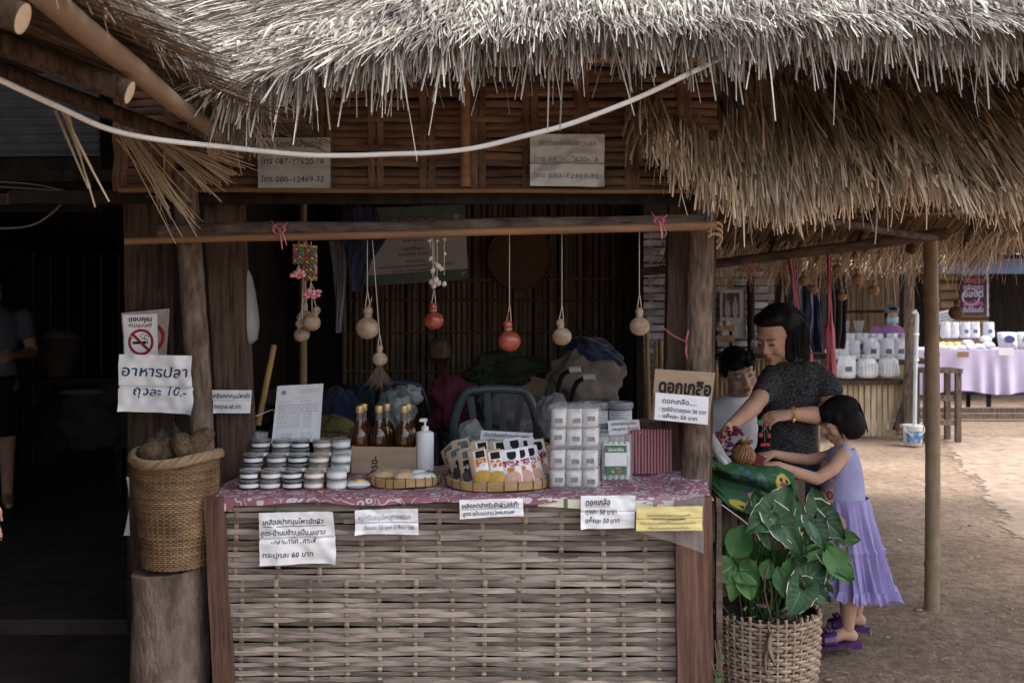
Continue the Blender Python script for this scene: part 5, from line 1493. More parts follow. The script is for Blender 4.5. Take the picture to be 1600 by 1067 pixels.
# heaps of bags, cloth and sacks
def heap(name, label, cat, px_, py_, Y, d, mat, seed, rz=0, amp=.28, fl=.8):
    c = P(px_, py_, Y)
    def fn(u, v):
        a = 2 * math.pi * u; b = math.pi * (v - .5)
        x, y, z = math.cos(a) * math.cos(b), math.sin(a) * math.cos(b), math.sin(b)
        k = 1 + amp * n3((x * 1.6, y * 1.6, z * 1.6), 1, seed) + amp * .5 * n3((x * 4, y * 4, z * 4), 1, seed + 3) - amp * .45 * abs(n3((x * 5 + z * 2, y * 5, z * 2.2), 1, seed + 6))
        p = V((x * d[0] / 2 * k, y * d[1] / 2 * k, max(z, -fl) * d[2] / 2 * k))
        return c + Matrix.Rotation(rz, 3, 'Y') @ p
    return tag(MB().grid(fn, 64, 34).build(name, mat), label, cat)
m_gbag = M('grey green plastic bag', (.12, .15, .155), (.20, .235, .24), sc=7, rough=.3, spec=.6, bump=.5, bsc=22)
m_wbag = M('translucent white bag', (.26, .27, .28), (.36, .37, .38), sc=6, rough=.35, bump=.4, bsc=20)
m_maroon = M('maroon cloth', (.055, .010, .020), (.10, .018, .035), sc=5, rough=.9, bump=.3)
m_olive = M('dark olive cloth', (.022, .030, .014), (.045, .055, .028), sc=5, rough=.95, bump=.3)
m_sack = M('grey sack', (.16, .155, .16), (.25, .24, .24), sc=9, rough=.9, bump=.3)
m_tansack = M('tan canvas', (.17, .14, .115), (.25, .21, .175), sc=5, rough=.9, bump=.4, bsc=14)
heap('plastic_bag', 'grey green plastic bag heaped behind the amber bottles', 'bag', 620, 642, 4.75, (.19, .14, .22), m_gbag, 3)
heap('plastic_bag', 'pale translucent plastic bag on top of the grey green one', 'bag', 636, 618, 4.9, (.15, .12, .11), m_wbag, 5)
heap('maroon_cloth', 'crumpled maroon cloth heaped between the two plastic chairs', 'cloth', 703, 630, 5.0, (.24, .2, .30), m_maroon, 9, .2)
heap('olive_cloth', 'dark olive cloth thrown over the back of the rear chair', 'cloth', 785, 580, 5.5, (.42, .25, .20), m_olive, 12, -.12, .35)
heap('sack', 'pale grey sack seen through the slats of the plastic chair', 'sack', 790, 645, 5.5, (.36, .3, .30), m_sack, 15)
heap('sack', 'white bag low behind the card and tray of pouches', 'sack', 735, 680, 4.7, (.13, .12, .13), m_wbag, 16)
heap('tan_bundle', 'tan canvas bundle beside the handlebars at the right of the stall', 'bundle', 915, 595, 5.3, (.42, .3, .34), m_tansack, 18, -.3)
heap('navy_bundle', 'navy cloth draped over the tan canvas bundle', 'cloth', 930, 560, 5.35, (.34, .3, .2), m_navy, 20, .45)
heap('grey_sack', 'grey cloth sack left of the handlebars', 'sack', 862, 655, 4.6, (.16, .14, .24), m_sack, 22)
heap('blue_drum_cover', 'dark blue plastic heap behind the certificate sheet', 'bundle', 532, 650, 5.0, (.20, .2, .30), m_navy, 24)
heap('olive_sack', 'yellowish olive sack low behind the certificate sheet', 'sack', 518, 672, 4.6, (.20, .15, .14), M('olive sack', (.10, .08, .03), (.15, .12, .05), sc=8, rough=.9), 25)
cbx = thing('folded_carton', 'folded brown cardboard lying on the rear chair under the olive cloth', 'cardboard', P(820, 610, 5.55))
for k in range(3): MB().box(P(815 + k * 9, 600 + k * 8, 5.55 - .03 * k), (.40, .2, .012), rot=Matrix.Rotation(.25 + .08 * k, 3, 'Y') @ Matrix.Rotation(.5, 3, 'X')).build('sheet', m_card, cbx, smooth=False)
# walker frame with white grips
hb = thing('walking_frame', 'black bent tube frame with white hand grips standing behind the tubs', 'frame', (W(885, 4.7), 4.7, FZ))
m_grip = M('white grip', (.45, .44, .43), rough=.5)
for (px_, py_) in ((878, 582), (900, 594)):
    pts = [P(px_ - 2, py_ + 250, 4.7), P(px_ - 4, py_ + 90, 4.7), P(px_ - 6, py_ + 35, 4.7), P(px_ + 0, py_ + 6, 4.68), P(px_ + 16, py_ - 4, 4.66), P(px_ + 30, py_ - 5, 4.65)]
    MB().tube(smooth_path(pts), .012, 8).build('tube', m_black, hb)
    MB().tube([P(px_ + 12, py_ - 4, 4.66), P(px_ + 30, py_ - 5, 4.65)], .0165, 10).build('grip', m_grip, hb)
MB().tube([P(872, 660, 4.7), P(905, 672, 4.7)], .010, 8).tube([P(874, 640, 4.7), P(898, 690, 4.7)], .008, 8).build('cross_tube', m_black, hb)

# ================================================================== TALL BASKET WITH FISH FOOD ON A STUMP
sx_, sY = W(257, 3.42), 3.46
sz = H(890, 3.42)
stp = thing('tree_stump', 'pale grey tree stump carrying the tall bamboo basket', 'stump', (sx_, sY, 0))
def stump(u, v):
    a = 2 * math.pi * u
    r = .128 * (1 + .05 * math.sin(3 * a + 1) + .04 * n3((math.cos(a) * 2, math.sin(a) * 2, v * 5)) + .006 * math.sin(v * 22 + 1.5 * math.sin(a)) + .03 * n3((math.cos(a) * 7, math.sin(a) * 7, v * 9), 1, 4)) * (1.03 - .06 * v + .05 * (1 - v) ** 4)
    return V((sx_ + r * math.cos(a), sY + r * math.sin(a), sz * v + .012 * math.sin(a + 1) * v))
m_stump = M('grey stump bark', (.06, .043, .034), (.21, .16, .13), sc=9, st=(1.4, 1.4, .6), rough=.95, bump=.9, bsc=60)
MB().grid(stump, 56, 40).build('trunk', m_stump, stp)
MB().add([stump(i / 56, 1) for i in range(56)], [tuple(range(56))]).build('cut_top', m_log, stp, smooth=False)
bsk = thing('tall_basket', 'tall woven bamboo basket with wavy rim standing on the tree stump', 'basket', (W(270, 3.42), 3.46, sz + .012))
bc = ORG[bsk.name]; bh = H(722, 3.42) - sz
def prof_r(t): return .112 + .028 * min(1, t * 1.4) - .001 * t
m_bask = M('brown fine weave', (.11, .063, .033), (.23, .15, .085), sc=7, rough=.65, bump=.3)
def finew(u, v):
    a = 2 * math.pi * u; r = prof_r(v)
    return bc + V((r * math.cos(a), r * math.sin(a) , bh * v))
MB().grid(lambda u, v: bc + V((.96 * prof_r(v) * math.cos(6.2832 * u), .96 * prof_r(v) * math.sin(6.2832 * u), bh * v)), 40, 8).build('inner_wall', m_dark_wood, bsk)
mb = MB(); nr = 52; ns = 76
for r_ in range(nr):
    z = bh * (r_ + .5) / nr; pts = []
    for k in range(ns + 1):
        a = 2 * math.pi * k / ns
        rr = prof_r((r_ + .5) / nr) + .0026 * (1 if (k + r_) % 2 else -1)
        pts.append(bc + V((rr * math.cos(a), rr * math.sin(a), z)))
    mb.tube(pts, bh / nr * .52, 4, cap=False)
tag(mb.build('weavers', M('fine bamboo weaver', (.105, .062, .033), (.27, .18, .10), sc=9, st=(1, 1, 2), isl=.3, rough=.6)  , bsk), kind='stuff')
mb = MB()
for k in range(38):
    a = 2 * math.pi * (k + .5) / 38
    mb.tube([bc + V((prof_r(t) * math.cos(a), prof_r(t) * math.sin(a), bh * t)) for t in (0, .2, .5, .8, 1)], .0034, 4)
mb.build('stakes', m_bask, bsk)
def wavy(u, off=0, lift=0, rr=.146):
    a = 2 * math.pi * u
    return bc + V(((rr + off) * math.cos(a), (rr + off) * math.sin(a), bh - .008 + .012 * math.sin(2 * a + 2.2) + lift))
m_rim = M('rim withies', (.17, .11, .065), (.32, .23, .145), sc=12, rough=.65, bump=.2, var=.15)
for k in range(7):
    pts = [wavy(i / 60, .010 * math.cos(2 * math.pi * (i / 60 * 9 + k / 7)), .014 * math.sin(2 * math.pi * (i / 60 * 9 + k / 7)) + .012) for i in range(61)]
    MB().tube(pts, .0052, 6).build('rim_withy', m_rim, bsk)
def wrinkle_(mb, i):
    mb.v = [tuple(V(p) + V((n3(p, 28, i), n3(p, 28, i + 5), n3(p, 28, i + 9))) * .014) for p in mb.v]
    return mb
# bags of pellets inside
m_pel = M('brown fish pellets', (.035, .020, .010), (.15, .09, .045), sc=110, rough=.7, bump=.8)
m_filmb = M('shiny bag', (.30, .27, .22), rough=.07, alpha=.055, spec=.8, bump=.5, bsc=60)
for i, (px_, py_, d, rz) in enumerate([(236, 708, (.085, .08, .10), .4), (260, 710, (.085, .08, .115), -.15), (287, 703, (.075, .08, .12), -.35), (308, 700, (.075, .08, .11), -.1), (319, 682, (.06, .06, .08), .2)]):
    Y = 3.43 + .03 * (i % 2) + (.06 if i == 4 else 0)
    g = thing('fish_food_bag', ['leftmost knotted bag of brown fish pellets in the tall basket', 'second bag of brown fish pellets from the left in the tall basket', 'middle bag of brown fish pellets standing in the tall basket', 'bag of brown fish pellets at the right of the tall basket', 'small bag of pellets leaning on the log at the back of the tall basket'][i], 'bag', P(px_, py_ + 22, Y), 'bags of fish food in the tall basket')
    c = P(px_, py_, Y); Rm = Matrix.Rotation(rz, 3, 'Y')
    wrinkle_(MB().ell(c, (d[0] / 2, d[1] / 2, d[2] / 2), rot=Rm, nu=24, nv=18), i).build('pellets', m_pel, g)
    mb = MB()
    def film(u, v):
        a = 2 * math.pi * u; b = math.pi * (v - .5)
        k = 1.06 + .10 * n3((math.cos(a) * 3, math.sin(a) * 3, v * 5 + i))
        z = math.sin(b)
        q = V((math.cos(a) * math.cos(b) * d[0] / 2 * k, math.sin(a) * math.cos(b) * d[1] / 2 * k, z * d[2] / 2 * k + (.035 * max(0, v - .9) * 10 if v > .9 else 0)))
        return c + Rm @ q
    mb.grid(film, 26, 18).build('bag', m_filmb, g)

# ================================================================== INSIDE THE SHACK
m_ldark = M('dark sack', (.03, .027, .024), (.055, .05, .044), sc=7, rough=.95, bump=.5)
SFZ = .12
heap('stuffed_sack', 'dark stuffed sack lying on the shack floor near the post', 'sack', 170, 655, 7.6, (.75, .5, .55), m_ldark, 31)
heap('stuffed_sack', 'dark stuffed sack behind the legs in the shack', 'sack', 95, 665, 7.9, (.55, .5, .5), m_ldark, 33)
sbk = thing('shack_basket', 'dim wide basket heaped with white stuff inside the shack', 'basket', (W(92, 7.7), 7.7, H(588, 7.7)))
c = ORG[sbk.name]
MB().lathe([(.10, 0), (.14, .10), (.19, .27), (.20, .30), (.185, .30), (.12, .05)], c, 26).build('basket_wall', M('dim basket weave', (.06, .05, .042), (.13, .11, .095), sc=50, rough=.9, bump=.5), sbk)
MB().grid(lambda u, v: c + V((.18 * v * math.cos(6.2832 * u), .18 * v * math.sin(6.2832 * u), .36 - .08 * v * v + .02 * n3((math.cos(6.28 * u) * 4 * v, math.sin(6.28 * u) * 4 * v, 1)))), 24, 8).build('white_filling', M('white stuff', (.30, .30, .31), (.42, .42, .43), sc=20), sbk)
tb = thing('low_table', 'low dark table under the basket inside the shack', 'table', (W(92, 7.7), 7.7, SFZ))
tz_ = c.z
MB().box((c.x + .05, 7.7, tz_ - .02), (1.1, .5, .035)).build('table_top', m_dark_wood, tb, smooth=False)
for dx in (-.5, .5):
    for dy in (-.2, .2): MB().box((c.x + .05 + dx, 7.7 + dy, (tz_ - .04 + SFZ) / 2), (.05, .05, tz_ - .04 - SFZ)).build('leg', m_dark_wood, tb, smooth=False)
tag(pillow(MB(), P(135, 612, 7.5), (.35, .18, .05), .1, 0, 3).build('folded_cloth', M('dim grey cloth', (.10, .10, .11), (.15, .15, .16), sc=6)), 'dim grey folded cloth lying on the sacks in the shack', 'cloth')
# ================================================================== PEOPLE
m_skin = M('skin', (.42, .24, .165), (.49, .29, .205), sc=26, rough=.62, spec=.22, sss=.08, bump=.12, bsc=180, lo=.3, hi=.75)
m_skin_k = M('child skin', (.43, .25, .17), (.50, .305, .215), sc=26, rough=.62, spec=.22, sss=.08, bump=.12, bsc=180, lo=.3, hi=.75)
m_skin_m = M('light skin', (.52, .33, .245), (.58, .385, .29), sc=26, rough=.62, spec=.22, sss=.08, bump=.12, bsc=180, lo=.3, hi=.75)
m_hair = M('black hair', (.003, .0025, .003), (.010, .008, .0075), sc=45, st=(6, 6, .5), rough=.6, spec=.12, bump=.5)
m_lip = M('lips', (.32, .10, .085), rough=.4)
m_eye = M('dark lashes', (.012, .010, .010), rough=.5)
m_eyew = M('eye white', (.55, .52, .5), rough=.3)
def Rhead(yaw, pitch, roll=0):
    return Matrix.Rotation(R(yaw), 3, 'Z') @ Matrix.Rotation(R(pitch), 3, 'X') @ Matrix.Rotation(R(roll), 3, 'Y')
def head_into(mb, c, Rm, s, child=False):
    def E(p, r, nu=18, nv=12): mb.ell(V(c) + Rm @ (V(p) * s), tuple(q * s for q in r), rot=Rm, nu=nu, nv=nv)
    E((0, .012, .03), (.074, .094, .085), 24, 16)
    E((0, -.025, -.025), (.062, .068, .080), 24, 16)
    E((0, -.038, -.070), (.046 if not child else .05, .046, .038))
    E((0, -.066, -.092), (.020, .018, .016))
    E((0, -.075, .028), (.050, .018, .014))
    for sx in (-1, 1):
        E((sx * .036, -.062, -.035), (.026, .024, .026))
        E((sx * .044, -.035, -.060), (.022, .03, .03))
        E((sx * .073, .008, -.012), (.010, .018, .029))
        E((sx * .030, -.078, .000), (.017, .010, .010))
        E((sx * .010, -.094, -.037), (.009, .011, .008))
    mb.tube([V(c) + Rm @ (V(p) * s) for p in ((0, -.083, .018), (0, -.093, -.008), (0, -.104, -.030), (0, -.094, -.043))], [q * s for q in (.007, .0085, .012, .008)], 10)
    E((0, -.084, -.060), (.025, .012, .008)); E((0, -.083, -.071), (.021, .012, .008))
def face_parts(c, Rm, s, o, open_=0.0):
    def T(p): return V(c) + Rm @ (V(p) * s)
    for sx in (-1, 1):
        mb = MB().tube([T((sx * .015, -.0875, -.003)), T((sx * .024, -.0905, -.0055 + .002)), T((sx * .034, -.0885, -.005 + .002)), T((sx * .045, -.080, -.001))], [.0010 * s, .0022 * s, .0024 * s, .0012 * s], 6)
        mb.build('eyelashes', m_eye, o)
        if open_:
            MB().ell(T((sx * .030, -.0815, -.002)), (.013 * s, .009 * s, .0055 * s), rot=Rm).build('eye', m_eyew, o)
            MB().ell(T((sx * .030, -.0885, -.002)), (.0055 * s, .003 * s, .0052 * s), rot=Rm).build('iris', m_eye, o)
        MB().tube([T((sx * .013, -.0915, .019)), T((sx * .028, -.092, .0245)), T((sx * .042, -.085, .023)), T((sx * .052, -.073, .017))], [.0018 * s, .003 * s, .0026 * s, .001 * s], 6, flat=.6).build('eyebrow', m_hair, o)
    mb = MB().ell(T((0, -.0905, -.0615)), (.021 * s, .0065 * s, .0048 * s), rot=Rm).ell(T((0, -.0895, -.0705)), (.0175 * s, .0065 * s, .0055 * s), rot=Rm)
    mb.build('lips', m_lip, o)
def limb(mb, pts, rad, n=14):
    pts = [V(p) for p in pts]
    mb.tube(pts, rad, n)
    for p, r in ((pts[0], rad[0]), (pts[-1], rad[-1])): mb.ell(p, r, nu=12, nv=8)
    for p, r in zip(pts[1:-1], rad[1:-1]): mb.ell(p, r, nu=12, nv=8)
def loft(mb, secs, yaw=0, n=28, p=2.3):
    c_, s_ = math.cos(R(yaw)), math.sin(R(yaw)); vs = []; fs = []
    for c, hw, hd in secs:
        for k in range(n):
            a = 2 * math.pi * k / n
            ca, sa = math.cos(a), math.sin(a)
            x = math.copysign(abs(ca) ** (2 / p), ca) * hw; y = math.copysign(abs(sa) ** (2 / p), sa) * hd
            vs.append((c[0] + x * c_ - y * s_, c[1] + x * s_ + y * c_, c[2]))
    m = len(secs)
    for i in range(m - 1):
        for k in range(n): fs.append((i * n + k, i * n + (k + 1) % n, (i + 1) * n + (k + 1) % n, (i + 1) * n + k))
    fs += [tuple(range(n))[::-1], tuple((m - 1) * n + k for k in range(n))]
    if secs[0][0][2] > secs[-1][0][2]: fs = [f[::-1] for f in fs]
    mb.add(vs, fs)
def hand_into(mb, w, f, nrm, side, s=1.0, curls=(.25, .3, .35, .4), spread=.10, thumb=(.65, .65, .25)):
    f = V(f).normalized(); nrm = V(nrm); nrm = (nrm - f * nrm.dot(f)).normalized(); t = f.cross(nrm) * side
    w = V(w)
    B_ = Matrix((t, f, nrm)).transposed()
    mb.ell(w + f * .045 * s, (.036 * s, .052 * s, .0155 * s), rot=B_, nu=16, nv=12)
    mb.tube([w - f * .02 * s, w + f * .02 * s, w + f * .05 * s], [.024 * s, .024 * s, .018 * s], 12)
    for i in range(4):
        off = (.0275 - .0185 * i)
        p = w + (f * (.080 - .004 * abs(i - 1)) + t * off) * s
        d = (f + t * spread * (1.5 - i) * 1.0).normalized()
        ax = d.cross(nrm).normalized()
        pts = [p - d * .02 * s, p]; L_ = (.074, .082, .076, .060)[i] * s
        dd = d.copy()
        for k, fr in enumerate((.45, .32, .23)):
            dd = Matrix.Rotation(curls[i], 3, ax) @ dd
            pts.append(pts[-1] + dd * L_ * fr)
        limb(mb, pts, [q * s for q in (.0085, .0085, .0078, .007, .0058)], 10)
    p = w + (f * .018 + t * .026) * s
    d = (f * thumb[0] + t * thumb[1] + nrm * thumb[2]).normalized()
    d2 = (f * .9 + t * .2 + nrm * .35).normalized()
    limb(mb, [p, p + d * .032 * s, p + (d * .032 + d2 * .025) * s, p + (d * .032 + d2 * .048) * s], [q * s for q in (.0125, .0105, .009, .0068)], 10)
def wrinkle(mb, amp, sc, seed=0, st=(1, 1, 1)):
    v = [V(x) for x in mb.v]
    mb.v = [tuple(p + V((n3((p.x * st[0], p.y * st[1], p.z * st[2]), sc, seed), n3((p.x * st[0], p.y * st[1], p.z * st[2]), sc, seed + 9), .3 * n3((p.x * st[0], p.y * st[1], p.z * st[2]), sc, seed + 17))) * amp) for p in v]
    return mb
def hair_strands(c, Rm, s, o, roots, dirs, lens, wid=.004, sag=.6):
    rt = np.array([tuple(V(c) + Rm @ (V(p) * s)) for p in roots]); d = np.array([tuple(Rm @ V(q)) for q in dirs])
    strands('hair_strands', rt, d, np.array(lens) * s, np.full(len(rt), wid * s), m_hair, o, sag=np.full(len(rt), sag), curl=.05, segs=4, face=(0, 1, 0), fj=.5, taper=.5, kind='stuff')

# ------------------------------------------------------------------ the girl in the lilac dress
gl = MB()
ghc, gR, gs = P(1311, 655, 4.42), Rhead(-84, 20, 0), .86
head_into(gl, ghc, gR, gs, True)
gsh_n, gsh_f = P(1316, 712, 4.33), P(1312, 708, 4.52)
limb(gl, [P(1318, 712, 4.42), P(1316, 692, 4.42), P(1312, 668, 4.42)], [.045, .034, .036])
loft(gl, [(P(1322, 812, 4.42), .098, .075), (P(1319, 775, 4.42), .086, .068), (P(1318, 742, 4.42), .085, .066), (P(1317, 714, 4.42), .085, .05), (P(1317, 702, 4.42), .05, .036)], -90)
limb(gl, [gsh_n, P(1300, 733, 4.28), P(1276, 748, 4.26)], [.035, .030, .0265])
limb(gl, [P(1276, 748, 4.26), P(1250, 740, 4.25), P(1214, 727, 4.22)], [.0265, .026, .019])
limb(gl, [gsh_f, P(1290, 714, 4.53), P(1262, 718, 4.50)], [.034, .029, .026])
limb(gl, [P(1262, 718, 4.50), P(1236, 715, 4.45), P(1208, 709, 4.36)], [.026, .025, .0185])
hand_into(gl, P(1214, 727, 4.22), (-1, .02, .02), (0, .25, -1), -1, .74, (.18, .15, .16, .18), .16, (.6, .6, .1))
hand_into(gl, P(1208, 709, 4.36), (-1, -.05, -.10), (.1, .3, -1), 1, .72, (.3, .28, .3, .3), .12, (.7, .5, .3))
for hx, kx, ax, Y, ya, d in ((1320, 1321, 1325, 4.37, 986, 0), (1332, 1334, 1338, 4.50, 962, .02)):
    limb(gl, [P(hx, 815, Y), P(kx, 900, Y), P(kx + 5, 930, Y + .01), P(ax, ya - 8, Y)], [.060, .043, .042, .027], 16)
    a = P(ax, ya, Y); a.z = max(a.z, .065)
    limb(gl, [a + V((.018, 0, -.018)), a + V((-.03, 0, -.012)), a + V((-.085, 0, -.036)), a + V((-.125, 0, -.042))], [.026, .027, .023, .014], 12)
    for k in range(5): gl.ell(a + V((-.125 + .004 * abs(k - 1), -.022 + .011 * k, -.042)), (.013, .0065, .008))
girl = remesh(gl, .0045, 5).build('person', m_skin_k, origin=(W(1330, 4.42), 4.42, 0))
tag(girl, 'small girl with black bob hair in a lilac sleeveless dress reaching over the display', 'person')
face_parts(ghc, gR, gs, girl, .6)
hm = MB()
def HE(mb, c, Rm, s, p, r): mb.ell(V(c) + Rm @ (V(p) * s), tuple(q * s for q in r), rot=Rm, nu=22, nv=16)
for p, r in (((0, .018, .032), (.088, .104, .090)), ((0, -.055, .055), (.068, .048, .045)), ((0, .060, -.030), (.080, .062, .085)), ((.060, .034, -.030), (.036, .070, .085)), ((-.060, .034, -.030), (.036, .070, .085)), ((0, .045, -.085), (.082, .066, .035)), ((.064, -.022, .022), (.026, .036, .05)), ((-.064, -.022, .022), (.026, .036, .05))): HE(hm, ghc, gR, gs, p, r)
hm = wrinkle(remesh(hm, .006, 6), .003, 30, 3, (1, 1, .3))
ho = hm.build('hair', m_hair, girl)
n_ = 700; rs = []; ds = []; ls = []
for k in range(n_):
    a = U(-2.6, 2.6); zz = U(-.03, .10)
    q = math.sqrt(max(.05, 1 - ((zz - .032) / .092) ** 2)) if zz > .032 else 1.0
    x, y = math.sin(a) * .0925 * q, .018 + math.cos(a) * .108 * q
    if y < -.05 and abs(x) < .075: continue
    rs.append((x, y, zz)); ds.append((-math.sin(a) * .03, -math.cos(a) * .06, -1)); ls.append(U(.05, .085) if zz < .04 else U(.06, .10))
for k in range(160):
    x = U(-.065, .065); rs.append((x, -.088 + abs(x) * .5, .075)); ds.append((x * 1.5, -.35, -1)); ls.append(U(.045, .065))
hair_strands(ghc, gR, gs, girl, rs, ds, ls, .0035, .0)
m_lil = M('lilac cotton', (.30, .29, .50), (.36, .35, .57), sc=6, rough=.85, bump=.08)
m_tulle = M('violet tulle', (.24, .20, .44), (.34, .295, .56), sc=10, st=(3, 3, .5), rough=.8, sheen=.3)
m_tulle2 = M('violet hem ruffle', (.29, .245, .52), (.38, .33, .61), sc=20, rough=.8, alpha=.92)
bd_ = MB()
loft(bd_, [(P(1319, 781, 4.42), .103, .088), (P(1318, 765, 4.42), .100, .085), (P(1317, 740, 4.42), .098, .081), (P(1317, 722, 4.42), .094, .074), (P(1317, 710, 4.42), .084, .064), (P(1318, 700, 4.42), .066, .052)], -90)
limb(bd_, [P(1321, 712, 4.345), P(1320, 700, 4.365)], [.026, .022]); limb(bd_, [P(1321, 712, 4.495), P(1320, 700, 4.475)], [.026, .022])
wrinkle(remesh(bd_, .006, 6), .004, 16, 2).build('dress_bodice', m_lil, girl)
def skirt(u, v):
    a = 2 * math.pi * u
    c = V((W(1320, 4.42), 4.42, H(776, 4.42))).lerp(V((W(1341, 4.42), 4.42, H(922, 4.42))), v)
    hw = .105 + .05 * v; hd = .080 + .024 * v
    fold = (.012 + .016 * v) * v ** .5 * math.sin(a * 13 + 2 * math.sin(a * 3) + v * 2) + .010 * v * math.sin(a * 29)
    fold *= .55 + .8 * abs(n3((math.sin(a) * 2.2, math.cos(a) * 2.2, v * 1.5)) + .35)
    seam = .010 if .50 < v < .54 else 0
    hw += fold + seam; hd += fold + seam
    return c + V((-math.sin(a) * hd * 1.25, math.cos(a) * hw, 0))
MB().grid(skirt, 150, 30).build('skirt', m_tulle, girl)
def ruff(u, v):
    a = 2 * math.pi * u; p = skirt(u, .97)
    out = V((p.x - W(1340, 4.42), p.y - 4.42, 0)).normalized()
    return p + out * (.004 + .018 * v + .009 * v * math.sin(a * 46 + math.sin(a * 7) * 3)) + V((0, 0, .016 - .045 * v + .008 * v * math.sin(a * 31)))
MB().grid(ruff, 420, 4).build('hem_ruffle', m_tulle2, girl)
# printed front panel with flowers
def fl_extra(N, L, tc, out):
    v = N.new('ShaderNodeTexVoronoi'); v.inputs['Scale'].default_value = 17
    L.new(tc.outputs['Object'], v.inputs['Vector'])
    cr = N.new('ShaderNodeValToRGB'); cr.color_ramp.interpolation = 'CONSTANT'; e = cr.color_ramp.elements
    cols = [(0, (.60, .30, .03)), (.16, (.48, .08, .25)), (.36, (.62, .60, .66)), (.5, (.62, .45, .12)), (.62, (.36, .33, .58))]
    e[0].position = 0; e[0].color = (*cols[0][1], 1); e[1].position = cols[1][0]; e[1].color = (*cols[1][1], 1)
    for p_, c_ in cols[2:]:
        q = e.new(p_); q.color = (*c_, 1)
    L.new(v.outputs['Distance'], cr.inputs[0]); return cr.outputs[0]
m_flw = M('flower print', (.5, .4, .5), rough=.8, extra=fl_extra)
def panel(u, v):
    a = R(-150 + 105 * u)   # around the front (-X side), seen from the near side
    z0, z1 = H(781, 4.42), H(718, 4.42)
    z = z0 + (z1 - z0) * v
    return V((W(1317, 4.42) + math.sin(a) * .096 * (1 - .05 * v), 4.42 - math.cos(a) * .112 * (1 - .08 * v), z))
MB().grid(lambda u, v: panel(u, v), 20, 14).build('flower_panel', m_flw, girl)
m_shoe = M('purple jelly sandal', (.05, .015, .085), (.09, .03, .14), sc=20, rough=.25, spec=.6)
for ax, ya, Y in ((1325, 986, 4.37), (1338, 962, 4.50)):
    a = P(ax, ya, Y); a.z = max(a.z, .065)
    sh = thing('sandal', None, None, a); sh.parent = girl; sh.location = a - ORG[girl.name]
    sole = MB()
    vs = []; fs = []; n = 14
    for i in range(n + 1):
        t = i / n; x = .050 - .20 * t; w_ = .030 + .010 * math.sin(math.pi * min(1, t * 1.1)) - (.018 * max(0, t - .85) / .15)
        zt = -.040 if t < .3 else -.040 - .016 * min(1, (t - .3) / .35); zb = -.066 if (t < .25 or t > .55) else -.058
        for yy, z in ((-w_, zt), (w_, zt), (w_, zb), (-w_, zb)): vs.append(a + V((x, yy, z)))
    for i in range(n):
        for k in range(4): fs.append((i * 4 + k, i * 4 + (k + 1) % 4, i * 4 + 4 + (k + 1) % 4, i * 4 + 4 + k))
    fs += [(0, 1, 2, 3), tuple(n * 4 + k for k in (3, 2, 1, 0))]
    sole.add(vs, fs).build('sole', m_shoe, sh)
    MB().grid(lambda u, v: a + V((-.055 - .065 * v, -.040 * math.cos(math.pi * u) * (1 - .12 * v), -.052 + (.056 - .018 * v) * math.sin(math.pi * u) ** .7)), 14, 6).build('strap', m_shoe, sh, solid=.004)
    mb = MB()
    for k in range(6): mb.ell(a + V((-.088 + .013 * math.cos(k * 1.05), .013 * math.sin(k * 1.05), .005)), (.009, .009, .008))
    mb.build('flower_ornament', m_shoe, sh)

# ------------------------------------------------------------------ woman in the dark patterned t-shirt
WY = 4.62
wl = MB()
whc, wR, ws = P(1213, 524, WY - .02), Rhead(-48, 24, 2), 1.10
head_into(wl, whc, wR, ws)
limb(wl, [P(1236, 572, WY), P(1228, 552, WY), P(1218, 530, WY)], [.062, .054, .05])
loft(wl, [(P(1228, 790, WY), .16, .115), (P(1228, 740, WY), .15, .115), (P(1230, 690, WY), .12, .11), (P(1232, 640, WY), .125, .11), (P(1234, 596, WY), .135, .09), (P(1236, 572, WY), .09, .07)], -20)
sR, sL = P(1201, 592, WY - .02), P(1283, 592, WY - .04)
limb(wl, [sR, P(1190, 618, WY - .12), P(1178, 634, WY - .20)], [.046, .042, .039])
limb(wl, [P(1178, 634, WY - .20), P(1161, 650, WY - .26), P(1143, 664, WY - .32)], [.042, .036, .026])
limb(wl, [sL, P(1298, 622, WY - .10), P(1299, 652, WY - .14)], [.054, .050, .045])
limb(wl, [P(1299, 652, WY - .14), P(1268, 648, WY - .20), P(1238, 647, WY - .24)], [.045, .040, .027])
hand_into(wl, P(1143, 664, WY - .32), (-.62, -.25, -.62), (-.2, -.5, -.6), 1, 1.0, (.45, .5, .5, .5), .08, (.8, .4, .5))
hand_into(wl, P(1236, 648, WY - .24), (-1, -.10, -.05), (-.1, .5, -.85), -1, 1.02, (.55, .6, .6, .6), .07, (.85, .35, .45))
for hx in (1206, 1252):
    limb(wl, [P(hx, 770, WY), P(hx, 880, WY), P(hx + 2, 965, WY)], [.088, .062, .045])
    a = P(hx + 2, 980, WY); a.z = .05
    limb(wl, [a, a + V((-.05, -.09, -.01)), a + V((-.08, -.15, -.02))], [.04, .038, .025])
woman = remesh(wl, .0055, 5).build('person', m_skin, origin=(W(1230, WY), WY, 0))
tag(woman, 'woman in dark patterned t-shirt with gold bracelet looking down at the display', 'person')
face_parts(whc, wR, ws, woman, 0)
hm = MB()
for p, r in (((0, .032, .044), (.085, .098, .086)), ((0, .078, .02), (.075, .052, .085)), ((.058, .030, .040), (.034, .058, .060)), ((-.060, .030, .030), (.030, .056, .06)), ((0, -.034, .092), (.064, .054, .030)),
             ((.066, .060, -.045), (.026, .046, .085)), ((.062, .070, -.105), (.026, .042, .07)), ((0, .085, -.06), (.075, .035, .10)), ((-.070, .045, -.04), (.024, .045, .08)), ((.01, .070, .085), (.045, .035, .03))): HE(hm, whc, wR, ws, p, r)
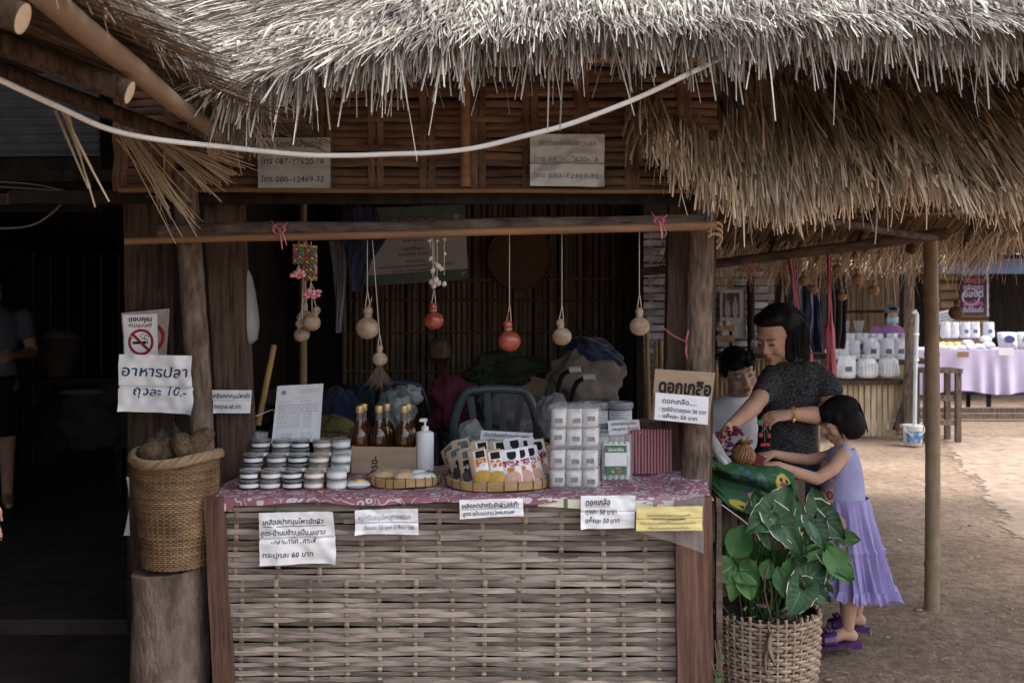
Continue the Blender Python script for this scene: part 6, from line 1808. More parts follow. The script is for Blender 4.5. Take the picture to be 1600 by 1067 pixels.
# the free hanging lock falls straight down in front of the shoulder
for k in range(7):
    q = P(1232 + k * 2.8, 516, WY - .06 + .012 * k); e = P(1231 + k * 2.6, 562 - abs(k - 2), WY - .085 + .014 * k)
    limb(hm, [q, q.lerp(e, .5), e], [.030, .026, .014])
wrinkle(remesh(hm, .0065, 5), .004, 26, 5, (1, 1, .3)).build('hair', m_hair, woman)
n_ = 260; rt = np.stack([nrs.uniform(W(1231, WY), W(1252, WY), n_), nrs.uniform(WY - .12, WY + .0, n_), nrs.uniform(H(540, WY), H(505, WY), n_)], 1)
strands('hair_strands', rt, np.stack([nrs.normal(0, .04, n_), nrs.normal(-.1, .05, n_), -np.ones(n_)], 1), nrs.uniform(.06, .13, n_), np.full(n_, .004), m_hair, woman, segs=3, curl=.05, kind='stuff')
rs = []; ds = []; ls = []
for k in range(420):
    a = U(-2.9, 2.9); zz = U(-.02, .115)
    q = math.sqrt(max(.03, 1 - ((zz - .044) / .088) ** 2)) if zz > .044 else 1.0
    x, y = math.sin(a) * .087 * q, .032 - math.cos(a) * .1 * q
    if y < -.03 and zz < .07: continue
    rs.append((x, y, zz)); ds.append((x * 1.5 + U(-.2, .2), .9 + U(-.2, .2), -.5 - (.9 if zz < .05 else 0))); ls.append(U(.04, .10))
hair_strands(whc, wR, ws, woman, rs, ds, ls, .0035, .4)
def lace_extra(N, L, tc, out):
    v = N.new('ShaderNodeTexVoronoi'); v.inputs['Scale'].default_value = 62; v.feature = 'DISTANCE_TO_EDGE'
    L.new(tc.outputs['Object'], v.inputs['Vector'])
    cr = N.new('ShaderNodeValToRGB'); e = cr.color_ramp.elements
    e[0].position = .04; e[0].color = (.012, .012, .014, 1); e[1].position = .16; e[1].color = (.058, .056, .060, 1)
    L.new(v.outputs['Distance'], cr.inputs[0]); return cr.outputs[0]
m_tee = M('dark lace print cotton', (.03, .03, .033), rough=.9, bump=.15, bsc=30, extra=lace_extra)
ts = MB()
loft(ts, [(P(1229, 712, WY), .140, .128), (P(1229, 690, WY), .134, .128), (P(1231, 660, WY), .134, .126), (P(1233, 625, WY), .142, .124), (P(1235, 596, WY), .146, .102), (P(1237, 574, WY), .122, .085), (P(1238, 563, WY), .074, .068)], -20)
limb(ts, [P(1208, 588, WY), P(1200, 602, WY - .06), P(1192, 617, WY - .11)], [.056, .056, .053])
limb(ts, [P(1272, 584, WY - .02), P(1288, 598, WY - .06), P(1296, 612, WY - .09)], [.058, .060, .058])
wrinkle(remesh(ts, .007, 6), .010, 9, 4, (1, 1, 1.8)).build('t_shirt', m_tee, woman)
m_jean = M('dark blue denim', (.012, .018, .05), (.025, .035, .085), sc=18, rough=.9, bump=.2)
jn = MB(); loft(jn, [(P(1228, 800, WY), .175, .125), (P(1228, 745, WY), .172, .125), (P(1229, 700, WY), .142, .120)], -20)
for hx in (1206, 1252): limb(jn, [P(hx, 780, WY), P(hx, 880, WY), P(hx + 2, 962, WY)], [.096, .074, .062])
wrinkle(remesh(jn, .008, 5), .006, 14, 6).build('jeans', m_jean, woman)
for hx in (1206, 1252):
    a = P(hx + 2, 980, WY); a.z = .042
    limb_ = MB(); limb(limb_, [a, a + V((-.05, -.09, -.006)), a + V((-.08, -.16, -.012))], [.045, .043, .030]); remesh(limb_, .008, 3).build('shoe', m_black, woman)
m_gold = M('gold', (.62, .38, .07), (.75, .48, .10), sc=20, rough=.25, metal=.8)
br = MB(); c = P(1239, 647, WY - .24)
for k in range(16):
    a = 2 * math.pi * k / 16
    br.tube([c + V((.006 * math.sin(t * 1.05), (.031 + .003 * math.cos(t * 1.05)) * math.cos(a + .12 * math.sin(t * 1.05)), (.031 + .003 * math.cos(t * 1.05)) * math.sin(a + .12 * math.sin(t * 1.05)))) for t in range(7)], .0026, 5)
br.build('bracelet', m_gold, woman)
# cherry charm hanging from her hand
ch = thing('cherry_charm', 'red crocheted cherry charm with green leaf dangling from the woman\'s hand', 'charm', P(1191, 700, WY - .34))
m_cher = M('red yarn', (.42, .025, .065), (.52, .05, .10), sc=90, rough=.8, bump=.5); m_yarn = M('green yarn', (.05, .14, .075), (.08, .19, .10), sc=60, rough=.9)
cY = WY - .34
MB().tube([P(1195, 657, cY), P(1194, 665, cY), P(1195, 690, cY)], .0022, 6).tube([P(1194, 666, cY), P(1189, 678, cY)], .0022, 6).tube([P(1195, 666, cY), P(1201, 679, cY)], .0022, 6).build('stem', m_yarn, ch)
for a, b, r in ((1188, 680, .0105), (1201, 681, .0105), (1196, 664, .009)): MB().ell(P(a, b, cY - .004), r).build('cherry', m_cher, ch)
mb = MB()
for k in range(5): mb.ell(P(1190 + k * 2.6, 694 + abs(k - 2) * .6, cY), (.0075, .006, .0075), nu=8, nv=6)
mb.build('flower', m_cher, ch)
MB().grid(lambda u, v: P(1183 + 11 * u, 660 + (v - .5) * 9 * math.sin(math.pi * min(1, .1 + u * .9)), cY - .006 + .004 * v), 8, 6).build('leaf', m_yarn, ch, solid=.003)

# ------------------------------------------------------------------ young man in the white t-shirt, sitting behind
MY = 5.02
ml = MB()
mhc, mR, ms = P(1154, 582, MY), Rhead(6, 9, -14), 1.04
head_into(ml, mhc, mR, ms)
limb(ml, [P(1150, 640, MY + .03), P(1154, 612, MY + .02), P(1154, 592, MY)], [.062, .055, .05])
loft(ml, [(P(1146, 795, MY + .10), .165, .12), (P(1146, 740, MY + .08), .15, .115), (P(1146, 690, MY + .05), .155, .11), (P(1146, 645, MY + .03), .165, .09), (P(1148, 625, MY + .02), .09, .07)], 8)
for sx, ex, hx in ((1098, 1090, 1112), (1192, 1204, 1176)):
    limb(ml, [P(sx, 650, MY + .02), P(ex, 710, MY), P(hx, 750, MY - .22)], [.05, .042, .03])
    hand_into(ml, P(hx, 750, MY - .22), (0, -1, -.3), (0, .2, -1), 1, 1.0)
for hx, sgn in ((1124, -1), (1170, 1)):
    k = P(hx + sgn * 8, 792, MY - .38); an = V((k.x, k.y + .02, .09))
    limb(ml, [P(hx, 800, MY + .08), k, an], [.08, .055, .04])
    limb(ml, [an + V((0, 0, -.03)), an + V((0, -.10, -.05))], [.036, .03])
man = remesh(ml, .0055, 5).build('person', m_skin_m, origin=(W(1148, MY), MY, 0))
tag(man, 'young man with short black hair and white t-shirt sitting behind the display', 'person')
face_parts(mhc, mR, ms, man, 0)
hm = MB()
for p, r in (((0, .026, .048), (.082, .096, .080)), ((0, .06, .01), (.076, .055, .075)), ((0, -.045, .078), (.066, .046, .034)), ((.066, .012, .030), (.020, .050, .045)), ((-.066, .012, .030), (.020, .050, .045)), ((.035, -.078, .058), (.035, .020, .020)), ((-.03, -.078, .060), (.04, .020, .024))): HE(hm, mhc, mR, ms, p, r)
wrinkle(remesh(hm, .006, 4), .007, 32, 8).build('hair', m_hair, man)
rs = []; ds = []; ls = []
for k in range(260):
    x = U(-.07, .07); rs.append((x, -.075 + abs(x) * .45, U(.075, .10))); ds.append((U(-.3, .3) + x * 1.0, -.65, -.7)); ls.append(U(.02, .038))
for k in range(24):
    a = U(0, 6.28); rs.append((math.cos(a) * .07, .026 + math.sin(a) * .085, .09)); ds.append((math.cos(a), math.sin(a), U(-.3, .5))); ls.append(U(.02, .045))
hair_strands(mhc, mR, ms, man, rs, ds, ls, .005, .5)
m_wtee = M('white cotton', (.76, .78, .84), (.80, .82, .87), sc=5, rough=.9, bump=.1)
ts = MB()
loft(ts, [(P(1146, 780, MY + .10), .185, .14), (P(1146, 720, MY + .07), .168, .132), (P(1146, 680, MY + .05), .175, .125), (P(1146, 648, MY + .03), .182, .105), (P(1148, 628, MY + .02), .125, .082), (P(1150, 619, MY + .02), .075, .066)], 8)
for sx, ex in ((1106, 1092), (1186, 1202)): limb(ts, [P(sx, 645, MY + .02), P(ex, 672, MY + .01), P(ex - 1, 694, MY)], [.062, .066, .066])
wrinkle(remesh(ts, .007, 6), .012, 8, 11, (1, 1, 1.5)).build('t_shirt', m_wtee, man)
sh_ = MB(); loft(sh_, [(P(1146, 815, MY + .10), .18, .14), (P(1146, 775, MY + .10), .175, .13)], 8)
for hx, sgn in ((1124, -1), (1170, 1)): limb(sh_, [P(hx, 800, MY + .08), P(hx + sgn * 8, 792, MY - .38)], [.092, .07])
remesh(sh_, .009, 4).build('shorts', m_jean, man)
sto = thing('wooden_stool', 'low wooden stool the young man sits on behind the display', 'stool', (W(1146, 5.14), 5.14, 0))
zt = H(815, 5.12) - .03
MB().box((W(1146, 5.14), 5.14, zt), (.34, .30, .035)).build('seat', m_post, sto, smooth=False)
for dx in (-.13, .13):
    for dy in (-.11, .11): MB().box((W(1146, 5.14) + dx, 5.14 + dy, (zt - .0175) / 2), (.035, .035, zt - .0175)).build('leg', m_post, sto, smooth=False)

# ------------------------------------------------------------------ figures standing further off
def figure(x, Y, z0, hgt, yaw, skin, top, bottom, label, armR=None, mask=False, hair=True, voxel=.009, sleeve=.5, extra_hair=None, pitch=10, scarf=None):
    k = hgt / 1.65
    c = Matrix.Rotation(R(yaw), 3, 'Z'); o0 = V((x, Y, z0))
    def T(p): return o0 + c @ (V(p) * k)
    b = MB()
    hc = T((0, -.02, 1.53)); Rm = Rhead(yaw, pitch); head_into(b, hc, Rm, k)
    limb(b, [T((0, .01, 1.34)), T((0, 0, 1.44)), T((0, -.01, 1.50))], [.06 * k, .052 * k, .05 * k])
    def tors(mb, g, lo): loft(mb, [(T((0, 0, lo)), (.165 + g) * k, (.115 + g) * k), (T((0, 0, 1.02)), (.14 + g) * k, (.10 + g) * k), (T((0, 0, 1.2)), (.155 + g) * k, (.105 + g) * k), (T((0, .01, 1.32)), (.165 + g) * k, (.085 + g) * k), (T((0, .01, 1.39)), (.09 + g * .5) * k, (.06 + g * .5) * k)], yaw)
    tors(b, 0, .82)
    arms = {-1: ((-.20, 0, 1.33), (-.24, .0, 1.06), (-.22, -.12, .86)), 1: ((.20, 0, 1.33), (.24, .0, 1.06), (.22, -.12, .86))}
    if armR:
        for q, a in armR.items(): arms[q] = a
    for q, (s_, e_, w_) in arms.items():
        limb(b, [T(s_), T(e_)], [.048 * k, .040 * k]); limb(b, [T(e_), T(w_)], [.040 * k, .027 * k])
        f = c @ (V(w_) - V(e_)).normalized()
        hand_into(b, T(w_), f, c @ V((-q, 0, -.2)), -q, k, spread=.14)
    for q in (-1, 1):
        limb(b, [T((q * .09, 0, .85)), T((q * .095, -.01, .47)), T((q * .095, .02, .09))], [.085 * k, .055 * k, .038 * k])
        limb(b, [T((q * .095, .03, .05)), T((q * .10, -.10, .035)), T((q * .10, -.18, .03))], [.042 * k, .036 * k, .026 * k])
    p = remesh(b, voxel, 4).build('person', skin, origin=o0); tag(p, label, 'person')
    face_parts(hc, Rm, k, p, .3)
    t = MB(); tors(t, .016, .80)
    for q, (s_, e_, w_) in arms.items(): limb(t, [T(V(s_) * V((.8, 1, 1)) if 0 else s_), V(T(s_)).lerp(T(e_), sleeve * 1.0)], [.062 * k, .058 * k])
    wrinkle(remesh(t, .011, 4), .008, 9, int(abs(x) * 7)).build('blouse', top, p)
    bt = MB(); loft(bt, [(T((0, 0, .50)), .19 * k, .16 * k), (T((0, 0, .70)), .185 * k, .145 * k), (T((0, 0, .93)), .165 * k, .125 * k)], yaw)
    remesh(bt, .012, 4).build('skirt', bottom, p)
    if hair:
        h = MB()
        for q, r in (((0, .022, .045), (.084, .098, .085)), ((0, .07, .0), (.075, .05, .085)), ((.066, .02, .0), (.02, .05, .06)), ((-.066, .02, .0), (.02, .05, .06)), ((0, -.045, .085), (.062, .045, .03))): HE(h, hc, Rm, k, q, r)
        remesh(h, .008, 4).build('hair', m_hair, p)
    if mask:
        MB().grid(lambda u, v: hc + Rm @ (V((.072 * math.sin(R(-75 + 150 * u)), -.018 - (.094 - .012 * abs(v - .45)) * math.cos(R(-75 + 150 * u)) * (1.0 if v < .8 else .95), -.02 - .075 * v)) * k), 16, 10).build('face_mask', M('blue face mask', (.22, .46, .58), (.28, .52, .64), sc=6, rough=.8), p, solid=.003)
    if scarf:
        s_ = MB(); HE(s_, hc, Rm, k, (0, .016, .060), (.092, .104, .075)); s2 = remesh(s_, .009, 3); s2.build('headscarf', scarf, p)
        for dx in (-.03, .03): MB().tube([hc + Rm @ (V((dx * .4, -.03, .125)) * k), hc + Rm @ (V((dx, -.03, .17)) * k), hc + Rm @ (V((dx * 1.3, -.03, .215)) * k)], [.018 * k, .022 * k, .006 * k], 8, flat=.5).build('scarf_knot', scarf, p)
    return p
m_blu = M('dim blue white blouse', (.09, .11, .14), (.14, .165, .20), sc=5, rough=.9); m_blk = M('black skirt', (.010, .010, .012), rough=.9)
figure(W(-12, 7.0), 7.0, SFZ, 1.66, 28, m_skin, m_blu, m_blk, 'dim figure in a pale blouse and apron holding things inside the shack', armR={1: ((.20, 0, 1.33), (.25, -.05, 1.08), (.12, -.30, 1.06)), -1: ((-.20, 0, 1.33), (-.24, -.04, 1.08), (-.08, -.30, 1.06))})
figure(-1.80, 3.02, 0, 1.66, 150, m_skin, m_blu, m_blk, 'hand of a person at the very left edge of the picture', armR={-1: ((-.20, 0, 1.33), (-.27, .02, 1.10), (-.285, -.02, .935))}, pitch=5)
m_pur = M('purple blouse', (.24, .10, .26), (.30, .14, .32), sc=5, rough=.9); m_scarf = M('patterned grey scarf', (.06, .065, .08), (.18, .19, .20), sc=40, rough=.9)
fw = figure(W(1393, 12.4), 12.4, 0, 1.56, -6, m_skin, m_pur, m_blk, 'masked woman in purple blouse and headscarf behind the far salt stall', mask=True, scarf=m_scarf, hair=True, voxel=.012)
MB().grid(lambda u, v: V((W(1381 + 18 * u, 12.2), 12.25 - .03 * math.sin(math.pi * u), H(532 + 30 * v, 12.2))), 6, 6).build('apron', M('lavender apron', (.36, .33, .60)), fw)
# ================================================================== DISPLAY TABLE WITH GREEN CLOTH
DY = 4.12
disp = thing('display_table', 'bamboo display table under the green printed cloth beside the counter', 'table', (W(1180, DY), DY + .15, 0))
for i in range(13):
    x_ = W(1112, DY) + i * .031
    MB().box((x_, DY - .005 + U(-.003, .003), .40), (.027, .01, .80), rot=Matrix.Rotation(U(-.01, .01), 3, 'Y')).build('slat', m_back_slat, disp, smooth=False)
MB().box((W(1180, DY) - .06, DY + .19, .78), (.28, .30, .02)).build('table_top', m_dark_wood, disp, smooth=False)
for dx in (-.18, .06):
    for dy in (.05, .30): MB().box((W(1180, DY) + dx, DY + dy, .40), (.04, .04, .77)).build('leg', m_post, disp, smooth=False)
g_mats = [M('green printed cotton', (.030, .088, .040), (.05, .13, .06), sc=9, rough=1, spec=.05, bump=.4, bsc=26), M('yellow print', (.42, .33, .06)), M('purple print', (.085, .05, .17)), M('blue print', (.08, .12, .30)), M('dull blue green print', (.085, .16, .15)), M('red print patch', (.36, .05, .10)), M('dark print', (.02, .02, .02))]
def gcloth(u, v):
    # v 0 = back of the display, v 1 = hanging lower edge
    top = [(1106, 715), (1140, 722), (1180, 728), (1215, 728), (1240, 740)]
    bot = [(1104, 752), (1140, 790), (1185, 812), (1215, 840), (1262, 842)]
    def ip(arr, t):
        k = t * (len(arr) - 1); i = min(int(k), len(arr) - 2); f_ = k - i
        return arr[i][0] + (arr[i + 1][0] - arr[i][0]) * f_, arr[i][1] + (arr[i + 1][1] - arr[i][1]) * f_
    a, b = ip(top, u), ip(bot, u)
    px_, py_ = a[0] + (b[0] - a[0]) * v, a[1] + (b[1] - a[1]) * v
    # bulging roll along the upper edge, then the fall
    Yb = DY - .035 - .10 * math.sin(min(1, v / .42) * math.pi) * (.5 + .5 * math.sin(math.pi * min(1, u * 1.2))) - .05 * v
    Yb += .012 * math.sin(u * 11 + v * 3) * v + .010 * n3((u * 4, v * 4, 2))
    py_ += 3 * math.sin(u * 9) * v
    Yb += .016 * abs(n3((u * 3 + v * 2, v * 6, 5))) + .006 * n3((u * 14, v * 9, 8)) + .022 * v * math.sin(u * 17 + v * 2)
    return P(px_, py_, Yb)
def gmask(u, v):
    def d(cu, cv, ru, rv): return ((u - cu) / ru) ** 2 + ((v - cv) / rv) ** 2
    if d(.33, .87, .09, .09) < 1: return 6 if d(.36, .90, .018, .02) < 1 else 1
    if d(.47, .60, .09, .13) < 1:
        if d(.47, .60, .018, .03) < 1: return 6
        return 1 if d(.47, .61, .055, .08) < 1 else 2
    if d(.83, .22, .10, .14) < 1:
        if d(.795, .17, .02, .03) < 1 or d(.87, .17, .02, .03) < 1: return 6
        return 5 if d(.83, .25, .045, .06) < 1 else 1
    if d(.83, .36, .13, .10) < 1: return 2
    if d(.90, .88, .07, .10) < 1: return 1
    if d(.05, .30, .05, .08) < 1: return 1
    for cu, cv in ((.36, .10), (.43, .16), (.33, .27), (.40, .30), (.46, .27), (.53, .32), (.29, .30)):
        if d(cu, cv, .028, .035) < 1: return 3 if n3((cu * 90, cv * 70, 1)) > -.2 else 1
    if .52 < u < .74 and .12 < v < .36 and n3((u * 5, v * 4, 3)) > -.15: return 4
    return 0
o = MB().grid(gcloth, 110, 90, mask=gmask).build('green_cloth', g_mats, solid=.003)
tag(o, 'green cotton cloth printed with yellow birds draped over the display', 'cloth')
o = MB().grid(lambda u, v: P(1104 + 90 * u, 728 - 18 * v + 5 * math.sin(u * 7), DY + .02 + .10 * v), 20, 6).build('maroon_lining', M('maroon lining', (.10, .014, .02), (.15, .02, .03), sc=9), solid=.004)
tag(o, 'dark maroon cloth lining the display above the green cloth', 'cloth')
m_foil = M('silver wrapping film', (.42, .42, .40), (.62, .62, .58), sc=14, st=(3, 3, .7), rough=.18, spec=.8, metal=.35, bump=.5)
mb = MB().tube(smooth_path([P(1106, 676, DY + .02), P(1114, 690, DY), P(1126, 712, DY - .04), P(1137, 726, DY - .06)], 5), [.018 + .010 * min(1, i / 6) for i in range(16)], 14, flat=.8)
tag(mb.build('wrapped_bouquet', m_foil), 'shiny silver film wrapped bouquet tube lying on the green display', 'bouquet')
m_purf = M('magenta dried flower', (.05, .012, .03), (.20, .03, .10), sc=40, rough=.9)
fb = thing('dried_flowers', 'cluster of dark magenta dried flowers between bouquet and wooden ornament', 'flowers', P(1142, 722, DY + .06))
for k in range(46):
    p = P(U(1122, 1163), U(668, 716), DY + U(.02, .14)); r_ = U(.006, .011)
    mb = MB()
    for j in range(4): mb.ell(p + V((U(-1, 1), U(-1, 1), U(-1, 1))) * r_ * .6, (r_, r_ * .7, r_ * .8), rot=Matrix.Rotation(U(0, 3), 3, 'X'), nu=6, nv=5)
    mb.build('bloom', m_purf if k % 4 else M('dark foliage', (.04, .045, .03), (.10, .10, .07), sc=30) if k == 0 else m_purf, fb)
m_carv = M('varnished brown fibre', (.10, .038, .012), (.34, .16, .05), sc=50, st=(1, 1, 3), rough=.3, spec=.6, bump=.5)
cr_ = thing('carved_ornament', 'glossy brown woven pouch shaped ornament beside the girl\'s hands', 'ornament', P(1163, 726, DY - .03))
c = P(1162, 712, DY + .0)
mb = MB().ell(c, (.044, .040, .042), nu=24, nv=16); mb.build('body', m_carv, cr_)
for k in range(22):
    a = 2 * math.pi * k / 22
    MB().tube([c + V((.045 * math.cos(a + t * .14) * math.sin(.5 + t * .42), .041 * math.sin(a + t * .14) * math.sin(.5 + t * .42), -.042 * math.cos(.5 + t * .42))) for t in range(6)], .0048, 5).build('strand', m_carv, cr_)
for k in range(11):
    a = 2 * math.pi * k / 11; q = c + V((.006, 0, .036))
    MB().tube([q + V((.018 * math.cos(a), .018 * math.sin(a), -.004)), q + V((.010 * math.cos(a), .010 * math.sin(a), .010)), q + V((.024 * math.cos(a) + .008, .024 * math.sin(a), .022 + .008 * (k % 3)))], [.006, .006, .004], 6).build('frill', m_carv, cr_)
# pale wire running down the side
tag(MB().tube([P(1119, 782, 3.95), P(1160, 812, 3.9), P(1186, 834, 3.85), P(1212, 862, 3.8)], .0028, 6).build('white_wire', m_white), 'thin white wire slanting from counter end into the plant', 'wire')

# ================================================================== POTTED PLANT IN WICKER BASKET
bpx, bY = 1193, 3.72
pb_ = thing('wicker_planter', 'greyish wicker basket planter standing on the earth beside the counter', 'planter', (W(bpx, bY), bY, -.01))
pc = ORG[pb_.name]; ph = H(945, bY) + .0; ph_ = ph
def pr(t): return .160 + .040 * t - .012 * math.sin(math.pi * t) * (-1)
m_wick = M('bleached wicker', (.19, .135, .096), (.42, .325, .245), sc=11, st=(2, 2, 2), rough=.8, bump=.3, var=.18)
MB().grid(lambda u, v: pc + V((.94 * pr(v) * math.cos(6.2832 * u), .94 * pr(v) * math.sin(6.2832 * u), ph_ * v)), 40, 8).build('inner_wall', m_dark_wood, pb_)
nr, ns = 27, 40
for r_ in range(nr):
    t = (r_ + .5) / nr; z = ph_ * t; pts = []; zj = U(-.002, .002)
    for k in range(ns * 3 + 1):
        a = 2 * math.pi * k / (ns * 3)
        rr = pr(t) + .0062 * math.cos(math.pi * (k / 3 + r_)) + .001 * n3((a * 3, r_, 1))
        pts.append(pc + V((rr * math.cos(a), rr * math.sin(a), z + zj + .0025 * n3((a * 2, r_ * 3, 5)))))
    MB().tube(pts, ph_ / nr * .40, 5, cap=False, flat=1.0).build('weaver', m_wick, pb_)
for k in range(ns):
    a = 2 * math.pi * k / ns + U(-.01, .01)
    if U(0, 1) < .0: continue
    MB().tube([pc + V(((pr(t) + .003 * math.cos(math.pi * (k + t * nr))) * math.cos(a), (pr(t) + .003 * math.cos(math.pi * (k + t * nr))) * math.sin(a), ph_ * t)) for t in [q / nr for q in range(nr + 1)] + [1 + U(.01, .05)]], .0058, 5).build('stake', m_wick, pb_)
MB().grid(lambda u, v: pc + V((.17 * v * math.cos(6.2832 * u), .17 * v * math.sin(6.2832 * u), ph_ - .035 + .012 * n3((math.cos(6.28 * u) * 8 * v, math.sin(6.28 * u) * 8 * v, 2)))), 40, 12).build('soil', M('potting soil', (.03, .022, .016), (.08, .06, .045), sc=40, rough=.95, bump=1), pb_)
lg = M('leaf green', (.028, .085, .018), (.05, .13, .03), sc=7, rough=.55, spec=.28, bump=.2, var=.28)
ld = M('dark variegated green', (.014, .042, .018), (.035, .078, .036), sc=9, rough=.55, spec=.28, bump=.2, var=.22)
lc = M('cream leaf margin', (.40, .42, .28), (.52, .53, .40), sc=20, rough=.5)
lv_ = M('pale leaf vein', (.040, .105, .045), (.06, .14, .065), sc=20, rough=.45)
lgrey = M('grey green leaf patch', (.045, .085, .052), (.08, .13, .085), sc=16, rough=.45)
dead = M('dry brown leaf', (.12, .085, .06), (.22, .17, .125), sc=12, rough=.9)
plant = thing('potted_plant', 'leafy plant with cream edged heart leaves growing in the wicker planter', 'plant', (W(bpx, bY), bY, ph_ - .04))
def leaf(base, tip, width, Yb, Yt, kind, fold=.25, droop=.12, heart=.3, seed=0, lean_=0.0):
    b = P(base[0], base[1], Yb); t = P(tip[0], tip[1], Yt)
    ax = (t - b); L_ = ax.length; ax.normalize()
    toc = V((0, -1, .35)).normalized(); sd_ = ax.cross(toc).normalized(); nm = sd_.cross(ax).normalized()
    sd_ = (sd_ + nm * lean_).normalized(); nm = sd_.cross(ax).normalized()
    wd = width / F * Yb / 2
    def fn(u, v):
        s_ = 2 * u - 1
        prof = math.sin(math.pi * (v ** (.62 if heart else .8) * .97 + .015)) ** .85
        hw = wd * prof * (1 + .05 * n3((v * 5, s_ > 0, seed)))
        y = v * L_ - heart * L_ * abs(s_) ** 1.6 * (1 - v) ** 2 * 1.1
        if heart: hw = wd * float(np.interp(v, (0, .1, .25, .45, .65, .85, 1), (.66, .88, 1, .88, .60, .25, .0))) * (1 + .09 * n3((v * 7, s_ * 2, seed + 2)))
        z = fold * wd * abs(s_) ** 1.3 - droop * L_ * (v - .3) ** 2 * 2 + .025 * L_ * math.sin(v * 15 + seed) * s_ ** 2 + .03 * L_ * n3((s_ * 2, v * 2, seed))
        return b + ax * y + sd_ * (s_ * hw) + nm * z
    def mk(u, v):
        s_ = 2 * u - 1
        if kind == 'v':
            if abs(s_) > .975 - .13 * max(0, n3((v * 4, s_, seed))): return 1
            if heart and n3((s_ * 1.6, v * 1.6, seed + 8)) > .34: return 3
            if abs(s_) < .3 and n3((s_ * 3, v * 1.1, seed + 21)) > .52: return 1
        if abs(s_) < .04: return 2
        q = (v - abs(s_) * .42) * 6.5
        if abs(q - round(q)) < .06 and abs(s_) < .85: return 2
        return 0
    o = MB().grid(fn, 34, 40, mask=mk).build('leaf', [ld if kind == 'v' else lg, lc, lv_, lgrey], plant)
    # petiole down to the soil
    root = V((pc.x + U(-.06, .06), pc.y + U(-.05, .05), ph_ - .04)); mid = (b + root) / 2 + V((U(-.03, .03), .03, .05))
    MB().tube(smooth_path([root, mid, b], 5), .0035, 6).build('leaf_stem', lg, plant)
V_ = [((1212, 800), (1238, 754), 62, 3.64, 3.70, 1), ((1204, 802), (1164, 832), 62, 3.56, 3.50, 2), ((1190, 790), (1178, 764), 40, 3.66, 3.72, 21), ((1216, 815), (1258, 868), 56, 3.54, 3.52, 3), ((1277, 800), (1270, 757), 50, 3.72, 3.76, 4), ((1280, 808), (1322, 842), 62, 3.62, 3.60, 5), ((1272, 818), (1290, 862), 46, 3.58, 3.55, 22), ((1196, 828), (1206, 862), 40, 3.54, 3.52, 23), ((1298, 870), (1336, 905), 44, 3.60, 3.56, 24),
      ((1256, 912), (1292, 876), 62, 3.58, 3.62, 6), ((1252, 922), (1232, 966), 58, 3.50, 3.46, 7), ((1262, 920), (1300, 940), 44, 3.52, 3.50, 25), ((1275, 925), (1300, 935), 30, 3.60, 3.60, 8), ((1268, 818), (1262, 852), 36, 3.60, 3.55, 9), ((1180, 800), (1205, 775), 46, 3.72, 3.78, 10)]
for b, t, wd, Yb, Yt, sd_ in V_: leaf(b, t, wd * .86, Yb, Yt, 'v', .34, .22, .44, sd_)
G_ = [((1140, 872), (1168, 820), 46, 3.56, 3.66, 1), ((1150, 880), (1113, 905), 44, 3.50, 3.46, 2), ((1150, 882), (1186, 912), 44, 3.50, 3.44, 3), ((1150, 890), (1143, 940), 26, 3.48, 3.44, 4), ((1158, 892), (1176, 938), 34, 3.48, 3.44, 5), ((1132, 858), (1116, 815), 30, 3.62, 3.70, 6), ((1126, 880), (1112, 846), 26, 3.64, 3.70, 7),
      ((1288, 852), (1332, 912), 42, 3.60, 3.56, 8), ((1305, 838), (1345, 843), 26, 3.72, 3.70, 9), ((1215, 885), (1228, 935), 30, 3.60, 3.56, 10), ((1200, 880), (1185, 842), 40, 3.70, 3.78, 11), ((1235, 875), (1250, 838), 40, 3.72, 3.78, 12), ((1192, 905), (1204, 872), 26, 3.58, 3.62, 13), ((1228, 905), (1238, 870), 26, 3.6, 3.66, 14), ((1172, 880), (1165, 836), 36, 3.70, 3.78, 15), ((1255, 890), (1285, 850), 40, 3.74, 3.8, 16), ((1265, 900), (1300, 880), 36, 3.76, 3.8, 17)]
for b, t, wd, Yb, Yt, sd_ in G_: leaf(b, t, wd, Yb, Yt, 'g', .3, .14, 0, sd_)
for k in range(16):
    bx_, by_ = U(1135, 1290), U(845, 925); a = U(0, 6.28); l = U(24, 44)
    leaf((bx_, by_), (bx_ + l * math.cos(a), by_ - 6 + l * .8 * math.sin(a)), U(16, 30), 3.70 + U(-.10, .10), 3.70 + U(-.12, .12), 'g' if k % 3 else 'v', .3, .15, 0 if k % 3 else .35, 40 + k)
for k in range(12):
    root = V((pc.x + U(-.13, .13), pc.y + U(-.13, .05), ph_ - .04)); tp = root + V((U(-.08, .08), U(-.04, .06), U(.1, .26)))
    MB().tube(smooth_path([root, (root + tp) / 2 + V((U(-.03, .03), 0, .02)), tp], 4), .003, 5).build('twig', dead, plant)
for k in range(26):      # dead leaves and little creepers on the rim
    p = V((pc.x + U(-.17, .13), pc.y - U(.05, .17), ph_ + U(-.02, .03))); l = U(.02, .05); a = U(0, 6.3)
    d_ = V((math.cos(a), .3 * math.sin(a), U(-.6, .5))) * l; n_ = V((0, U(-.5, .5), U(.3, 1))) * l * .3
    MB().grid(lambda u, v: p + d_ * (u - .5) + n_ * (v - .5) * math.sin(math.pi * u) + V((0, -.01 * math.sin(u * 5), 0)), 6, 3).build('dead_leaf', dead if k % 3 else lg, plant)
MB().grid(lambda u, v: P(1199 + 10 * (v - .5) * math.sin(math.pi * (u * .9 + .05)) + 4 * math.sin(u * 6), 975 + 78 * u, 3.505 - .02 * math.sin(v * 3)), 14, 6).build('dead_leaf', dead, plant)
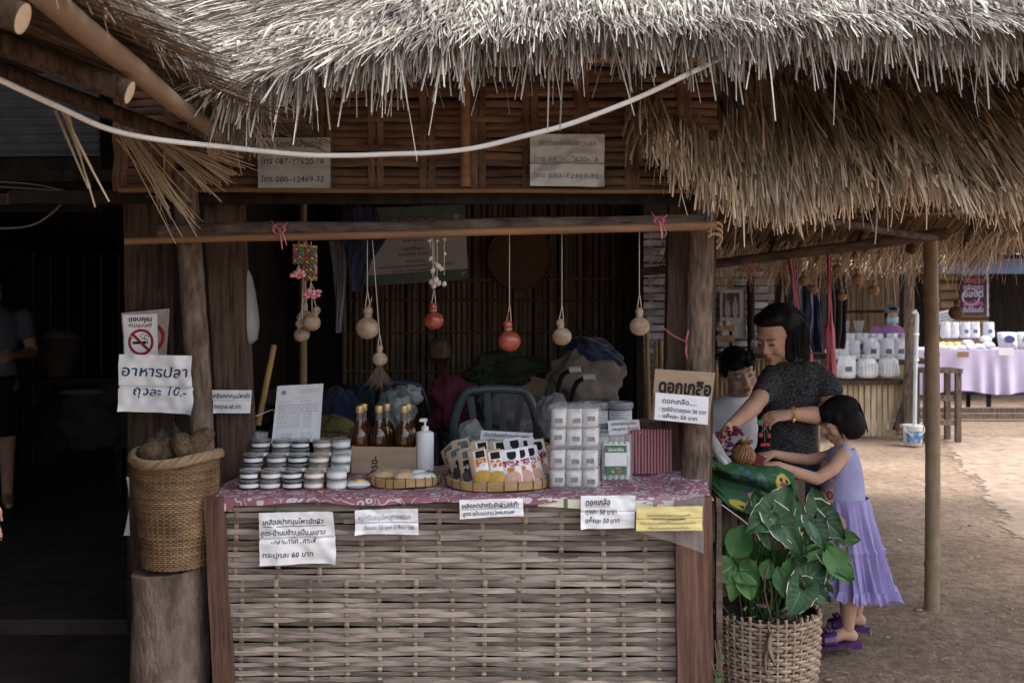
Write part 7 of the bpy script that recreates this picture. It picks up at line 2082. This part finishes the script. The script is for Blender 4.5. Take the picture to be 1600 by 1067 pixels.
MB().grid(lambda u, v: P(1206 + 12 * (v - .5) * math.sin(math.pi * (u * .9 + .05)) - 6 * math.sin(u * 4), 985 + 55 * u, 3.50 - .02 * math.sin(v * 3)), 14, 6).build('dead_leaf', dead, plant)
# small weeds on the brown counter board
wd_ = thing('creeping_weed', 'thin creeping weed climbing the end of the counter by the planter', 'weed', (W(1112, 3.36), 3.36, 0))
for s_ in range(4):
    x0 = 1116 + s_ * 3; pts = [P(x0 + U(-6, 10), 1160 - k * 32, 3.345) for k in range(5 + s_ % 2)]
    MB().tube(smooth_path(pts, 4), .0016, 5).build('stem', dead, wd_)
    for k in range(12):
        q = pts[rnd.randrange(len(pts) - 1)].lerp(pts[-1], U(0, .5)); l = U(.008, .018); a = U(0, 6.3)
        d_ = V((math.cos(a), -.3, math.sin(a))) * l
        MB().grid(lambda u, v: q + d_ * u + V((-d_.z, 0, d_.x)) * (v - .5) * math.sin(math.pi * u) * .7, 4, 2).build('leaf', lg, wd_)

# ================================================================== BEHIND THE PORCH
# pale woven bamboo wall
fence = thing('woven_fence', 'weathered pale woven bamboo wall behind the porch with a framed picture', 'wall', (W(1110, 7.6), 7.6, 0))
fx0, fx1 = W(970, 7.6), W(1250, 7.6)
m_pale = M('pale weathered slat', (.20, .185, .18), (.50, .49, .50), sc=6, st=(.5, 3, 3), rough=.85, bump=.3, var=.28)
nrow = 34
for r_ in range(nrow):
    z = .10 + 2.0 * (r_ + .5) / nrow; mb = MB(); vs = []; fs = []; n = 28; h = 2.0 / nrow * U(.36, .46); sd_ = U(0, 90)
    for i in range(n + 1):
        x = fx0 + (fx1 - fx0) * i / n; y = 7.6 + .012 * math.cos(math.pi * (i / 3.0 + r_)); dz = .008 * n3((x * 3, sd_, 2))
        vs += [(x, y, z + dz + h), (x, y - .006, z + dz), (x, y, z + dz - h)]
    for i in range(n):
        for k in range(2): fs.append((i * 3 + k, i * 3 + k + 1, i * 3 + 4 + k, i * 3 + 3 + k))
    mb.add(vs, fs).build('slat', m_pale, fence)
for k in range(9):
    x = fx0 + (fx1 - fx0) * (k + .5) / 9
    MB().box((x, 7.605, 1.08), (.03, .008, 2.1)).build('stake', m_stake, fence, smooth=False)
rpole((W(1176, 7.5), 7.5, 0), (W(1172, 7.5), 7.5, 2.1), .03, .028, 'post', m_dark_wood, fence)
MB().box(((fx0 + fx1) / 2, 7.66, 1.05), (fx1 - fx0, .02, 2.1)).build('backing', m_dark_wood, fence, smooth=False)
for i in range(6):
    a = P(1000 + i * 9, 640, 6.9); b = P(998 + i * 8 + U(-6, 10), U(500, 560) if i != 2 else 495, 7.2)
    tag(rpole((a.x, a.y, 0), b, .02, .017, 'leaning_bamboo', m_bamboo, None), ['first', 'second', 'third (tallest, dark)', 'fourth', 'fifth', 'sixth'][i] + ' bamboo stick from the left, leaning against the pale woven wall', 'bamboo stick', 'bamboo sticks leaning on the woven wall')
fr = thing('framed_picture', 'old framed picture of two standing figures hung on the pale woven wall', 'picture', P(1144, 525, 7.52))
s = Sheet([(1124, 453), (1164, 452), (1165, 528), (1128, 527)], 7.53, .004, 2)
s.paper('mount_paper', M('old grey paper', (.36, .34, .33), (.46, .44, .43), sc=7, rough=.8), fr)
MB().box(P(1143, 477, 7.505), (.175, .012, .235)).build('mat', M('frame mat', (.40, .35, .33)), fr, smooth=False)
MB().box(P(1143, 477, 7.496), (.120, .006, .185)).build('photograph', M('dark photo', (.035, .025, .03), (.09, .07, .08), sc=12), fr, smooth=False)
mb = MB()
for px_, hh in ((1137, 24), (1149, 30)):
    for q in range(2):
        c = P(px_, 494 - (hh * .38 if q == 0 else hh * .9), 7.4925)
        mb.add([c + V((math.cos(a) * (.022 if q == 0 else .010), 0, math.sin(a) * (hh * .0024 if q == 0 else .013))) for a in [k * .524 for k in range(12)]], [tuple(range(12))])
mb.build('figure_print', M('pale figure print', (.30, .25, .27)), fr, smooth=False)
# little shelf with pots
ls_ = thing('small_shelf', 'small orange brown shelf holding little pots below the framed picture', 'shelf', P(1128, 600, 7.35))
m_ow = M('orange brown wood', (.26, .13, .055), (.36, .20, .09), sc=6, rough=.6)
for y_ in (512, 529, 556): MB().box(P(1130, y_, 7.35), (.13, .16, .03 if y_ == 556 else .045)).build('shelf_board', m_ow, ls_, smooth=False)
for dx in (-.055, .055): MB().box(P(1130, 560, 7.40) + V((dx, 0, 0)), (.02, .02, .48)).build('upright', m_dark_wood, ls_, smooth=False)
MB().box((P(1130, 560, 7.40).x, 7.40, P(1130, 560, 7.4).z / 2 - .12), (.10, .10, P(1130, 560, 7.4).z - .24)).build('pedestal', m_dark_wood, ls_, smooth=False)
for i, (px_, py_) in enumerate([(1124, 508), (1134, 507), (1126, 550), (1135, 548), (1130, 590)]):
    tag(MB().lathe([(.012, 0), (.024, .008), (.028, .022), (.022, .038), (.018, .042)], P(px_, py_ + 3, 7.28), 12).build('small_pot', M('pale pot', (.30, .29, .28), (.42, .41, .40), sc=20)), ['left pale pot on the top board of the small shelf', 'right pale pot on the top board of the small shelf', 'left pale pot on the middle board of the small shelf', 'right pale pot on the middle board of the small shelf', 'pale pot lowest on the small shelf below the picture'][i], 'pot', 'little pots on the small shelf')
# low bamboo counter behind the young man
bc2 = thing('bamboo_counter', 'low bamboo slat counter behind the young man and woman', 'counter', (W(1165, 6.9), 6.9, 0))
for i in range(24):
    x_ = W(1112, 6.9) + i * .032
    MB().tube([(x_, 6.9, 0), (x_, 6.9 + U(-.004, .004), H(562, 6.9))], .0165, 6).build('bamboo_slat', m_bamboo, bc2)
MB().box((W(1195, 6.95), 7.02, H(556, 6.9)), (.90, .36, .03)).build('counter_top', m_dark_wood, bc2, smooth=False)
gj = thing('glass_jar', 'small glass jar on the low counter between the two adults', 'jar', P(1185, 553, 6.95))
MB().lathe([(.05, 0), (.055, .01), (.055, .07), (.045, .085), (.045, .10)], ORG[gj.name], 18).build('glass', m_clear, gj)
MB().lathe([(.045, .005), (.048, .012), (.048, .055)], ORG[gj.name], 16).build('contents', m_gpouch, gj)
tag(pillow(MB(), P(1203, 552, 6.95), (.20, .08, .06), 0, 0, 6).build('grey_cushion', m_sack), 'small grey bundle lying on the low bamboo counter', 'bundle')
# hanging clothes
cloth_px('brown_cloth', 'long brown cloth hanging behind the woman at left of the purple one', 'cloth', [(1211, 1230, 396), (1210, 1232, 440), (1213, 1234, 490), (1216, 1236, 540)], 6.4, M('brown cloth', (.12, .085, .05), (.17, .125, .075), sc=4, rough=.9), amp=.02)
cloth_px('purple_grey_cloth', 'long purple grey cloth hanging beside the brown one behind the woman', 'cloth', [(1231, 1247, 392), (1233, 1250, 440), (1230, 1252, 480), (1236, 1258, 545)], 6.2, M('purple grey cloth', (.15, .14, .21), (.22, .21, .29), sc=4, rough=.9), amp=.02)
cloth_px('dark_cloth', 'dark blue cloth hanging behind the knotted red ribbon', 'cloth', [(1250, 1275, 440), (1252, 1280, 480), (1254, 1282, 530), (1256, 1284, 560)], 8.0, m_navy, amp=.04)
cloth_px('black_net', 'black fibrous net hanging left of the far salt bags', 'net', [(1278, 1318, 425), (1280, 1322, 470), (1282, 1320, 520), (1284, 1318, 545)], 9.0, M('black fibre', (.02, .018, .016), (.05, .042, .035), sc=60, st=(8, 8, .5), rough=.95, bump=.6), amp=.05, folds=30, nu=80)
# small gourds along the porch edge
for i, (px_, py_, r_, mt, lb) in enumerate([(1256, 439, 8.5, m_gour, 'orange brown gourd hanging nearest the knotted purple cloth'), (1271, 452, 7.5, m_gour, 'smaller orange gourd hanging just right of the one by the purple cloth'), (1308, 420, 8, m_gourd, 'pale gourd half hidden in straw under the porch edge beside the straight ribbon'),
        (1316, 464, 7, m_gour, 'small orange gourd hanging low, right of the straight red ribbon'), (1340, 436, 9, m_gour, 'orange gourd hanging above the red chilli bags'), (1365, 454, 9, m_gour, 'orange gourd hanging to the left above the masked woman'), (1425, 389, 9.5, m_gdark, 'dark red brown gourd hanging at the top of the forked trunk post'), (1494, 489, 11.5, m_gdark, 'dark long necked gourd hanging right of the bamboo pole')]):
    gourd(px_, py_, 5.3, r_, mt, lb, 392 if i < 6 else 370, grp='gourds hanging along the porch edge')

# ------------------------------------------------------------------ far salt stall with bamboo front
fs = thing('far_stall', 'far stall with bamboo slat front, forked trunk post and dark back wall', 'market stall', (W(1360, 12), 12, 0))
FYc = 11.75
x_ = W(1296, FYc)
while x_ < W(1424, FYc):
    wd = U(.055, .085)
    MB().tube([(x_ + wd / 2, FYc, .02), (x_ + wd / 2 + U(-.006, .006), FYc, H(601, FYc))], wd / 2 * .95, 6, flat=.35, upv=(0, 1, 0)).build('bamboo_slat', M('sunlit bamboo slat', (.34, .25, .15), (.50, .40, .27), sc=5, st=(3, 3, .7), rough=.6, var=.25) if x_ == W(1296, FYc) else bpy.data.materials['sunlit bamboo slat'], fs)
    x_ += wd + .004
MB().box((W(1360, FYc), FYc + .10, H(597, FYc)), (W(1424, FYc) - W(1292, FYc), .36, .045)).build('ledge', m_post, fs, smooth=False)
MB().box((W(1360, 12.25), 12.25, H(564, 12.2)), (W(1424, 12.2) - W(1240, 12.2), .55, .05)).build('shelf', m_post, fs, smooth=False)
MB().box((W(1358, 12.02), 12.02, .55), (W(1424, 12) - W(1292, 12), .03, .62)).build('shelf_front', m_bamboo, fs, smooth=False)
for i in range(27): MB().box((W(1150, 13.8) + i * .0855, 13.8 + U(-.006, .006), 1.25), (.078, .02, 2.5)).build('wall_slat', m_back_slat, fs, smooth=False)
MB().box((W(1150, 13.8) + 1.1, 13.88, 1.5), (2.36, .05, 3.0)).build('back_wall', m_dark_wood, fs, smooth=False)
for px_ in (1385, 1300): rpole((W(px_, 13.5), 13.5, 0), (W(px_, 13.5), 13.5, 2.6), .03, .03, 'upright', m_log, fs)
MB().tube([P(1240, 488, 13.6), P(1400, 486, 13.6)], .02, 8).build('rail', m_dark_wood, fs)
mb = MB().grid(lambda u, v: V((W(1150, 13) + 3.6 * u, 10.9 + 3.2 * v, 2.45 + .9 * math.sin(math.pi * v) - .2)), 12, 8)
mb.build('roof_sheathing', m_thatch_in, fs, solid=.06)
n_ = 900; rt = np.stack([nrs.uniform(W(1150, 11), W(1480, 11), n_), nrs.normal(10.9, .05, n_), nrs.normal(2.28, .04, n_)], 1)
strands('eave_fringe', rt, np.stack([nrs.normal(0, .3, n_), nrs.uniform(-.4, .2, n_), -np.ones(n_)], 1), nrs.uniform(.12, .4, n_), nrs.uniform(.008, .016, n_), m_thatch, fs, curl=.2, kind='stuff')
# forked trunk post
rpole((W(1419, 11.6), 11.6, -.02), P(1421, 405, 11.6), .062, .055, 'trunk_post', m_log, fs, n=12, bend=.03)
rpole(P(1420, 440, 11.6), P(1462, 398, 11.6), .03, .02, 'branch', m_log, fs, bend=.02)
rpole(P(1424, 432, 11.58), P(1488, 402, 11.5), .025, .018, 'branch', m_log, fs, bend=.02)
rpole((W(1395, 11.66), 11.6, .1), P(1423, 600, 11.62), .035, .03, 'brace', m_post, fs)
# bags on the far stall
m_fbag = M('white bagged salt', (.50, .51, .53), (.66, .67, .69), sc=14, rough=.35, spec=.5, bump=.4, var=.08)
def fbag(px_, pyb, Y, w_, h_, label, grp, tag_=True, tie_=None, seed=0):
    g = thing('salt_sack', label, 'bag', P(px_, pyb, Y), grp); c = ORG[g.name]
    def fn(u, v):
        a = 2 * math.pi * u; k = (1 - abs(2 * min(v / .8, 1) - 1) ** 4) ** .5 if v < .8 else 0
        k = float(np.interp(v, (0, .05, .2, .6, .8, .9, 1), (.80, .98, 1.04, 1.02, .97 if not tie_ else .8, .92 if not tie_ else .36, .84 if not tie_ else .62)))
        r = (1 + .10 * n3((math.cos(a) * 2, math.sin(a) * 2, v * 3 + seed)) + .05 * n3((math.cos(a) * 6, math.sin(a) * 6, v * 8 + seed)))
        if v > .85: r *= 1 + .18 * math.sin(a * 7 + seed)
        return c + V((math.cos(a) * w_ / 2 * k * r, math.sin(a) * w_ * .32 * k * r, h_ * v))
    MB().grid(fn, 20, 16).build('bag', m_fbag, g)
    if tag_: MB().box(c + V((.0, -w_ * .325, h_ * .42)), (w_ * .34, .008, h_ * .22)).build('tag', m_tagp, g, smooth=False)
    if tie_:
        MB().tube([c + V((math.cos(a) * w_ * .18, math.sin(a) * w_ * .14, h_ * .84)) for a in [k * .7 for k in range(10)]], .008, 5).build('tie', m_pink, g)
        for sx in (-1, 1): MB().tube([c + V((0, -w_ * .14, h_ * .84)), c + V((sx * w_ * .2, -w_ * .2, h_ * .92)), c + V((sx * w_ * .32, -w_ * .2, h_ * .86))], .009, 5, flat=.4).build('bow', m_pink, g)
        for q in range(5): MB().box(c + V(((q - 2) * w_ * .15, -w_ * .33, h_ * .4)), (w_ * .035, .01, h_ * .5)).build('salt_stick', m_tagw, g, smooth=False)
fbag(1323, 591, FYc + .02, .22, .27, 'white salt bag with dark tag, left of two bow tied bags on the far ledge', 'salt bags on the far ledge', seed=1)
fbag(1355, 590, FYc + .03, .25, .27, 'bow tied bag of salt sticks, left of the pair on the far ledge', 'salt bags on the far ledge', False, True, 2)
fbag(1388, 589, FYc + .03, .25, .27, 'bow tied bag of salt sticks nearest the trunk post on the far ledge', 'salt bags on the far ledge', False, True, 3)
for i, px_ in enumerate((1300, 1317, 1334, 1362, 1386, 1405)):
    fbag(px_, 563, 12.15, .155 if i < 3 else .2, .24 if i < 3 else .27, f'white salt bag on the back shelf of the far stall, {["first", "second", "third", "fourth", "fifth", "sixth"][i]} from left', 'salt bags on the back shelf', i >= 3, seed=i + 5)
for i, px_ in enumerate((1308, 1325, 1345, 1368, 1394, 1412)):
    fbag(px_, 556, 12.34, .19, .28, f'white salt bag in the rear rank on the far shelf, {["first", "second", "third", "fourth", "fifth", "sixth"][i]} from left', 'salt bags in the rear rank of the far shelf', i % 2 == 0, seed=i + 40)
pk = thing('kraft_packet', 'small kraft packet standing at the left end of the far shelf', 'packet', P(1273, 552, 12.1))
MB().box(ORG[pk.name] + V((0, 0, .08)), (.12, .05, .16)).build('packet', m_kraft, pk, smooth=False); MB().box(ORG[pk.name] + V((0, -.028, .07)), (.07, .006, .07)).build('window', m_wpouch, pk, smooth=False)
m_chil = M('red dried chillies', (.16, .02, .02), (.34, .07, .06), sc=40, rough=.5, bump=.5)
for i, (px_, w_, lb) in enumerate([(1322, .16, 'slim bag of pale red dried goods behind the far salt bags'), (1342, .26, 'bulging bag of red dried chillies behind the far salt bags')]):
    g = thing('chilli_bag', lb, 'bag', P(px_, 562, 12.5), 'bags of red dried goods at the far stall'); c = ORG[g.name]
    MB().grid(lambda u, v: c + V((math.cos(6.2832 * u) * w_ / 2 * (math.sin(math.pi * (.12 + .8 * v))) , math.sin(6.2832 * u) * w_ * .35 * math.sin(math.pi * (.12 + .8 * v)), (.26 if i == 0 else .22) + v * (.0) + .30 * v - .2)), 18, 12).build('bag', m_chil, g)
    MB().grid(lambda u, v: c + V((math.cos(6.2832 * u) * w_ / 2 * (.25 + .3 * v), math.sin(6.2832 * u) * w_ * .2, .33 + .16 * v)), 14, 4).build('neck', m_film, g)
# pipe and bucket, stool
bk_ = thing('paint_bucket', 'white bucket with blue label holding a pipe beside the trunk post', 'bucket', P(1426, 695, 11.1))
c = V((W(1426, 11.1), 11.1, .005))
MB().lathe([(.092, 0), (.096, .004), (.108, .20), (.113, .20), (.113, .22), (.100, .215)], c, 26).build('bucket_wall', M('bucket white', (.50, .49, .46), (.58, .57, .54), sc=8, rough=.6), bk_)
MB().grid(lambda u, v: c + V(((.1005 + .008 * v) * math.cos(R(-150 + 110 * u)), (.1005 + .008 * v) * math.sin(R(-150 + 110 * u)), .03 + .13 * v)), 16, 1).build('label', M('bucket blue', (.05, .14, .27), (.35, .42, .5), sc=18, lo=.45, hi=.6), bk_)
MB().tube([c + V((.112 * math.cos(a), -.05 - .05 * math.sin(a), .20 - .09 * math.sin(a))) for a in [k * .314 for k in range(11)]], .004, 6).build('bail', m_white, bk_)
pp_ = thing('plastic_pipe', 'upright grey white plastic pipe standing in the bucket', 'pipe', c + V((.02, 0, .03)))
MB().tube([c + V((.02, 0, .02)), P(1430, 600, 11.1), P(1433, 492, 11.1), P(1430, 486, 11.1), P(1427, 490, 11.1)], .021, 10).build('pipe', M('pipe grey', (.42, .46, .46), (.50, .54, .54), sc=5, rough=.5), pp_)
for y_ in (520, 560): MB().tube([P(1432, y_, 11.1), P(1432, y_ + 4, 11.1)], .027, 10).build('coupling', m_white, pp_)
sl2 = thing('tall_stool', 'tall grey wooden stool behind the bamboo pole', 'stool', (W(1466, 11.4), 11.5, 0))
zt = H(579, 11.4)
MB().box((W(1464, 11.5), 11.5, zt), (.44, .36, .05)).build('seat', m_log, sl2, smooth=False)
for dx in (-.18, .18):
    for dy in (-.14, .14): MB().box((W(1464, 11.5) + dx, 11.5 + dy, zt / 2 - .0125), (.06, .05, zt - .025)).build('leg', m_log, sl2, smooth=False)
for z in (.22, .5): MB().box((W(1464, 11.5), 11.37, z), (.32, .03, .06)).build('stretcher', m_log, sl2, smooth=False)

# ------------------------------------------------------------------ table under lavender cloth and its goods
LT = 14.3
lt = thing('long_table', 'long far table standing under the lavender cloth', 'table', (W(1540, LT), LT + .4, 0))
ltz = H(546, LT)
MB().box((W(1550, LT), LT + .42, ltz - .02), (2.6, .80, .035)).build('table_top', m_post, lt, smooth=False)
for dx in (-1.1, 0, 1.1):
    for dy in (.1, .75): MB().box((W(1550, LT) + dx, LT + dy, ltz / 2 - .02), (.05, .05, ltz - .04)).build('leg', m_dark_wood, lt, smooth=False)
m_lav = M('lavender cloth', (.50, .42, .60), (.58, .50, .67), sc=4, rough=.75)
def lav(u, v):
    x = W(1408, LT) + (W(1700, LT) - W(1408, LT)) * u
    if v < .3: return V((x, LT + .85 - .86 * v / .3, ltz + .003))
    k = (v - .3) / .7
    return V((x, LT - .012 - .03 * k + .035 * k * math.sin(u * 60 + math.sin(u * 13) * 2) * (.4 + .6 * abs(math.sin(u * 9))), ltz + .003 - (.62 + .03 * math.sin(u * 15)) * k))
tag(MB().grid(lav, 160, 16).build('lavender_cloth', m_lav), 'lavender cloth covering the far table down to its foot', 'tablecloth')
for px_, py_, w_, h_, mt, lb in ((1505, 554, .16, .08, m_ow, 'small orange brown card pinned on the lavender cloth'), (1572, 549, .22, .11, m_wpouch, 'small white card pinned on the lavender cloth')):
    tag(MB().box(P(px_, py_, LT - .065), (w_, .006, h_)).build('price_card', mt, smooth=False), lb, 'card')
tag(MB().grid(lambda u, v: V((W(1500, 14.5) + 1.3 * u, 14.6 + .5 * v, .30 + .02 * math.sin(u * 30) + .05 * v)), 30, 4).build('blue_tarp', M('blue tarp', (.035, .09, .26), (.07, .15, .36), sc=8, rough=.5), solid=.03), 'folded blue tarp under the far lavender table', 'tarp')
for k in range(2): tag(MB().box((W(1560, 13.6), 13.7 + .3 * k, .05 + .05 * k), (2.4, .12, .07)).build('timber', m_log, smooth=False), ['front weathered timber lying on the ground before the lavender table', 'rear weathered timber lying on the ground before the lavender table'][k], 'timber')
pos = ['first', 'second', 'third', 'fourth', 'fifth']
for i, px_ in enumerate((1478, 1490, 1508, 1522, 1545)):
    fbag(px_, 528, LT + .62, .16, .24, f'white salt bag at the back of the lavender table, {pos[i]} from left', 'bags at the back of the lavender table', i > 1, seed=20 + i)
m_yelp = M('yellow packet', (.52, .34, .03), (.62, .45, .10), sc=20, rough=.3, spec=.6)
for i, px_ in enumerate((1472, 1484, 1496)):
    tag(pillow(MB(), P(px_, 538, LT + .25), (.13, .09, .07), U(-.2, .2), 0, i).build('yellow_packet', m_yelp), f'yellow packet on the lavender table, {pos[i]} from the bamboo pole', 'packet', 'yellow packets on the lavender table')
for i, (px_, py_) in enumerate([(1470, 545), (1486, 546), (1500, 546), (1516, 545), (1512, 538), (1530, 544), (1545, 541), (1540, 532)]):
    tag(pillow(MB(), P(px_, py_ - 2, LT + .12 + .01 * (546 - py_)), (.15, .12, .09), U(-.3, .3), .2, i + 9).build('clear_packet', m_fbag), 'clear salt packet on the lavender table, ' + ['leftmost of the front row', 'second in the front row', 'third in the front row', 'fourth in the front row', 'behind the third of the front row', 'fifth in the front row', 'rightmost of the front row', 'rearmost, beside the white bags'][i], 'packet', 'clear packets heaped on the lavender table')
m_plogo = M('purple logo', (.05, .03, .16))
for i, (px_, lb) in enumerate([(1574, 'large white bag with purple oval, standing on the lavender table'), (1603, 'large white bag with purple oval at the right edge of view')]):
    g = thing('logo_bag', lb, 'bag', P(px_, 546, LT + .15), 'large bags with purple oval logo'); c = ORG[g.name]
    pillow(MB(), c + V((0, 0, .13)), (.27, .26, .16), -.1, R(70), i).build('bag', m_fbag, g)
    Rm = Matrix.Rotation(-.1, 3, 'Z') @ Matrix.Rotation(R(70), 3, 'X')
    MB().add([c + V((0, 0, .13)) + Rm @ V((.075 * math.cos(a), .055 * math.sin(a) - .01, .092)) for a in [k * .3142 for k in range(20)]], [tuple(range(20))]).build('logo', m_plogo, g, smooth=False)
s_ = Sheet([(1467, 487), (1490, 482), (1490, 500), (1467, 507)], LT + .7, .004, 1)
o = s_.paper('price_card', m_lam); tag(o, 'grey handwritten card standing at the back of the lavender table', 'card')
mb = MB()
for k in range(3): s_.lines(mb, .1, .9, .3 + .25 * k, .1, k)
mb.build('lettering', m_ink_dark, o, smooth=False)

# ------------------------------------------------------------------ far building
BY_ = 17.5
fb_ = thing('far_shop', 'far dark shop with log wall, blue fascia board and pale roof', 'building', (W(1560, BY_), BY_ + 1, 0))
m_blue = M('faded blue board', (.085, .12, .19), (.12, .16, .24), sc=5, rough=.6)
MB().box((W(1560, 16.4), 16.4, H(416, 16.4)), (4.6, .08, .25)).build('fascia', m_blue, fb_, smooth=False)
for i in range(14):
    rpole((W(1468, BY_ - .5), BY_ - .5, .15 + .16 * i), (W(1543, BY_ - .5), BY_ - .5, .15 + .16 * i), .078, .078, 'wall_log', M('log wall', (.17, .10, .05), (.28, .18, .10), sc=6, st=(.4, 2, 2), rough=.7, bump=.2, var=.2) if i == 0 else bpy.data.materials['log wall'], fb_, n=10, seg=4)
MB().box((W(1640, BY_ + 1.5), BY_ + 1.6, 1.5), (6.5, .06, 3.0)).build('back_wall', m_dark_wood, fb_, smooth=False)
MB().box((W(1390, BY_), BY_ + .4, 1.5), (1.9, .06, 3.0)).build('side_wall', m_dark_wood, fb_, smooth=False)
MB().box((W(1580, BY_), BY_ + .3, 2.9), (6.0, 3.4, .05)).build('ceiling', m_dark_wood, fb_, smooth=False)
MB().box((W(1600, BY_), BY_ + .6, .45), (3.2, 1.2, .05)).build('bench_board', m_post, fb_, smooth=False)
for k in range(6): MB().box((W(1512, 16.3), 16.3 - .03 * k, H(402 - 4 * k, 16.3)), (.95 - .05 * k, .05, .035)).build('louvre', M('grey louvre', (.16, .15, .15), (.22, .21, .21), sc=5) if k == 0 else bpy.data.materials['grey louvre'], fb_, smooth=False)
mb = MB().grid(lambda u, v: V((W(1300, 16.2) + 6.2 * u, 16.0 + 3.6 * v, H(402, 16.2) + .06 + 1.5 * v + .02 * math.sin(u * 170))), 300, 4)
mb.build('roof_sheet', M('pale blue roof sheet', (.50, .62, .72), (.60, .71, .80), sc=2, rough=.4), fb_)
ban = thing('shop_banner', 'tall dark printed banner with pink and white lettering on the log wall', 'banner', P(1521, 490, BY_ - .62))
MB().box(P(1521, 451, BY_ - .62), (.44, .015, .86)).build('banner_sheet', M('banner dark', (.035, .022, .035), (.07, .04, .06), sc=9), ban, smooth=False)
s_ = Sheet([(1501, 413), (1541, 413), (1541, 490), (1501, 490)], BY_ - .635, .0002, 1)
mb = MB(); mb2 = MB(); mb3 = MB()
for k, (t_, v_, h_) in enumerate((('ร้านค้า', .22, .14), ('ของฝาก', .38, .16), ('เกลือภูเขา', .50, .12), ('ของดี', .66, .18), ('สมุนไพร', .84, .14), ('ยินดีต้อนรับ', .97, .14))):
    s_.text(mb2 if k % 3 == 1 else mb, t_, .10, .88, v_, h_, .03, 0, lift=.003)
s_.ring(mb3, .26, .06, 0, .16, .5, lift=.003); s_.ring(mb, .75, .12, .1, .16, .5, lift=.003); s_.ring(mb, .4, .66, .30, .36, .5, lift=.002)
mb.build('white_lettering', M('lilac white print', (.42, .36, .46)), ban, smooth=False); mb2.build('pink_lettering', M('pink banner print', (.45, .12, .20)), ban, smooth=False); mb3.build('yellow_print', m_yelp, ban, smooth=False)
rpole(P(1543, 410, BY_ - .6), P(1543, 494, BY_ - .6), .012, .012, 'banner_pole', m_white, ban)
